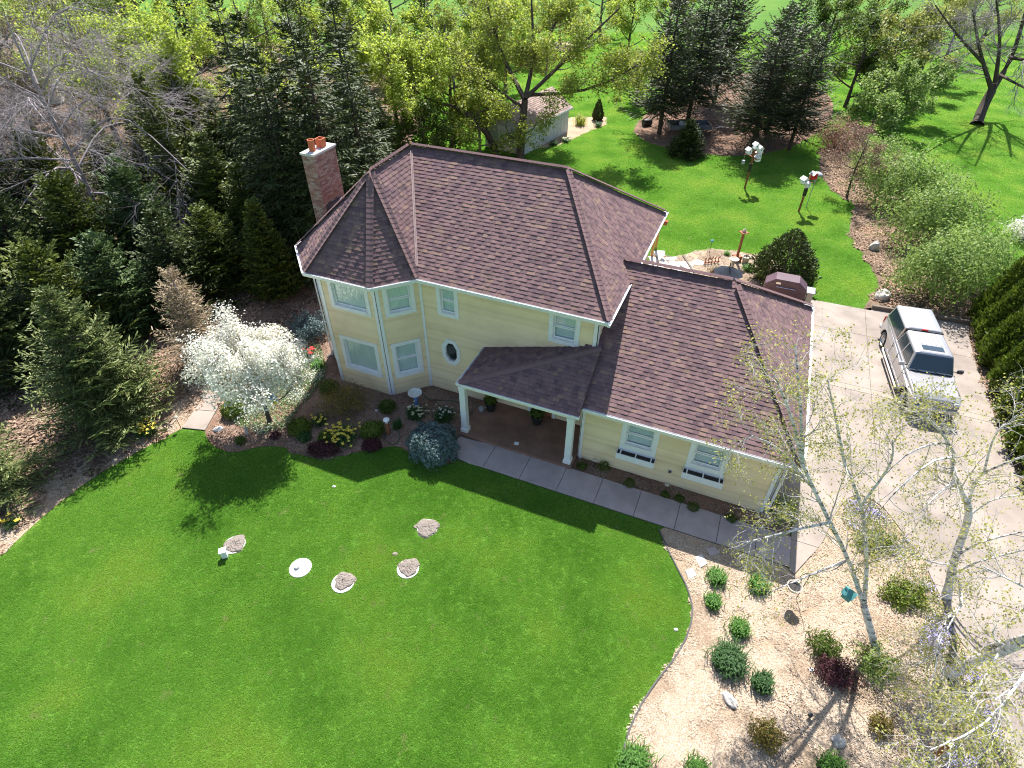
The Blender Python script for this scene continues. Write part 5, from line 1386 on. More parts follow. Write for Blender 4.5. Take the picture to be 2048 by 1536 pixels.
# bare silver tree
auto_tree('bare_tree', 'large leafless silver-grey tree spreading over the dark woods', 'tree', G(225, 480), 13.0, 8.0, 110, 'lf_yellow', 0, .2, bark='bark_pale', twig='bark_pale', nl=17, fork=.25, r0=.15, droopy=True)
auto_tree('bare_tree', 'smaller leafless brown tree at the top corner of the woods', 'tree', G(90, 300), 11, 5.0, 111, 'lf_yellow', 0, .2, bark='bark', twig='twig_brown', nl=11, fork=.2, droopy=True)
def L3(*pz): return [G(*p) for p in pz]
# forked willow behind the ridge, seen through its bare lower limbs
wb = G(1040, 322)
wl = [([wb, G(1043, 270, 1.9), G(1050, 200, 4.2)], .34, .24),
      ([G(1050, 200, 4.2), G(1005, 110, 6.4), G(975, 10, 9.6)], .2, .05), ([G(1050, 200, 4.2), G(1066, 110, 6.6), G(1062, -20, 10.6)], .2, .05),
      ([G(1052, 195, 4.3), G(1140, 112, 7.0), G(1240, 15, 10.0)], .17, .04), ([G(1046, 215, 3.7), G(1010, 190, 4.4), G(935, 130, 6.6)], .15, .04),
      ([G(1052, 190, 4.4), G(1190, 175, 5.2), G(1330, 95, 7.6)], .15, .03), ([G(1060, 130, 6.0), G(1110, 50, 8.2), G(1150, -40, 10.8)], .13, .03), ([G(1043, 270, 1.9), G(1066, 258, 2.4), G(1078, 232, 3.3)], .05, .02), ([G(1042, 285, 1.4), G(1022, 272, 2.0), G(1010, 250, 2.9)], .05, .02), ([G(1041, 300, .9), G(1052, 285, 1.5), G(1062, 268, 2.1)], .04, .02)]
broadleaf('willow_tree', 'forked yellow-green willow whose dark trunk rises behind the roof ridge', 'tree', wl, MAT['bark_dark'], MAT['twig_brown'], MAT['lf_willow'], 120,
          [dict(n=70, l0=1.6, l1=3.0, k=7, ang=.75, up=.08, wob=.14, t0=.25, ratio=.5, rmin=.014), dict(n=500, l0=.7, l1=1.6, k=5, ang=.7, up=.0, wob=.16, t0=.15, ratio=.5, rmin=.007), dict(n=1700, l0=.4, l1=.9, k=3, ang=.7, up=-.12, wob=.15, t0=.2, ratio=.6, rmin=.004)],
          27000, .19, .24, droop=.3)
bl = [([G(1000, 330), G(988, 295, .9), G(965, 255, 2.3), G(915, 215, 3.8)], .3, .2), ([G(965, 255, 2.3), G(975, 170, 4.6), G(985, 110, 6.4)], .18, .05), ([G(915, 215, 3.8), G(850, 195, 4.6), G(800, 150, 6)], .13, .04), ([G(915, 215, 3.8), G(900, 120, 6.4), G(885, 40, 8.6)], .14, .04)]
broadleaf('maple_tree', 'leaning trunk tree with olive leaves growing against the willow', 'tree', bl, MAT['bark_dark'], MAT['twig_brown'], MAT['lf_willow'], 121,
          [dict(n=40, l0=1.2, l1=2.4, k=6, ang=.8, up=.1, wob=.14, t0=.25, ratio=.5, rmin=.012), dict(n=260, l0=.6, l1=1.2, k=4, ang=.7, up=.06, wob=.15, t0=.15, ratio=.5, rmin=.007), dict(n=700, l0=.3, l1=.7, k=3, ang=.7, up=.05, wob=.15, t0=.2, ratio=.6, rmin=.004)],
          12000, .17, .18)
# right hand big bare tree
rl = [([G(1953, 250), G(1966, 215, 1.1), G(1984, 180, 2.4)], .46, .36), ([G(1984, 180, 2.4), G(1962, 110, 5.2), G(1945, 20, 9)], .22, .06), ([G(1984, 180, 2.4), G(2025, 110, 5), G(2060, -10, 10)], .3, .08),
      ([G(1990, 165, 3), G(2000, 80, 6.4), G(1990, -20, 10.5)], .2, .05), ([G(1965, 125, 4.6), G(1915, 70, 7), G(1870, 10, 9.4)], .14, .04), ([G(2020, 115, 5), G(2080, 120, 5.5), G(2150, 90, 7)], .16, .04), ([G(2000, 150, 3.5), G(2060, 180, 3.6), G(2110, 190, 4)], .12, .03)]
broadleaf('bare_tree', 'big dark forked tree with bare drooping twigs on the far lawn', 'tree', rl, MAT['bark_dark'], MAT['bark_pale'], None, 122,
          [dict(n=90, l0=2.0, l1=4.2, k=7, ang=.8, up=.04, wob=.14, t0=.2, ratio=.5, rmin=.02), dict(n=700, l0=.9, l1=2.0, k=5, ang=.7, up=-.05, wob=.16, t0=.15, ratio=.5, rmin=.01), dict(n=2600, l0=.5, l1=1.2, k=3, ang=.65, up=-.1, wob=.15, t0=.2, ratio=.6, rmin=.007)], 0, .2)
TH = [((1690, 215), 8.5, 3.6, 'lf_green', 14000, 'green tree rising over the end of the pine row'), ((1760, 190), 8, 3.8, 'lf_olive', 15000, 'olive thicket tree right behind the pine row'), ((1830, 170), 8, 4.0, 'lf_olive', 14000, 'olive thicket tree between the pines and the big bare tree'),
      ((1890, 120), 8, 4.0, 'lf_olive', 11000, 'olive thicket tree touching the big bare tree'), ((1740, 260), 5, 3.0, 'lf_lilac', 11000, 'round green thicket tree in front of the olive ones'), ((1800, 240), 4.2, 2.6, 'lf_lilac', 9000, 'low green thicket by the far lawn edge'),
      ((1255, 110), 8, 2.8, 'lf_yellow', 9000, 'yellow-green young tree on the far lawn beyond the shed'), ((1640, 130), 9, 3.6, 'lf_green', 11000, 'dark green tree at the back of the thicket above the pines'), ((1720, 110), 9, 4.2, 'lf_olive', 13000, 'olive tree at the top edge above the thicket'), ((1960, 90), 9, 4, 'lf_olive', 8000, 'hazy olive tree behind the big bare tree')]
for i, (bp, h, rd, lf, nlv, lb) in enumerate(TH):
    auto_tree('thicket_tree', lb, 'tree', G(*bp), h, rd, 130 + i, lf, int(nlv * .6), .27, mult=.45, nl=9, bark='bark_dark', lspread=.28, fork=.12)
auto_tree('bud_tree', 'small tree with thin dark trunk and reddish buds beside the lilac bed', 'tree', G(1693, 396), 4.6, 1.9, 145, 'lf_red', 3500, .11, mult=.8, nl=8, bark='bark_dark', r0=.08, fork=.4)
ft = auto_tree('flowering_tree', 'round white flowering tree at the corner of the front bed', 'tree', G(541, 846), 4.7, 1.8, 150, 'blossom', 24000, .08, bark='bark_dark', twig='bark', mult=1.5, nl=16, r0=.085, fork=.3, lspread=.15, lean=(0.0, 0))
fr_ = np.random.default_rng(77)
V, F = blob_leaves(fr_, 21000, 1.95, 1.8, 1.9, .085, .22, .55, aspect=.8)
keep = fr_.random(21000) < np.clip(.25 + .6 * (V.reshape(-1, 4, 3)[:, 0, 2] - .5), .12, 1)
V = V.reshape(-1, 4, 3)[keep].reshape(-1, 3) + np.array([-.05, .05, 2.0]); F = np.arange(len(V)).reshape(-1, 4)
cr = [c for c in ft.children if c.name.startswith('crown')][0]
n0 = len(cr.data.vertices); V0 = np.empty(n0 * 3, np.float32); cr.data.vertices.foreach_get('co', V0); V0 = V0.reshape(-1, 3)
cr.data = npdata('crown', np.concatenate([V0, V]), np.arange(n0 + len(V)).reshape(-1, 4), MAT['blossom'])
# birches beside the drive
def zG(x, y, z): return G(x, y, z)
bA = [([G(1755, 1312), zG(1742, 1262, .75), zG(1728, 1212, 1.5)], .105, .092), ([zG(1728, 1212, 1.5), zG(1697, 1120, 3.0), zG(1645, 1015, 4.9), zG(1606, 930, 6.1)], .068, .04), ([zG(1728, 1212, 1.5), zG(1733, 1120, 3.1), zG(1722, 1010, 4.8), zG(1690, 930, 6)], .062, .032),
      ([zG(1606, 930, 6.1), zG(1585, 840, 7.2), zG(1545, 740, 8.2)], .05, .014), ([zG(1625, 975, 5.4), zG(1560, 900, 6.4), zG(1500, 870, 7.0)], .04, .012), ([zG(1606, 930, 6.1), zG(1600, 800, 7.8), zG(1590, 690, 8.8)], .04, .012),
      ([zG(1660, 1045, 4.4), zG(1590, 1060, 4.9), zG(1490, 1085, 5.2)], .04, .01), ([zG(1697, 1120, 3.0), zG(1620, 1150, 3.4), zG(1550, 1180, 3.7)], .035, .01), ([zG(1690, 930, 6), zG(1670, 830, 7.4), zG(1655, 760, 8.2)], .04, .012), ([zG(1722, 1010, 4.8), zG(1780, 930, 6.2), zG(1785, 880, 7.0)], .04, .012)]
BL = [dict(n=95, l0=.9, l1=1.8, k=7, ang=.75, up=-.02, wob=.18, t0=.2, ratio=.4, rmin=.009, rmax=.02), dict(n=560, l0=.4, l1=.9, k=5, ang=.7, up=-.1, wob=.17, t0=.15, ratio=.55, rmin=.005), dict(n=1700, l0=.2, l1=.5, k=4, ang=.65, up=-.12, wob=.16, t0=.2, ratio=.6, rmin=.003)]
broadleaf('birch_tree', 'thin forked white birch leaning over the garage roof corner', 'tree', bA, MAT['birch'], MAT['birch_twig'], MAT['lf_birch'], 160, BL, 9000, .06, .07, droop=.4, lflat=.2)
bB = [([G(1893, 1347), zG(1960, 1318, 1.1), zG(2048, 1284, 2.6), zG(2240, 1200, 5.0), zG(2420, 1120, 7)], .135, .10), ([zG(1963, 1316, 1.15), zG(1972, 1297, 1.5), zG(2000, 1287, 2.0), zG(2090, 1262, 3.4)], .075, .05),
      ([zG(2000, 1302, 1.8), zG(1950, 1385, 2.4), zG(1885, 1450, 2.6)], .03, .01), ([zG(2100, 1262, 3.3), zG(1990, 1430, 4.0), zG(1860, 1500, 4.0)], .035, .01), ([zG(2160, 1232, 4.1), zG(2060, 1180, 5.0), zG(1960, 1130, 5.4)], .035, .01), ([zG(2200, 1215, 4.6), zG(2080, 1330, 5.0), zG(1990, 1400, 5.0)], .035, .01), ([zG(2020, 1295, 2.1), zG(1985, 1275, 2.5), zG(1998, 1240, 2.9)], .03, .01)]
bC = [([G(1893, 1197), zG(1908, 1120, 1.3), zG(1936, 1040, 2.9), zG(1934, 1004, 3.7)], .115, .085), ([zG(1934, 1004, 3.7), zG(1914, 966, 4.6), zG(1905, 935, 5.3), zG(1908, 905, 6.0)], .07, .035), ([zG(1936, 1006, 3.65), zG(1946, 975, 4.3), zG(1968, 945, 5.0), zG(2060, 908, 6.3)], .055, .02),
      ([zG(1908, 905, 6.0), zG(1885, 885, 6.6), zG(1820, 905, 6.6), zG(1770, 950, 6.0)], .03, .008), ([zG(1906, 915, 5.8), zG(1860, 925, 6.0), zG(1790, 985, 5.4), zG(1745, 1040, 4.6)], .03, .008), ([zG(1908, 905, 6.0), zG(1885, 868, 7.0), zG(1850, 828, 7.6)], .03, .01), ([zG(1908, 905, 6.0), zG(1870, 850, 7.2), zG(1822, 815, 7.6)], .03, .01), ([zG(1912, 960, 4.75), zG(1880, 985, 4.8), zG(1830, 1035, 4.3)], .028, .008),
      ([zG(1909, 1115, 1.4), zG(1960, 1085, 2.3), zG(2060, 1060, 3.4)], .045, .015), ([zG(1903, 1150, .8), zG(1960, 1122, 1.8), zG(2070, 1095, 2.9)], .045, .015), ([zG(1905, 1135, 1.0), zG(1925, 1200, 1.7), zG(1882, 1255, 2.0), zG(1871, 1340, 1.6), zG(1850, 1440, .8)], .032, .009), ([zG(1905, 1135, 1.0), zG(1928, 1198, 1.8), zG(1890, 1262, 2.1), zG(1868, 1310, 1.7), zG(1820, 1335, 1.3)], .028, .008), ([zG(1940, 1030, 3.1), zG(1985, 1000, 3.9), zG(2040, 990, 4.4)], .03, .01), ([zG(1968, 945, 5.0), zG(1990, 870, 6.4), zG(2035, 830, 7)], .03, .01), ([zG(1906, 1130, 1.1), zG(1850, 1120, 2.0), zG(1775, 1075, 3.0)], .03, .008)]
BL2 = [dict(n=130, l0=.9, l1=1.8, k=7, ang=.75, up=-.02, wob=.18, t0=.2, ratio=.4, rmin=.009, rmax=.022), dict(n=760, l0=.4, l1=.9, k=5, ang=.7, up=-.1, wob=.17, t0=.15, ratio=.55, rmin=.005), dict(n=2300, l0=.2, l1=.5, k=4, ang=.65, up=-.12, wob=.16, t0=.2, ratio=.6, rmin=.003)]
BL3 = [dict(BL2[0], n=45), dict(BL2[1], n=260), dict(BL2[2], n=800)]
broadleaf('birch_tree', 'thick white birch with black marks leaning out of the frame', 'tree', bB, MAT['birch'], MAT['birch_twig'], MAT['lf_birch'], 161, BL3, 5200, .06, .07, droop=.4, lflat=.2)
broadleaf('birch_tree', 'upright white birch at the drive edge forking high above the phlox', 'tree', bC, MAT['birch'], MAT['birch_twig'], MAT['lf_birch'], 162, BL2, 9500, .06, .07, droop=.4, lflat=.2)

# shrubs
shrub('lilac_shrub', 'large loose lilac shrub right behind the truck', 'shrub', (1862, 592), 2.6, 3.3, 10500, .14, 'lf_lilac', 200, ry=2.0, rough=.3, shell=.35)
shrub('lilac_shrub', 'lilac shrub in the middle of the lilac bed', 'shrub', (1850, 490), 2.9, 3.4, 10500, .15, 'lf_lilac', 201, ry=2.0, rough=.3, shell=.35)
shrub('lilac_shrub', 'lilac shrub at the back of the lilac bed near the reddish tree', 'shrub', (1795, 415), 3.0, 3.2, 9500, .16, 'lf_lilac', 202, ry=2.0, rough=.3, shell=.35)
shrub('lilac_shrub', 'paler lilac shrub on the far lawn side of the bed', 'shrub', (1935, 560), 2.0, 2.8, 8000, .13, 'lf_lilac', 203, rough=.3, shell=.35)
shrub('lilac_shrub', 'low shrub at the back end of the bed under the trees', 'shrub', (1750, 350), 2.3, 2.4, 7000, .14, 'lf_lilac', 204, rough=.3, shell=.3)
shrub('red_bush', 'reddish twiggy bush at the end of the pine bed', 'shrub', (1668, 298), 2.0, 2.2, 6000, .12, 'lf_red', 205, rough=.3, shell=.25)
shrub('white_bush', 'pale flowering bush at the far lawn edge of the photo', 'shrub', (2046, 480), 1.2, 1.4, 2200, .14, 'blossom', 206, rough=.3, shell=.3)
auto_tree('yellow_bush', 'bushy yellow-green tree on the lawn beside the pines', 'tree', G(1272, 205), 5.2, 2.2, 207, 'lf_olive', 8000, .2, mult=.7, nl=9, fork=.08, lspread=.2)
shrub('globe_spruce', 'round blue globe spruce beside the porch column', 'shrub', (868, 905), .98, 1.15, 6500, .11, 'lf_bluesp', 210, rough=.1, shell=.7, aspect=.35)
shrub('boxwood', 'clipped boxwood under the white flowering tree', 'shrub', (472, 826), .52, .6, 2600, .075, 'lf_box', 211, rough=.1, shell=.65)
shrub('spirea', 'yellow-green mound beside the large daffodil clump toward the flowering tree', 'shrub', (602, 862), .46, .5, 2200, .07, 'lf_box', 212, rough=.12, shell=.6)
shrub('spirea', 'yellow-green mound between the daffodils and the garden post', 'shrub', (746, 868), .48, .5, 2300, .07, 'lf_box', 213, rough=.12, shell=.6)
shrub('spirea', 'small yellow-green mound tucked behind the dark barberry', 'shrub', (652, 880), .3, .35, 1200, .065, 'lf_box', 214, rough=.12, shell=.6)
shrub('barberry', 'wide dark purple barberry at the lawn edge of the front bed', 'shrub', (648, 905), .62, .45, 2600, .06, 'lf_barberry', 215, ry=.36, rough=.15, shell=.5)
shrub('barberry', 'small dark purple barberry next to the daffodils', 'shrub', (745, 896), .4, .38, 1700, .06, 'lf_barberry', 216, ry=.3, rough=.15, shell=.5)
shrub('twiggy_shrub', 'large brownish twiggy shrub against the bay wall', 'shrub', (693, 822), 1.05, 1.25, 4200, .06, 'lf_spirea', 217, ry=.75, rough=.25, shell=.3)
shrub('green_shrub', 'dark green mound between the bay and the garden post', 'shrub', (776, 820), .38, .45, 1500, .065, 'lf_green', 218, rough=.15)
shrub('green_shrub', 'low green mound at the bay corner in the shade', 'shrub', (660, 782), .42, .5, 1500, .065, 'lf_green', 219, rough=.15)
shrub('juniper', 'spreading blue-green juniper at the back corner of the turret', 'shrub', (622, 672), 1.1, 1.0, 4500, .11, 'lf_bluesp', 220, ry=.9, rough=.3, shell=.4, aspect=.35)
shrub('green_shrub', 'little green plant at the lawn edge under the flowering tree', 'shrub', (483, 886), .2, .3, 600, .06, 'lf_green', 221)
shrub('barberry', 'tiny dark red plant in the chips below the flowering tree', 'shrub', (551, 874), .22, .2, 600, .05, 'lf_barberry', 222)
shrub('green_shrub', 'dark tuft between the yellow-green mound and the barberry', 'shrub', (610, 878), .28, .3, 900, .06, 'blade_dark', 223)
shrub('barberry', 'dark purple barberry among the chips of the birch bed', 'shrub', (1668, 1352), .62, .5, 3200, .055, 'lf_barberry', 224, ry=.5, rough=.25, shell=.3)
shrub('green_shrub', 'leafy green and bronze shrub behind the purple barberry', 'shrub', (1643, 1300), .48, .6, 1500, .07, 'lf_green', 225, rough=.3, shell=.3)
shrub('spirea', 'yellow and red leaved spirea low in the birch bed', 'shrub', (1527, 1478), .45, .6, 2200, .055, 'lf_spirea', 226, rough=.3, shell=.3)
shrub('spirea', 'small golden spirea near the lowest birch trunk shadow', 'shrub', (1755, 1455), .34, .45, 1100, .055, 'lf_spirea', 227, rough=.3, shell=.3)
shrub('green_shrub', 'shrub squeezed between garage corner and driveway', 'shrub', (1562, 1032), .5, .8, 1800, .07, 'lf_lilac', 228, rough=.3, shell=.3)
shrub('green_shrub', 'loose green shrub at the foot of the forked birch', 'shrub', (1745, 1335), .6, .6, 1800, .07, 'lf_lilac', 229, rough=.3, shell=.3)
shrub('green_shrub', 'lime green low shrub under the upright birch beside the phlox', 'shrub', (1805, 1195), .75, .4, 3000, .07, 'lf_box', 230, ry=.6, rough=.3, shell=.3)
shrub('green_shrub', 'lime green low shrub nearest the garage among the first phlox', 'shrub', (1745, 1090), .7, .4, 2600, .07, 'lf_box', 231, ry=.5, rough=.3, shell=.3)
for i, (p, rd, h, lb) in enumerate([((1207, 938), .24, .3, 'round green plant by the wall between porch and flower box'), ((1258, 970), .24, .28, 'green tuft in the garage bed under the first flower box'), ((1163, 935), .2, .2, 'low green tuft beside the printed magazine'), ((1358, 1000), .2, .2, 'green tuft near the second path light'), ((1385, 1018), .22, .25, 'dark tuft in the garage bed under the second flower box'), ((1330, 992), .16, .18, 'faint green sprout close to the second path light'), ((1462, 1040), .2, .22, 'brown-green tuft near the garage corner')]):
    shrub('bed_plant', lb, 'plant', p, rd, h, 500, .05, 'lf_green', 240 + i, group='small plants in the garage bed', stems=False)
# lilies of the birch bed
for i, (p, rd, h, n, lb) in enumerate([((1432, 1160), .30, .34, 230, 'lily clump closest to the two stepping stones'), ((1515, 1175), .32, .36, 250, 'lily clump nearest the hanging pot'), ((1425, 1208), .26, .32, 200, 'lily clump beside the lawn edging, smallest of the back row'),
        ((1477, 1262), .3, .36, 230, 'upright pale lily clump above the biggest one'), ((1453, 1325), .47, .5, 520, 'biggest dark green lily clump of the birch bed'), ((1521, 1370), .3, .4, 260, 'dark lily clump above the pointed rock'), ((1268, 1528), .42, .45, 380, 'bright lily clump at the lawn tip on the bottom edge'), ((1392, 1545), .3, .35, 240, 'lily clump half cut by the bottom edge of the photo'), ((1660, 1538), .34, .3, 220, 'lily clump at the bottom edge near the second rock')]):
    blade_clump('lily_clump', lb, 'plant', p, rd, h, n * 2, 260 + i, 'blade_dark' if i in (4, 5) else 'blade', group='lily clumps in the birch bed')
blade_clump('daffodil', 'big clump of yellow daffodils in the front bed', 'flowers', (690, 880), .62, .5, 420, 280, 'blade_dark', flowers=('yellow', 70, .62, .075), w=.02)
blade_clump('daffodil', 'scattered yellow daffodils behind the yellow-green mound', 'flowers', (640, 848), .4, .4, 120, 281, 'blade_dark', flowers=('yellow', 12, .5, .07), w=.02)
blade_clump('daffodil', 'cream daffodil clump in front of the blue birdbath', 'flowers', (832, 834), .42, .42, 320, 282, 'blade_dark', flowers=('cream', 34, .42, .06), w=.018)
blade_clump('daffodil', 'yellow daffodils on the chip path near the path slabs', 'flowers', (296, 868), .42, .45, 260, 283, 'blade_dark', flowers=('yellow', 34, .48, .085), w=.02)
blade_clump('daffodil', 'few yellow daffodils beside the lawn at the photo edge', 'flowers', (28, 1050), .3, .35, 90, 284, 'blade_dark', flowers=('yellow', 8, .5, .09), w=.02)
blade_clump('white_flowers', 'dark green clump with white flowers behind the globe spruce', 'flowers', (888, 838), .42, .4, 320, 285, 'blade_dark', flowers=('blossom', 26, .42, .05), w=.02)
blade_clump('tulip', 'red tulips beside the turret foot', 'flowers', (620, 712), .24, .36, 80, 286, 'blade_dark', flowers=('red', 7, .3, .11), w=.03)
blade_clump('lily_clump', 'bright green tuft next to the red tulips', 'plant', (637, 735), .32, .35, 200, 287, 'blade', w=.03)
blade_clump('iris', 'grassy blue-green tuft beside the garden post', 'plant', (795, 856), .25, .4, 140, 288, 'blade_dark')
blade_clump('lily_clump', 'bright lily tuft in the patio bed beside the stone birdbath', 'plant', (1497, 541), .36, .34, 200, 289, 'blade', w=.03)
blade_clump('ornamental_grass', 'dry tan grass tuft in the patio bed', 'plant', (1428, 542), .4, .3, 160, 290, 'nd_dead', w=.025)
blade_clump('lily_clump', 'small green tuft at the back edge of the patio bed', 'plant', (1453, 511), .2, .25, 100, 291, 'blade', w=.025)
blade_clump('ornamental_grass', 'yellow grass fountain at the shed corner', 'plant', (1160, 250), .55, .9, 220, 292, 'lf_willow', w=.03)
blade_clump('daffodil', 'white daffodils in the shed bed', 'flowers', (1131, 284), .35, .35, 130, 293, 'blade_dark', flowers=('cream', 16, .4, .08), w=.03)
blade_clump('lily_clump', 'green clump in the shed bed nearest the willow', 'plant', (1107, 291), .35, .4, 130, 294, 'blade_dark', w=.03)
blade_clump('lily_clump', 'green clump in the shed bed near its arborvitae', 'plant', (1196, 254), .4, .4, 140, 295, 'blade_dark', w=.03)
# phlox and other ground cover nobody could count
def carpet(name, poly, n, size, m, seed, h=.12, m2=None, n2=0, s2=.03, lumps=2.5):
    r = np.random.default_rng(seed); P = np.asarray([p[:2] for p in poly]); a, b = P.min(0), P.max(0)
    X, Y = r.uniform(a[0], b[0], n), r.uniform(a[1], b[1], n); k = inside(poly, X, Y); X, Y = X[k], Y[k]
    bump = .5 + .5 * np.sin(X * lumps + 1.3 * np.sin(Y * lumps * .8)) * np.cos(Y * lumps * 1.1)
    keep = r.random(len(X)) < .25 + .75 * bump; X, Y, bump = X[keep], Y[keep], bump[keep]
    Cc_ = np.stack([X, Y, .02 + h * (.3 + .7 * bump) * r.uniform(.2, 1, len(X))], 1)
    V, F = leaves(r, Cc_, size, .8, .6); parts = [(V, F, 0)]; mats = [MAT[m]]
    if m2:
        i = r.choice(len(Cc_), min(n2, len(Cc_)), p=(bump ** 3) / (bump ** 3).sum()); C2 = Cc_[i] + np.stack([r.normal(0, .03, len(i)), r.normal(0, .03, len(i)), np.full(len(i), .04)], 1)
        V, F = leaves(r, C2, s2, 1.5, .9); parts.append((V, F, 1)); mats.append(MAT[m2])
    V, F, mi = joined(parts); o = npobj(name, V, F, mats, None, mi); o['kind'] = 'stuff'; return o
carpet('creeping_phlox', GP([(1690, 1005), (1720, 995), (1760, 1015), (1800, 1062), (1840, 1115), (1865, 1168), (1890, 1220), (1913, 1280), (1940, 1320), (1965, 1378), (1985, 1432), (2008, 1492), (2026, 1536), (2040, 1600), (1900, 1600), (1880, 1520), (1890, 1440), (1850, 1370), (1830, 1290), (1850, 1230), (1820, 1170), (1780, 1110), (1720, 1070), (1680, 1040)]), 26000, .06, 'phlox_leaf', 300, .13, 'phlox', 3600, .04)
carpet('ground_cover', GP([(452, 800), (470, 850), (520, 872), (575, 858), (600, 818), (628, 790), (650, 755), (655, 735), (640, 690), (610, 690), (560, 740), (500, 780)]), 24000, .075, 'cover', 301, .2, 'blossom', 2200, .05)
carpet('woodland_plants', GP([(40, 950), (230, 870), (320, 820), (400, 760), (330, 740), (200, 820), (60, 900)]), 4500, .09, 'lf_olive', 302, .16)
carpet('hedge_foot_litter', GP([(1937, 676), (1953, 738), (1970, 776), (1998, 868), (2048, 985), (2100, 1090), (2120, 1070), (2060, 960), (2010, 860), (1985, 770), (1965, 720), (1950, 670)]), 2600, .1, 'chip_litter', 303, .05)

# ------------------------------------------------------------------ the pickup truck
tk = thing('pickup_truck', 'silver pickup truck with matching bed topper and roof rails parked on the driveway', 'truck', (17.5 - .962 * .13, 19.4 + .274 * .13, 0.05), math.radians(164.1))
RW, FWH = -2.22, 1.93
def arch(yc, r=0.47, zc=0.40):
    return [(yc - r * math.cos(a), max(zc + r * math.sin(a), 0.0)) for a in np.linspace(0.0, PI, 9)]
prof = [(-3.12, 0.55)] + [(y, z) for y, z in [(-2.95, 0.42)]] + [(RW - .47, 0.40)] + arch(RW)[1:-1] + [(RW + .47, 0.40), (RW + .55, 0.34), (FWH - .55, 0.34), (FWH - .47, 0.40)] + arch(FWH)[1:-1] + [(FWH + .47, 0.40), (2.56, 0.46), (2.60, 0.75), (2.52, 0.98), (2.28, 1.085), (1.05, 1.17), (-1.0, 1.20), (-3.10, 1.20), (-3.16, 0.9)]
def sideprism(prof, x0, x1, inset_top=0.0, ztop=1.2, zlow=0.9):
    """side outline swept across the truck, pulled in a little above the belt"""
    mb = MB(); n = len(prof)
    xs = [x0, x0 + .05, x1 - .05, x1]
    vs = []
    for k, x in enumerate(xs):
        for (y, z) in prof:
            s = 1 - inset_top * max(0, z - zlow) / (ztop - zlow) - .10 * max(0, (y - 1.75) / .85) ** 2 - .05 * max(0, (-2.5 - y) / .65) ** 2
            xx = x * s
            if k in (0, 3): vs.append((xx, y, z))
            else: vs.append((xx, y, z))
    fs = [tuple(range(n))[::-1], tuple(range(3 * n, 4 * n))]
    for k in range(3): fs += [(k * n + i, k * n + (i + 1) % n, (k + 1) * n + (i + 1) % n, (k + 1) * n + i) for i in range(n)]
    mb.add(vs, fs); return mb
body = sideprism(prof, -.94, .94, .06).build('body', MAT['silver'], tk, bevel=0.06, seg=4)
mb = MB()
for yc in (RW, FWH):
    for s in (-1, 1):
        mb.add([(s * .93, y, z) for y, z in arch(yc, .46)] + [(s * .55, y, z) for y, z in arch(yc, .46)], [(i, i + 1, 10 + i, 9 + i) for i in range(8)])
mb.build('wheel_arch', MAT['black'], body)
def taper_box(y0, y1, yt0, yt1, z0, z1, w0, w1, crown=0.03):
    mb = MB()
    vs = [(-w0, y0, z0), (w0, y0, z0), (w0, y1, z0), (-w0, y1, z0), (-w1, yt0, z1 - crown), (w1, yt0, z1 - crown), (w1, yt1, z1 - crown), (-w1, yt1, z1 - crown),
          (-w1 * .72, yt0 + .06, z1), (w1 * .72, yt0 + .06, z1), (w1 * .72, yt1 - .06, z1), (-w1 * .72, yt1 - .06, z1)]
    fs = [(0, 1, 5, 4), (1, 2, 6, 5), (2, 3, 7, 6), (3, 0, 4, 7), (4, 5, 9, 8), (5, 6, 10, 9), (6, 7, 11, 10), (7, 4, 8, 11), (8, 9, 10, 11)]
    return mb.add(vs, fs)
cabn = taper_box(-1.05, 1.02, -.98, .62, 1.19, 1.86, .86, .70).build('cab', MAT['silver'], tk, bevel=0.07, seg=4)
top = taper_box(-3.10, -1.10, -2.98, -1.12, 1.19, 1.88, .87, .72).build('bed_topper', MAT['silver'], tk, bevel=0.08, seg=4)
def quad_on(name, pts, m, parent, off):
    P = [np.array(p, float) for p in pts]; n = nrm(np.cross(P[1] - P[0], P[2] - P[0]))
    mb = MB(); mb.add([p + n * off for p in P] + [p - n * .002 for p in P], [(0, 1, 2, 3), (0, 4, 5, 1), (1, 5, 6, 2), (2, 6, 7, 3), (3, 7, 4, 0)])
    return mb.build(name, m, parent, bevel=0.008)
def lerp3(a, b, t): return tuple(a[i] + (b[i] - a[i]) * t for i in range(3))
# windshield
wb_, wt_ = ((-.80, 1.005, 1.235), (.80, 1.005, 1.235)), ((-.655, .665, 1.79), (.655, .665, 1.79))
quad_on('windshield', [wb_[1], wb_[0], wt_[0], wt_[1]], MAT['carglass'], cabn, .012)
for s in (-1, 1):
    def sp(y, z):
        t = (z - 1.19) / (1.83 - 1.19); return (s * (.86 + (.70 - .86) * t), y, z)
    for y0, y1, ya, yb in ((-.95, -.2, -.9, -.2), (-.12, .84, -.12, .52)):
        pts = [sp(y0, 1.25), sp(y1, 1.25), sp(yb, 1.74), sp(ya, 1.74)]
        quad_on('side_window', pts if s > 0 else pts[::-1], MAT['carglass'], cabn, .010)
    def tp(y, z):
        t = (z - 1.19) / (1.85 - 1.19); return (s * (.87 + (.72 - .87) * t), y, z)
    pts = [tp(-2.95, 1.27), tp(-1.18, 1.27), tp(-1.2, 1.78), tp(-2.86, 1.78)]
    quad_on('topper_window', pts if s > 0 else pts[::-1], MAT['carglass'], top, .010)
quad_on('rear_window', [(-.66, -3.085, 1.3), (.66, -3.085, 1.3), (.6, -3.0, 1.76), (-.6, -3.0, 1.76)], MAT['carglass'], top, .012)
quad_on('sunroof', [(-.40, .08, 1.862), (.40, .08, 1.862), (.40, .42, 1.862), (-.40, .42, 1.862)], MAT['carglass'], cabn, .008)
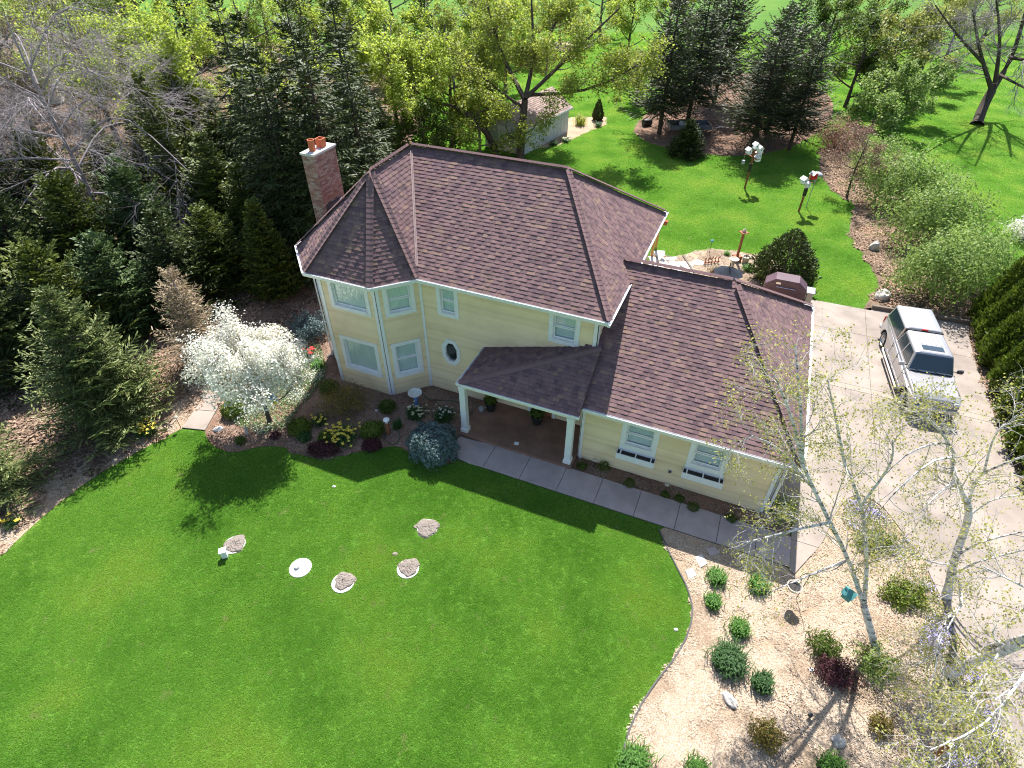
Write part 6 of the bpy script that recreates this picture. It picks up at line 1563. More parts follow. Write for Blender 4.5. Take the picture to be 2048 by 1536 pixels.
for x in (-.36, -.18, 0, .18, .36):
    mb = MB(); mb.box(x - .016, x + .016, -.9, 0.0, 1.858, 1.874); mb.build('roof_rib', MAT['silver'], cabn)
mb = MB(); mb.box(-.12, .12, -1.12, -1.08, 1.84, 1.90); mb.build('brake_light', MAT['redlens'], cabn)
mb = MB(); mb.box(-.72, .72, -1.105, -1.045, 1.2, 1.84); mb.build('gap_seal', MAT['black'], cabn)
for x in (-.42, .42):
    mb = MB(); mb.prism([(x - .02, 1.1), (x + .02, 1.1), (x * .9 + .016, 2.2), (x * .9 - .016, 2.2)], 1.10, 1.178); 
    hb = MB(); hb.add([(x - .025, 1.1, 1.163), (x + .025, 1.1, 1.163), (x * .88 + .02, 2.25, 1.083), (x * .88 - .02, 2.25, 1.083), (x, 1.1, 1.185), (x * .88, 2.25, 1.1)], [(0, 4, 5, 3), (4, 1, 2, 5)]); hb.build('hood_ridge', MAT['silver'], body)
mb = MB(); mb.box(-.79, .79, 1.03, 1.09, 1.168, 1.186); mb.build('wiper_cowl', MAT['black'], body)
mb = MB()
for s in (-.35, .35): mb.tube([(s, 1.07, 1.19), (s + .3, 1.0, 1.27)], .008, 4)
mb.build('wiper', MAT['black'], cabn)
# hood edge lines and door lines as thin dark gaps
mb = MB()
for s in (-1, 1):
    mb.box(s * .80 - .006, s * .80 + .006, 1.1, 2.3, 1.05, 1.135 + 0.0)
    for y in (-1.0, -.16, .93): mb.box(min(s * .925, s * .945), max(s * .925, s * .945), y - .006, y + .006, .5, 1.15)
mb.build('panel_gap', MAT['black'], body)
mb = MB(); mb.box(-.60, .60, 2.565, 2.62, .70, .95); gr = mb.build('grille', MAT['darktrim'], body)
for z in (.76, .83, .90):
    mb = MB(); mb.box(-.58, .58, 2.615, 2.635, z - .012, z + .012); mb.build('grille_bar', MAT['chrome'], gr)
for s in (-1, 1):
    mb = MB(); mb.box(min(s * .60, s * .84), max(s * .60, s * .84), 2.44, 2.575, .76, .95); mb.build('headlight', MAT['lamp'], body, bevel=.03)
    mb = MB(); mb.box(min(s * .8, s * .9), max(s * .8, s * .9), -3.17, -3.12, .8, 1.12); mb.build('tail_light', MAT['redlens'], body, bevel=.02)
    # running board
    mb = MB(); mb.tube([(s * 1.0, -1.55, .38), (s * 1.03, -1.45, .36), (s * 1.03, 1.2, .36), (s * 1.0, 1.3, .38)], .045, 8); mb.build('running_board', MAT['chrome'], tk)
    # mirror
    mb = MB(); mb.tube([(s * .86, .82, 1.26), (s * 1.0, .84, 1.29)], .02, 6); mi_ = mb.build('mirror', MAT['black'], tk)
    mb = MB(); mb.box(min(s * .98, s * 1.20), max(s * .98, s * 1.20), .78, .89, 1.22, 1.40); mb.build('housing', MAT['silver'] if s > 0 else MAT['darktrim'], mi_, bevel=.03)
mb = MB(); mb.box(-.86, .86, 2.54, 2.68, .44, .66); mb.build('bumper', MAT['silver'], tk, bevel=.04)
mb = MB(); mb.box(-.93, .93, -3.26, -3.1, .44, .62); mb.build('bumper', MAT['chrome'], tk, bevel=.03)
for yc, turn in ((RW, 0), (FWH, -.18)):
    for s in (-1, 1):
        R3 = Matrix.Rotation(turn, 4, 'Z')
        def ring(profl, n=28):
            mb = MB(); vs, fs = [], []
            for r_, x in profl:
                for k in range(n):
                    a = 2 * PI * k / n; v = R3 @ Vector((s * x, r_ * math.cos(a), r_ * math.sin(a))); vs.append((s * .80 + v.x, yc + v.y, .40 + v.z))
            for i in range(len(profl) - 1):
                for k in range(n): fs.append((i * n + k, i * n + (k + 1) % n, (i + 1) * n + (k + 1) % n, (i + 1) * n + k))
            return mb.add(vs, fs)
        w = ring([(.25, -.11), (.36, -.12), (.395, -.08), (.4, 0), (.395, .08), (.36, .125), (.26, .12)]).build('wheel', MAT['tyre'], tk, smooth=True)
        ring([(.26, .115), (.235, .06), (.20, .075), (.08, .09), (.05, .11), (.001, .11)]).build('rim', MAT['alloy'], w)
        mb = MB()
        for k in range(6):
            a = 2 * PI * k / 6 + .2
            v = [Vector((s * .098, .14 * math.cos(a + da), .14 * math.sin(a + da))) * 1 for da in (-.18, .18)] + [Vector((s * .085, .205 * math.cos(a + da), .205 * math.sin(a + da))) for da in (.16, -.16)]
            v = [R3 @ q_ for q_ in v]; mb.add([(s * .80 + q_.x + s * .004, yc + q_.y, .40 + q_.z) for q_ in v], [(0, 1, 2, 3)])
        mb.build('rim_slot', MAT['black'], w)

# ------------------------------------------------------------------ shed on the far lawn
sd = thing('shed', 'small pale garden shed with pinkish shingle roof behind the willow', 'shed', (0.84, 47.4, 0), math.atan2(.83, .55))
SL, SW_, SZ, SR = 7.2, 3.7, 2.15, 3.35
mb = MB()
mb.add([(0, 0, 0), (SL, 0, 0), (SL, SW_, 0), (0, SW_, 0), (0, 0, SZ), (SL, 0, SZ), (SL, SW_, SZ), (0, SW_, SZ), (0, SW_ / 2, SR), (SL, SW_ / 2, SR)], [(0, 1, 5, 4), (2, 3, 7, 6), (3, 0, 4, 8, 7), (1, 2, 6, 9, 5)])
mb.build('wall', MAT['shed_wall'], sd)
mb = MB(); o_ = .25; sl_ = (SR - SZ) / (SW_ / 2)
mb.add([(-o_, -o_, SZ - o_ * sl_ + .03), (SL + o_, -o_, SZ - o_ * sl_ + .03), (SL + o_, SW_ / 2, SR + .03), (-o_, SW_ / 2, SR + .03), (SL + o_, SW_ + o_, SZ - o_ * sl_ + .03), (-o_, SW_ + o_, SZ - o_ * sl_ + .03)], [(0, 1, 2, 3), (3, 2, 4, 5)])
srf = mb.build('roof', MAT['deck'], sd)
mb = MB(); rr = random.Random(4)
for side in (0, 1):
    nC = 15; Ls = math.hypot(SW_ / 2 + o_, (SW_ / 2 + o_) * sl_)
    for c in range(nC):
        a, b_2 = c / nC, (c + 1.15) / nC; x = -o_
        def P_(x, t, h):
            y = -o_ + (SW_ / 2 + o_) * min(t, 1); z = SZ - o_ * sl_ + .04 + (SW_ / 2 + o_) * sl_ * min(t, 1) + h
            return (x, y if side == 0 else SW_ - y, z)
        while x < SL + o_:
            w_ = min(rr.uniform(.3, .6), SL + o_ - x)
            mb.add([P_(x, a, .03), P_(x + w_ - .01, a, .03), P_(x + w_ - .01, b_2, .004), P_(x, b_2, .004), P_(x, a, 0), P_(x + w_ - .01, a, 0)], [(0, 1, 2, 3), (4, 5, 1, 0)]); x += w_ + .001
o = mb.build('shingle_courses', MAT['shed_roof'], srf); o['kind'] = 'stuff'
mb = MB(); mb.box(-.03, -.005, 1.2, 2.4, 0.05, 1.95); dd = mb.build('door', MAT['white'], sd)
mb = MB(); mb.box(-.06, -.03, 1.3, 1.36, 1.0, 1.08); mb.build('handle', MAT['black'], dd)
mb = MB(); mb.box(-.27, SL + .27, -.28, -.25, SZ - .27, SZ - .12); mb.build('fascia', MAT['white'], sd)
for x_ in np.arange(0.6, SL, .6):
    mb = MB(); mb.box(x_ - .012, x_ + .012, -.018, -.001, .03, SZ - .02); mb.build('batten', MAT['shed_wall'], sd)
# distant white outbuilding through the bare branches
ob = thing('outbuilding', 'distant white outbuilding glimpsed through the bare branches', 'building', tuple(G(30, 215)), .4)
mb = MB(); mb.add([(0, 0, 0), (4, 0, 0), (4, 3, 0), (0, 3, 0), (0, 0, 2.4), (4, 0, 2.4), (4, 3, 2.4), (0, 3, 2.4), (0, 1.5, 3.4), (4, 1.5, 3.4)], [(0, 1, 5, 4), (2, 3, 7, 6), (3, 0, 4, 8, 7), (1, 2, 6, 9, 5)]); mb.build('wall', MAT['white'], ob)
mb = MB(); mb.add([(-.2, -.2, 2.3), (4.2, -.2, 2.3), (4.2, 1.5, 3.44), (-.2, 1.5, 3.44), (4.2, 3.2, 2.3), (-.2, 3.2, 2.3)], [(0, 1, 2, 3), (3, 2, 4, 5)]); mb.build('roof', MAT['grey'], ob)

# ------------------------------------------------------------------ utility trailer under the pines
tA = G(1338, 272); tB = G(1432, 270); ax = nrm((tB - tA)[:2])
tr = thing('utility_trailer', 'low grey utility trailer parked under the pines behind the small spruce', 'trailer', (tA[0], tA[1], 0), math.atan2(ax[1], ax[0]) - .06)
TLn, TW = 3.6, 1.6
mb = MB(); mb.box(0, TLn, 0, TW, .5, .56); bedp = mb.build('bed', MAT['trailer'], tr)
for y0 in (0, TW - .04):
    mb = MB(); mb.box(0, TLn, y0, y0 + .04, .561, .86); mb.build('side_board', MAT['trailer'], tr)
    mb = MB()
    for x_ in np.linspace(.05, TLn - .05, 6): mb.box(x_ - .02, x_ + .02, y0 - .02 if y0 == 0 else y0 + .041, y0 - .001 if y0 == 0 else y0 + .06, .5, .93)
    mb.build('stake', MAT['trailer'], tr)
mb = MB(); mb.box(0, .04, .041, TW - .041, .561, .86); mb.build('side_board', MAT['trailer'], tr)
mb = MB(); mb.box(TLn - .04, TLn, .041, TW - .041, .561, .78); mb.build('tailgate', MAT['trailer'], tr)
for y0 in (-.12, TW + .12):
    mb = MB(); vs = [(2.5 + r_ * math.cos(a), y0 + x_, .33 + r_ * math.sin(a)) for r_, x_ in ((.2, -.09), (.31, -.09), (.33, 0), (.31, .09), (.2, .09)) for a in np.arange(18) * 2 * PI / 18]
    mb.add(vs, [(i * 18 + k, i * 18 + (k + 1) % 18, (i + 1) * 18 + (k + 1) % 18, (i + 1) * 18 + k) for i in range(4) for k in range(18)]); wh = mb.build('wheel', MAT['tyre'], tr)
    mb = MB(); mb.add([(2.5 + .205 * math.cos(a), y0 + (-.07 if y0 < 0 else .07), .33 + .205 * math.sin(a)) for a in np.arange(18) * 2 * PI / 18], [tuple(range(18))]); mb.build('rim', MAT['white'], wh)
    mb = MB(); mb.prism([(2.0, y0 - .12), (3.0, y0 - .12), (3.0, y0 + .12), (2.0, y0 + .12)], .70, .73); mb.build('fender', MAT['trailer'], tr)
mb = MB(); mb.tube([(TLn, .2, .5), (TLn + 1.1, TW / 2, .5)], .04, 6); mb.tube([(TLn, TW - .2, .5), (TLn + 1.1, TW / 2, .5)], .04, 6); mb.tube([(TLn + 1.0, TW / 2, .5), (TLn + 1.35, TW / 2, .5)], .05, 6); mb.build('drawbar', MAT['trailer'], tr)
mb = MB(); mb.tube([(TLn + 1.05, TW / 2 + .05, 0.0), (TLn + 1.05, TW / 2 + .05, .8)], .03, 6); mb.build('jack', MAT['trailer'], tr)
for i, (x_, y_, z_, m_, lb) in enumerate([(.5, .4, .56, 'darkgrey', 'dark bundle lying in the trailer bed near its front end'), (1.2, 1.0, .56, 'white', 'pale bundle lying in the middle of the trailer bed')]):
    mb = MB(); mb.box(-.3, .3, -.22, .22, 0, .24); mb.box(-.2, .22, -.16, .15, .241, .36); o = mb.build('bundle', MAT[m_], bevel=.05); w = tr.matrix_basis @ Vector((x_, y_, z_)); o.location = w; o.rotation_euler = (0, 0, .3 + i); tag(o, lb, 'bundle')
# black composter drum at the bed's end
o = thing('drum', 'black drum lying in the chips at the tip of the pine bed', 'drum', tuple(G(1293, 252)), .4)
mb = MB(); mb.tube([(-.4, 0, .3), (-.36, 0, .3), (.36, 0, .3), (.4, 0, .3)], [.26, .3, .3, .26], 16); mb.build('barrel', MAT['black'], o)
mb = MB(); mb.tube([(-.42, 0, .3), (-.40, 0, .3)], [.12, .12], 10); mb.build('lid', MAT['darktrim'], o)

# ------------------------------------------------------------------ bird houses, posts and baths
def post(name, label, cat, px, h, w=.1, m='wood_red', at=None, rz=0.3):
    B = G(*px); o = thing(name, label, cat, (B[0], B[1], 0), rz)
    mb = MB(); mb.box(-w / 2, w / 2, -w / 2, w / 2, -.05, h); mb.build('post', MAT[m], o, bevel=.01); return o
def birdhouse(parent, x, y, z, s, body_m, roof_m, nm='birdhouse'):
    mb = MB(); w, d, h = .12 * s, .12 * s, .22 * s
    mb.add([(x - w, y - d, z), (x + w, y - d, z), (x + w, y + d, z), (x - w, y + d, z), (x - w, y - d, z + h), (x + w, y - d, z + h), (x + w, y + d, z + h), (x - w, y + d, z + h), (x, y - d, z + h * 1.5), (x, y + d, z + h * 1.5)], [(3, 2, 1, 0), (0, 1, 5, 8, 4), (2, 3, 7, 9, 6), (1, 2, 6, 5), (3, 0, 4, 7)])
    b = mb.build(nm, MAT[body_m], parent)
    mb = MB(); e = .05 * s
    for sg in (-1, 1): mb.add([(x, y - d - e, z + h * 1.55), (x, y + d + e, z + h * 1.55), (x + sg * (w + e), y + d + e, z + h * .92), (x + sg * (w + e), y - d - e, z + h * .92)], [(0, 1, 2, 3)]); 
    mb.build('roof', MAT[roof_m], b)
    mb = MB(); mb.add([(x + .035 * s * math.cos(a), y - d - .004, z + h * .6 + .035 * s * math.sin(a)) for a in np.arange(10) * PI / 5], [tuple(range(10))]); mb.build('hole', MAT['dark'], b)  # flat dark disc painted for the shade inside the entrance
    return b
o = post('birdhouse_post', 'tall dark post carrying a cluster of white birdhouses at the edge of the pine bed', 'birdhouse', (1489, 378), 2.75)
mb = MB(); mb.tube([(0, 0, 1.25), (0, 0, 1.8)], .11, 10); mb.build('baffle', MAT['black'], o)
mb = MB(); mb.box(-.75, .75, -.03, .03, 2.45, 2.51); mb.box(-.03, .03, -.5, .5, 2.2, 2.26); mb.build('crossbar', MAT['wood_red'], o)
for x, y, z in ((.42, 0, 2.55), (.38, -.05, 1.95), (.45, .05, 2.2), (-.45, 0, 2.52), (.1, .1, 2.78)): birdhouse(o, x, y, z, 1.25, 'white', 'white')
mb = MB(); mb.tube([(-.7, 0, 2.45), (-.7, 0, 2.1)], .01, 4); mb.box(-.78, -.62, -.08, .08, 1.85, 2.1); mb.build('feeder', MAT['grey'], o)
o = post('birdhouse_post', 'red-brown post with black baffle carrying white and red birdhouses', 'birdhouse', (1597, 424), 2.5)
mb = MB(); mb.tube([(0, 0, 1.12), (0, 0, 1.62)], .12, 10); mb.build('baffle', MAT['black'], o)
mb = MB(); mb.box(-.5, .35, -.03, .03, 1.9, 1.96); mb.box(-.1, .45, -.025, .025, 2.15, 2.2); mb.build('crossbar', MAT['wood_red'], o)
birdhouse(o, -.38, 0, 1.97, 1.3, 'white', 'white'); birdhouse(o, -.1, -.1, 1.75, 1.1, 'white', 'white')
b = birdhouse(o, .25, 0, 2.2, 1.3, 'red', 'white')
mb = MB(); mb.lathe([(.02, 0), (.1, .05), (.06, .14), (0, .2)], (0, 0, 2.5), 10); mb.build('finial', MAT['grey'], o)
o = post('bird_feeder', 'thin pole with a pale dome feeder next to the red-brown birdhouse post', 'bird feeder', (1612, 415), 2.2, .04, 'grey')
mb = MB(); mb.lathe([(.36, 0), (.3, .1), (.15, .17), (0, .2)], (0, 0, 2.2), 18); mb.build('dome', MAT['grey'], o, smooth=True)
mb = MB(); mb.tube([(0, 0, 1.75), (0, 0, 2.05)], .07, 10); mb.build('seed_tube', MAT['grey'], o)
o = post('bird_feeder', 'short red-brown post with a small platform feeder at the patio bed edge', 'bird feeder', (1472, 522), 1.75, .11)
mb = MB(); mb.box(-.2, .2, -.2, .2, 1.751, 1.79); tray = mb.build('tray', MAT['wood_red'], o)
mb = MB(); mb.lathe([(.1, 0), (.1, .12), (.03, .2), (0, .22)], (0, 0, 1.791), 10); mb.build('seed_jar', MAT['stone_bath'], o)
mb = MB(); mb.box(-.2, .2, -.2, .2, .01, .34); mb.build('base_box', MAT['wood_red'], o, bevel=.01)
def bath(label, px, h, r, bowl_m, ped_m, name='birdbath'):
    B = G(*px); o = thing(name, label, 'birdbath', (B[0], B[1], 0))
    mb = MB(); mb.lathe([(r * .5, 0), (r * .5, .05), (r * .3, .1), (r * .22, h * .5), (r * .34, h * .86), (r * .3, h - .05)], n=18); mb.build('pedestal', MAT[ped_m], o, smooth=True)
    mb = MB(); mb.lathe([(r * .3, h - .05), (r * .75, h), (r, h + .07), (r * .98, h + .1), (r * .88, h + .08), (r * .6, h + .035), (0, h + .03)], n=24); mb.build('bowl', MAT[bowl_m], o, smooth=True)
    return o
bath('birdbath with white bowl and blue pedestal in front of the bay', (834, 815), .74, .29, 'palerock', 'blue')
bath('cast stone birdbath standing in the patio bed', (1461, 546), .78, .27, 'stone_bath', 'stone_bath')
# patio bed odds and ends
B = G(1490, 525); o = thing('flower_pot', 'stone pot with bare stems between the feeder post and the cone evergreen', 'pot', (B[0], B[1], 0))
mb = MB(); mb.lathe([(.16, 0), (.2, .3), (.24, .33), (.24, .38), (.19, .38), (.18, .3), (0, .3)], n=16); mb.build('pot', MAT['stone_bath'], o)
mb = MB()
for a in range(7): mb.tube([(0, 0, .3), (.12 * math.cos(a), .12 * math.sin(a), .55 + .03 * a)], .008, 4)
mb.build('stem', MAT['twig_brown'], o)
B = G(1422, 528); o = thing('garden_ornament', 'rusty iron trellis ornament of upright curls in the patio bed', 'ornament', (B[0], B[1], 0), .2)
mb = MB()
for i in range(5):
    x = -.4 + .2 * i; mb.tube([(x, 0, 0), (x + .03, 0, .2), (x - .05, 0, .34), (x + .06, 0, .42 + .05 * (i % 2)), (x + .02, .02, .3)], .028, 5)
mb.box(-.48, .48, -.02, .02, .1, .14); mb.build('ironwork', MAT['rust'], o)
B = G(1396, 526); o = thing('stepping_stone', 'round pale stepping stone next to the patio edge', 'stone', (B[0], B[1], 0)); mb = MB(); mb.lathe([(.33, 0), (.33, .03), (.3, .05), (0, .05)], n=20); mb.build('disc', MAT['cement'], o)
o = post('garden_light', 'thin stake light with bluish lamp at the edge of the patio bed', 'light', (1418, 508), .75, .025, 'black')
mb = MB(); mb.lathe([(.03, 0), (.09, .05), (.1, .12), (.02, .18)], (0, 0, .75), 10); mb.build('lamp_head', MAT['teal'], o)
B = G(1452, 562); o = thing('patio_umbrella', 'folded dark canvas patio cover peeking over the garage ridge', 'umbrella', (B[0], B[1], 0), .2)
mb = MB(); mb.lathe([(.8, .5), (.6, .56), (.3, .7), (.05, .84), (0, .85)], n=8); mb.build('canopy', MAT['darkgrey'], o); mb = MB(); mb.tube([(0, 0, 0), (0, 0, 1.12)], .03, 8); mb.build('pole', MAT['black'], o)
# covered grill
B = G(1560, 603); gx = thing('grill', 'large barbecue grill under its maroon hood beside the garage corner', 'grill', (B[0] + .05, B[1] + .1, 0), PSI)
mb = MB(); mb.box(-1.0, 1.0, -.32, .36, .02, .85); mb.build('cabinet', MAT['maroon'], gx, bevel=.03)
mb = MB(); hp = [(-1.0, .85), (-1.0, 1.02), (-.55, 1.38), (.55, 1.38), (1.0, 1.02), (1.0, .85)]
mb.add([(x, -.42, z) for x, z in hp] + [(x, .40, z) for x, z in hp], [tuple(range(6)), tuple(range(6, 12))[::-1]] + [(i, (i + 1) % 6, 6 + (i + 1) % 6, 6 + i) for i in range(6)]); hd = mb.build('hood', MAT['maroon'], gx, bevel=.05, seg=3)
mb = MB(); mb.tube([(-.45, -.44, 1.0), (-.45, -.5, 1.0), (.45, -.5, 1.0), (.45, -.44, 1.0)], .02, 6); mb.build('handle', MAT['chrome'], hd)
mb = MB(); mb.box(-.5, -.28, -.432, -.421, 1.12, 1.22); mb.build('badge', MAT['chrome'], hd)
mb = MB(); mb.box(1.0, 1.42, -.3, .34, .84, .89); mb.build('side_shelf', MAT['grey'], gx, bevel=.01); mb = MB(); mb.box(1.08, 1.36, -.22, .26, .02, .838); mb.build('side_cabinet', MAT['stone_bath'], gx)
# orange cedar posts of the back deck
for i, (px, h, lb) in enumerate([((1303, 512), 2.3, 'orange cedar deck post nearest the house corner'), ((1311, 498), 2.3, 'orange cedar deck post with a small hanging feeder')]):
    o = post('deck_post', lb, 'post', px, h, .12, 'wood_orange', rz=PSI)
    if i:
        mb = MB(); mb.tube([(.06, 0, 1.9), (.3, 0, 1.95)], .015, 5); mb.build('arm', MAT['black'], o); mb = MB(); mb.box(.2, .4, -.1, .1, 1.6, 1.8); mb.box(.16, .44, -.14, .14, 1.801, 1.83); mb.build('feeder', MAT['rust'], o)
# timber edge behind the truck
a, b = G(1742, 618), G(1938, 650); L_ = np.linalg.norm(b - a)
o = thing('timber_edging', 'dark weathered timber edging between the driveway end and the lilac bed', 'edging', (a[0], a[1], 0), math.atan2(b[1] - a[1], b[0] - a[0]))
n_ = 3
for i in range(n_):
    mb = MB(); mb.box(i * L_ / n_ + .01, (i + 1) * L_ / n_ - .01, -.08, .08, 0, .24); mb.build('timber', MAT['timber'], o, bevel=.015)
# ------------------------------------------------------------------ rocks
rock('rock', 'dark grey boulder at the end of the lawn by the timber edging', (1764, 596), .42, .34, .4, 1, rot=.5)
rock('rock', 'grey boulder on the lilac bed beside the lawn curve', (1747, 498), .3, .28, .4, 2)
rock('rock', 'white rounded stone beside the path slabs', (438, 860), .2, .13, .12, 3, 'palerock', .4)
rock('rock', 'long pointed pale rock in the birch bed', (1459, 1402), .26, .14, .13, 4, 'rock', -1.0)
rock('rock', 'rounded pale rock low in the birch bed', (1676, 1484), .18, .15, .13, 5, 'rock', .3)
rock('rock', 'little white stone beside the purple barberry', (1622, 1341), .08, .07, .07, 6, 'palerock')
rock('rock', 'small grey stone in the front bed beside the bay wall', (753, 822), .07, .06, .05, 7, 'palerock')
rock('rock', 'grey mossy boulder behind the tulips at the turret', (600, 690), .4, .3, .28, 8, 'rock')
rock('rock', 'tiny white stone lying on the front lawn below the house shadow', (668, 974), .06, .05, .05, 9, 'palerock')
rock('rock', 'tiny white stone at the right lawn edge by the edging', (1352, 1260), .06, .05, .05, 10, 'palerock')
for i, (q_, lb) in enumerate([([(1388, 1116), (1402, 1108), (1416, 1128), (1401, 1137)], 'pale square stepping stone closer to the walk'), ([(1369, 1142), (1385, 1136), (1394, 1152), (1378, 1160)], 'pale square stepping stone closer to the lawn edging'), ([(1410, 1098), (1428, 1094), (1440, 1108), (1420, 1114)], 'grey stepping stone in the shade beside the walk')]):
    o = slab('stepping_stone', GP(q_), .01, .045, MAT['cement'] if i < 2 else MAT['walk'], None); tag(o, lb, 'stone', 'stepping stones in the birch bed')
# ------------------------------------------------------------------ septic lids in the lawn
def septic(label, px, py, rpx, cover, ring_a=None):
    c = G(px, py); r_ = .345
    o = thing('septic_lid', label, 'septic lid', (c[0], c[1], 0), group='round septic lids in the front lawn')
    mb = MB(); mb.lathe([(r_, 0), (r_, .02), (r_ * .97, .03), (0, .035)], n=28); mb.build('concrete', MAT['palerock'], o)
    if cover:
        r2_ = np.random.default_rng(int(px)); bm = bmesh.new(); n = 26; rings = 7
        vs = [[None] * n for _ in range(rings)]; cx0, cy0, sc_ = cover
        ct = bm.verts.new((cx0 * r_, cy0 * r_, .10))
        for i in range(rings):
            for k in range(n):
                a = 2 * PI * k / n; q_ = (i + 1) / rings * sc_ * r_ * (1 + .10 * math.sin(3 * a + px) + .05 * math.sin(7 * a))
                z = .05 + .055 * (1 - ((i + 1) / rings) ** 2) + r2_.uniform(-.014, .014) * (i < rings - 1) - (.045 if i == rings - 1 else 0)
                vs[i][k] = bm.verts.new((cx0 * r_ + q_ * math.cos(a), cy0 * r_ + q_ * math.sin(a), z))
        for k in range(n):
            bm.faces.new((ct, vs[0][k], vs[0][(k + 1) % n]))
            for i in range(rings - 1): bm.faces.new((vs[i][k], vs[i + 1][k], vs[i + 1][(k + 1) % n], vs[i][(k + 1) % n]))
        me = bpy.data.meshes.new('dirt'); bm.to_mesh(me); bm.free(); me.materials.append(MAT['dirt']); link(bpy.data.objects.new('dirt', me), o)
    return o
septic('round lid fully covered with grey dirt, nearest the globe spruce', 855, 1056, 24, (0, 0, 1.12))
septic('round lid covered with dirt beside the white vent box', 469, 1090, 24, (.04, .06, 1.03))
ol = septic('bare white round lid with a small knob on it', 601, 1136, 25, None)
mb = MB(); mb.lathe([(.085, .05), (.085, .11), (.07, .12), (0, .12)], (-.1, .02, 0), 16); mb.build('knob', MAT['palerock'], ol)
septic('round lid half covered with dirt, lowest of the lids', 686, 1166, 24, (.10, .16, .95))
septic('round lid with dirt and a white crescent, rightmost of the lower lids', 816, 1138, 23, (.06, .15, .98))
B = G(451, 1113); o = thing('vent_box', 'small white vent box standing at the edge of a dirt covered lid', 'vent', (B[0], B[1], 0), .35)
mb = MB(); mb.box(-.085, .085, -.085, .085, 0, .30); mb.build('housing', MAT['white'], o, bevel=.01); mb = MB(); mb.box(-.11, .11, -.11, .11, .301, .345); mb.build('cap', MAT['white'], o, bevel=.01)
for i, (px, lb) in enumerate([((790, 1108), 'bare earth scrape above the rightmost lower lid'), ((832, 1054), 'tiny bare earth spot beside the fully covered lid')]):
    rock('dirt_clod', lb, px, .09, .07, .035, 40 + i, 'dirt', cat='dirt')
# ------------------------------------------------------------------ small garden things
B = G(778, 868); o = thing('garden_post', 'dark garden lantern post with white cap in the front bed', 'lantern', (B[0], B[1], 0))
mb = MB(); mb.box(-.055, .055, -.055, .055, 0, .62); mb.build('post', MAT['wood_red'], o, bevel=.01); mb = MB(); mb.box(-.05, .05, -.05, .05, .621, .76); mb.build('lantern', MAT['lamp'], o); mb = MB(); mb.lathe([(.13, .761), (.12, .80), (.03, .86), (0, .9)], n=14); mb.build('cap', MAT['white'], o)
def stake(label, px, h=.4):
    B = G(*px); o = thing('path_light', label, 'light', (B[0], B[1], 0), group='stake lights along the beds')
    mb = MB(); mb.tube([(0, 0, 0), (0, 0, h)], .012, 6); mb.build('stake', MAT['black'], o)
    mb = MB(); mb.lathe([(.02, h), (.085, h + .02), (.08, h + .05), (.02, h + .1), (0, h + .1)], n=14); mb.build('lamp_head', MAT['stone_bath'], o)
stake('pale stake light by the wall beside the printed magazine', (1188, 936)); stake('pale stake light below the outlet between the flower boxes', (1330, 985)); stake('thin dark stake light beside the path slabs', (362, 856), .55)
B = G(1617, 1436); o = thing('spotlight', 'small black ground spotlight among the chips of the birch bed', 'light', (B[0], B[1], 0), .5)
mb = MB(); mb.tube([(0, 0, 0), (0, 0, .12)], .012, 6); mb.build('stake', MAT['black'], o); mb = MB(); mb.box(-.05, .05, -.04, .06, .12, .22); mb.build('lamp_head', MAT['black'], o, bevel=.01); mb = MB(); mb.tube([(0, 0, .02), (-.2, .15, .02), (-.25, .5, .02), (-.05, .8, .015)], .008, 4); mb.build('cable', MAT['black'], o)
# hanging pot on a crook
B = G(1583, 1188, 0); Pp = G(1590, 1172, .8)
o = thing('hanging_pot', 'round stone-coloured pot with empty black soil hung on a thin crook beside the driveway', 'pot', (Pp[0], Pp[1], 0))
mb = MB(); mb.lathe([(.06, .58), (.15, .64), (.20, .78), (.215, .80), (.18, .80), (.165, .72), (0, .71)], n=22); mb.build('bowl', MAT['stone_bath'], o, smooth=False)
mb = MB(); mb.lathe([(.166, .725), (0, .735)], n=22); mb.build('soil', MAT['blackbox'], o)
mb = MB(); mb.tube([(.3, .05, 0), (.3, .05, 1.2), (.26, .04, 1.38), (.14, .02, 1.44), (.02, 0, 1.38), (0, 0, 1.3)], .011, 6)
for k in range(3): a = k * 2.094; mb.tube([(0, 0, 1.3), (.2 * math.cos(a), .2 * math.sin(a), .8)], .005, 4)
mb.build('crook', MAT['black'], o)
B = G(1697, 1190, 2.0); o = thing('birdhouse', 'teal metal birdhouse fixed to the forked birch trunk', 'birdhouse', (B[0], B[1], 2.0 - .0), .6); birdhouse(o, 0, 0, -.12, .95, 'teal', 'teal', 'house_body')
B = G(541, 800, 1.2); o = thing('birdhouse', 'little yellow and blue birdhouse hanging in the flowering tree', 'birdhouse', (B[0] + .15, B[1] - .1, 1.15), .3); birdhouse(o, 0, 0, 0, .9, 'yellow', 'blue', 'house_body'); mb = MB(); mb.tube([(0, 0, .28), (0, .05, .75)], .005, 4); mb.build('cord', MAT['black'], o)
B = G(495, 868); o = thing('statue', 'small grey garden statue in the chips under the flowering tree', 'statue', (B[0], B[1], 0)); mb = MB(); mb.lathe([(.08, 0), (.07, .06), (.05, .08), (.06, .18), (.045, .26), (.03, .28), (.045, .33), (.03, .38), (0, .39)], n=12); mb.build('figure', MAT['rock'], o, smooth=True)
mb = MB(); hp = smooth([HW(-.2, -.55), HW(.35, -.9), HW(.9, -.75), HW(1.5, -.6), HW(2.1, -.75), HW(2.2, -1.05), HW(1.6, -1.15), HW(1.1, -1.0)], 5); mb.tube([(p[0], p[1], .05) for p in hp], .014, 6); tag(mb.build('garden_hose', MAT['hose'], smooth=True), 'dark green hose curled on the chips behind the blue birdbath', 'hose')
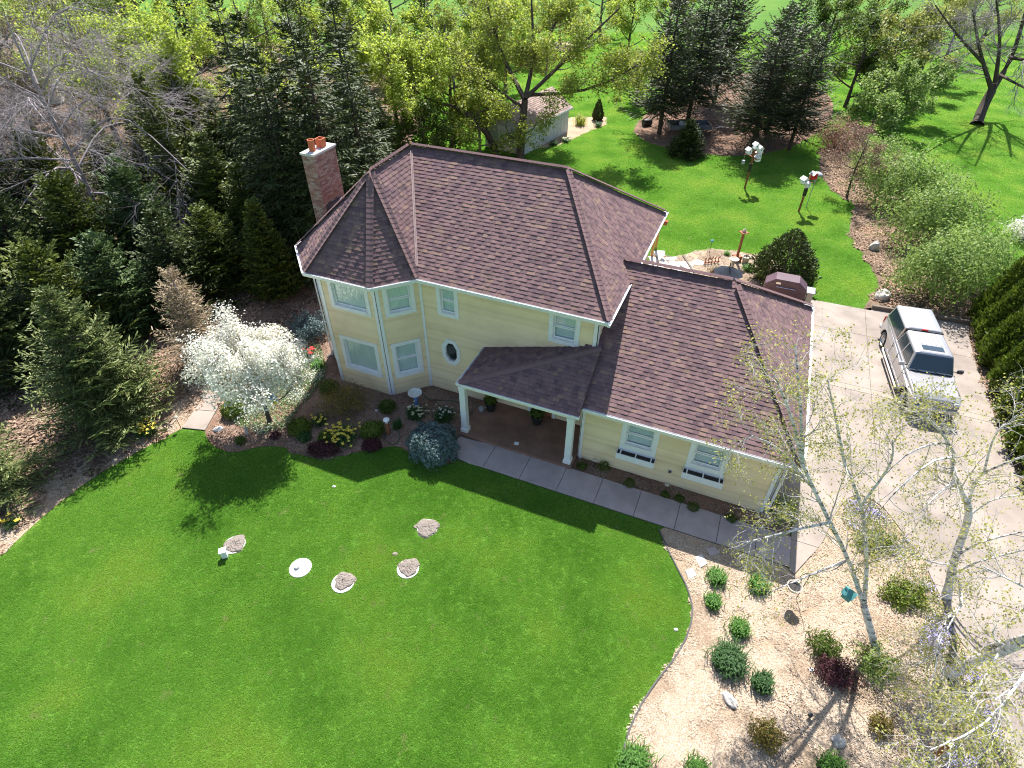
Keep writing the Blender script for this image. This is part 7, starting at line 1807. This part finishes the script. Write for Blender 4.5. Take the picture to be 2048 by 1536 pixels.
mb = MB(); hp = smooth([G(790, 850), G(800, 875), G(790, 890), G(775, 885), G(770, 872), G(782, 862)], 5); mb.tube([(p[0], p[1], .05) for p in hp], .014, 6); tag(mb.build('garden_hose', MAT['hose'], smooth=True), 'end of green hose looped at the foot of the garden lantern post', 'hose')
# porch things
def planter(label, u, v):
    w = HW(u, v, .155); o = thing('planter', label, 'planter', tuple(w))
    mb = MB(); mb.lathe([(.17, 0), (.24, .36), (.26, .38), (.26, .42), (.21, .42), (.2, .34), (0, .34)], n=18); mb.build('pot', MAT['black'], o)
    r_ = np.random.default_rng(int(u * 10)); V, F = blob_leaves(r_, 700, .3, .3, .42, .08, .2, .3); V[:, 2] += .36; npobj('foliage', V, F, MAT['lf_green'], o)
planter('black planter with dark foliage at the open end of the porch', 3.05, -.55); planter('black planter with dark foliage in the middle of the porch wall', 5.05, -.55)
w = HW(2.72, -.75, .155); o = thing('watering_can', 'small grey watering can beside the first porch planter', 'watering can', tuple(w)); mb = MB(); mb.lathe([(.09, 0), (.09, .16), (.06, .18), (0, .18)], n=14); mb.build('can', MAT['grey'], o); mb = MB(); mb.tube([(.08, 0, .04), (.17, 0, .16), (.22, 0, .2)], .015, 6); mb.build('spout', MAT['grey'], o); mb = MB(); mb.tube([(-.08, 0, .05), (-.15, 0, .12), (-.06, 0, .2)], .01, 6); mb.build('handle', MAT['grey'], o)
w = G(1033, 887, .16); mb = MB(); mb.box(-.09, .09, -.07, .07, 0, .02); mb.box(-.05, .08, -.05, .05, .021, .035); o = mb.build('mail_packet', MAT['white']); o.location = tuple(w); o.rotation_euler = (0, 0, -.3); tag(o, 'small white packet lying on the porch floor', 'packet')
w = G(1168, 909); o = thing('magazine', 'colourful printed magazine lying open on the chips beside the porch', 'magazine', (w[0], w[1], .03), .3)
mb = MB(); mb.add([(-.26, -.17, 0), (0, -.17, .05), (0, .17, .05), (-.26, .17, 0)], [(0, 1, 2, 3)]); mb.build('page', MAT['paper'], o); mb = MB(); mb.add([(0, -.17, .05), (.26, -.17, .01), (.26, .17, .01), (0, .17, .05)], [(0, 1, 2, 3)]); mb.build('page', MAT['paper'], o)
# post low on the right, barrel at the far left, sand plot on the far lawn
B = G(1855, 1522); o = thing('wooden_post', 'stained red-brown post with blue collar among the phlox at the bottom edge', 'post', (B[0], B[1], 0), .5)
mb = MB(); mb.box(-.05, .05, -.05, .05, .30, 1.12); mb.build('post', MAT['wood_red'], o, bevel=.008); mb = MB(); mb.box(-.06, .06, -.06, .06, .2, .299); mb.build('collar', MAT['blue'], o); mb = MB(); mb.box(-.045, .045, -.045, .045, -.02, .199); mb.build('base', MAT['darktrim'], o); mb = MB(); mb.box(-.075, .075, -.075, .075, 1.121, 1.15); mb.build('cap', MAT['flag'], o, bevel=.01)
B = G(2, 712); o = thing('barrel', 'blue plastic barrel half hidden by dark spruces at the photo edge', 'barrel', (B[0], B[1], 0)); mb = MB(); mb.lathe([(.24, 0), (.29, .1), (.31, .5), (.29, .85), (.25, .92), (0, .92)], n=20); mb.build('shell', MAT['bluebarrel'], o, smooth=True); mb = MB(); mb.lathe([(.315, .28), (.32, .3), (.315, .33)], n=20); mb.lathe([(.315, .62), (.32, .64), (.315, .67)], n=20); mb.build('hoop', MAT['bluebarrel'], o); mb = MB(); mb.lathe([(.06, .921), (.06, .95), (0, .95)], (.1, 0, 0), 10); mb.build('bung', MAT['yellow'], o)
a, b, c, d = [G(*p) for p in ((1096, 101), (1148, 108), (1186, 92), (1118, 84))]
o = thing('sand_plot', 'pale sandy plot framed with timber on the far lawn', 'garden plot', (a[0], a[1], 0)); Q = [np.array([p[0] - a[0], p[1] - a[1]]) for p in (a, b, c, d)]
mb = MB(); mb.prism([tuple(q_) for q_ in Q], 0, .06); mb.build('sand', MAT['mulch'], o)
for i in range(4):
    p_, q_ = Q[i], Q[(i + 1) % 4]; e_ = nrm(q_ - p_); nn_ = np.array([-e_[1], e_[0]]) * .1
    mb = MB(); mb.prism([tuple(p_ + e_ * .12 - nn_), tuple(q_ - e_ * .12 - nn_), tuple(q_ - e_ * .12 + nn_), tuple(p_ + e_ * .12 + nn_)], 0, .18); mb.build('frame_timber', MAT['timber'], o)
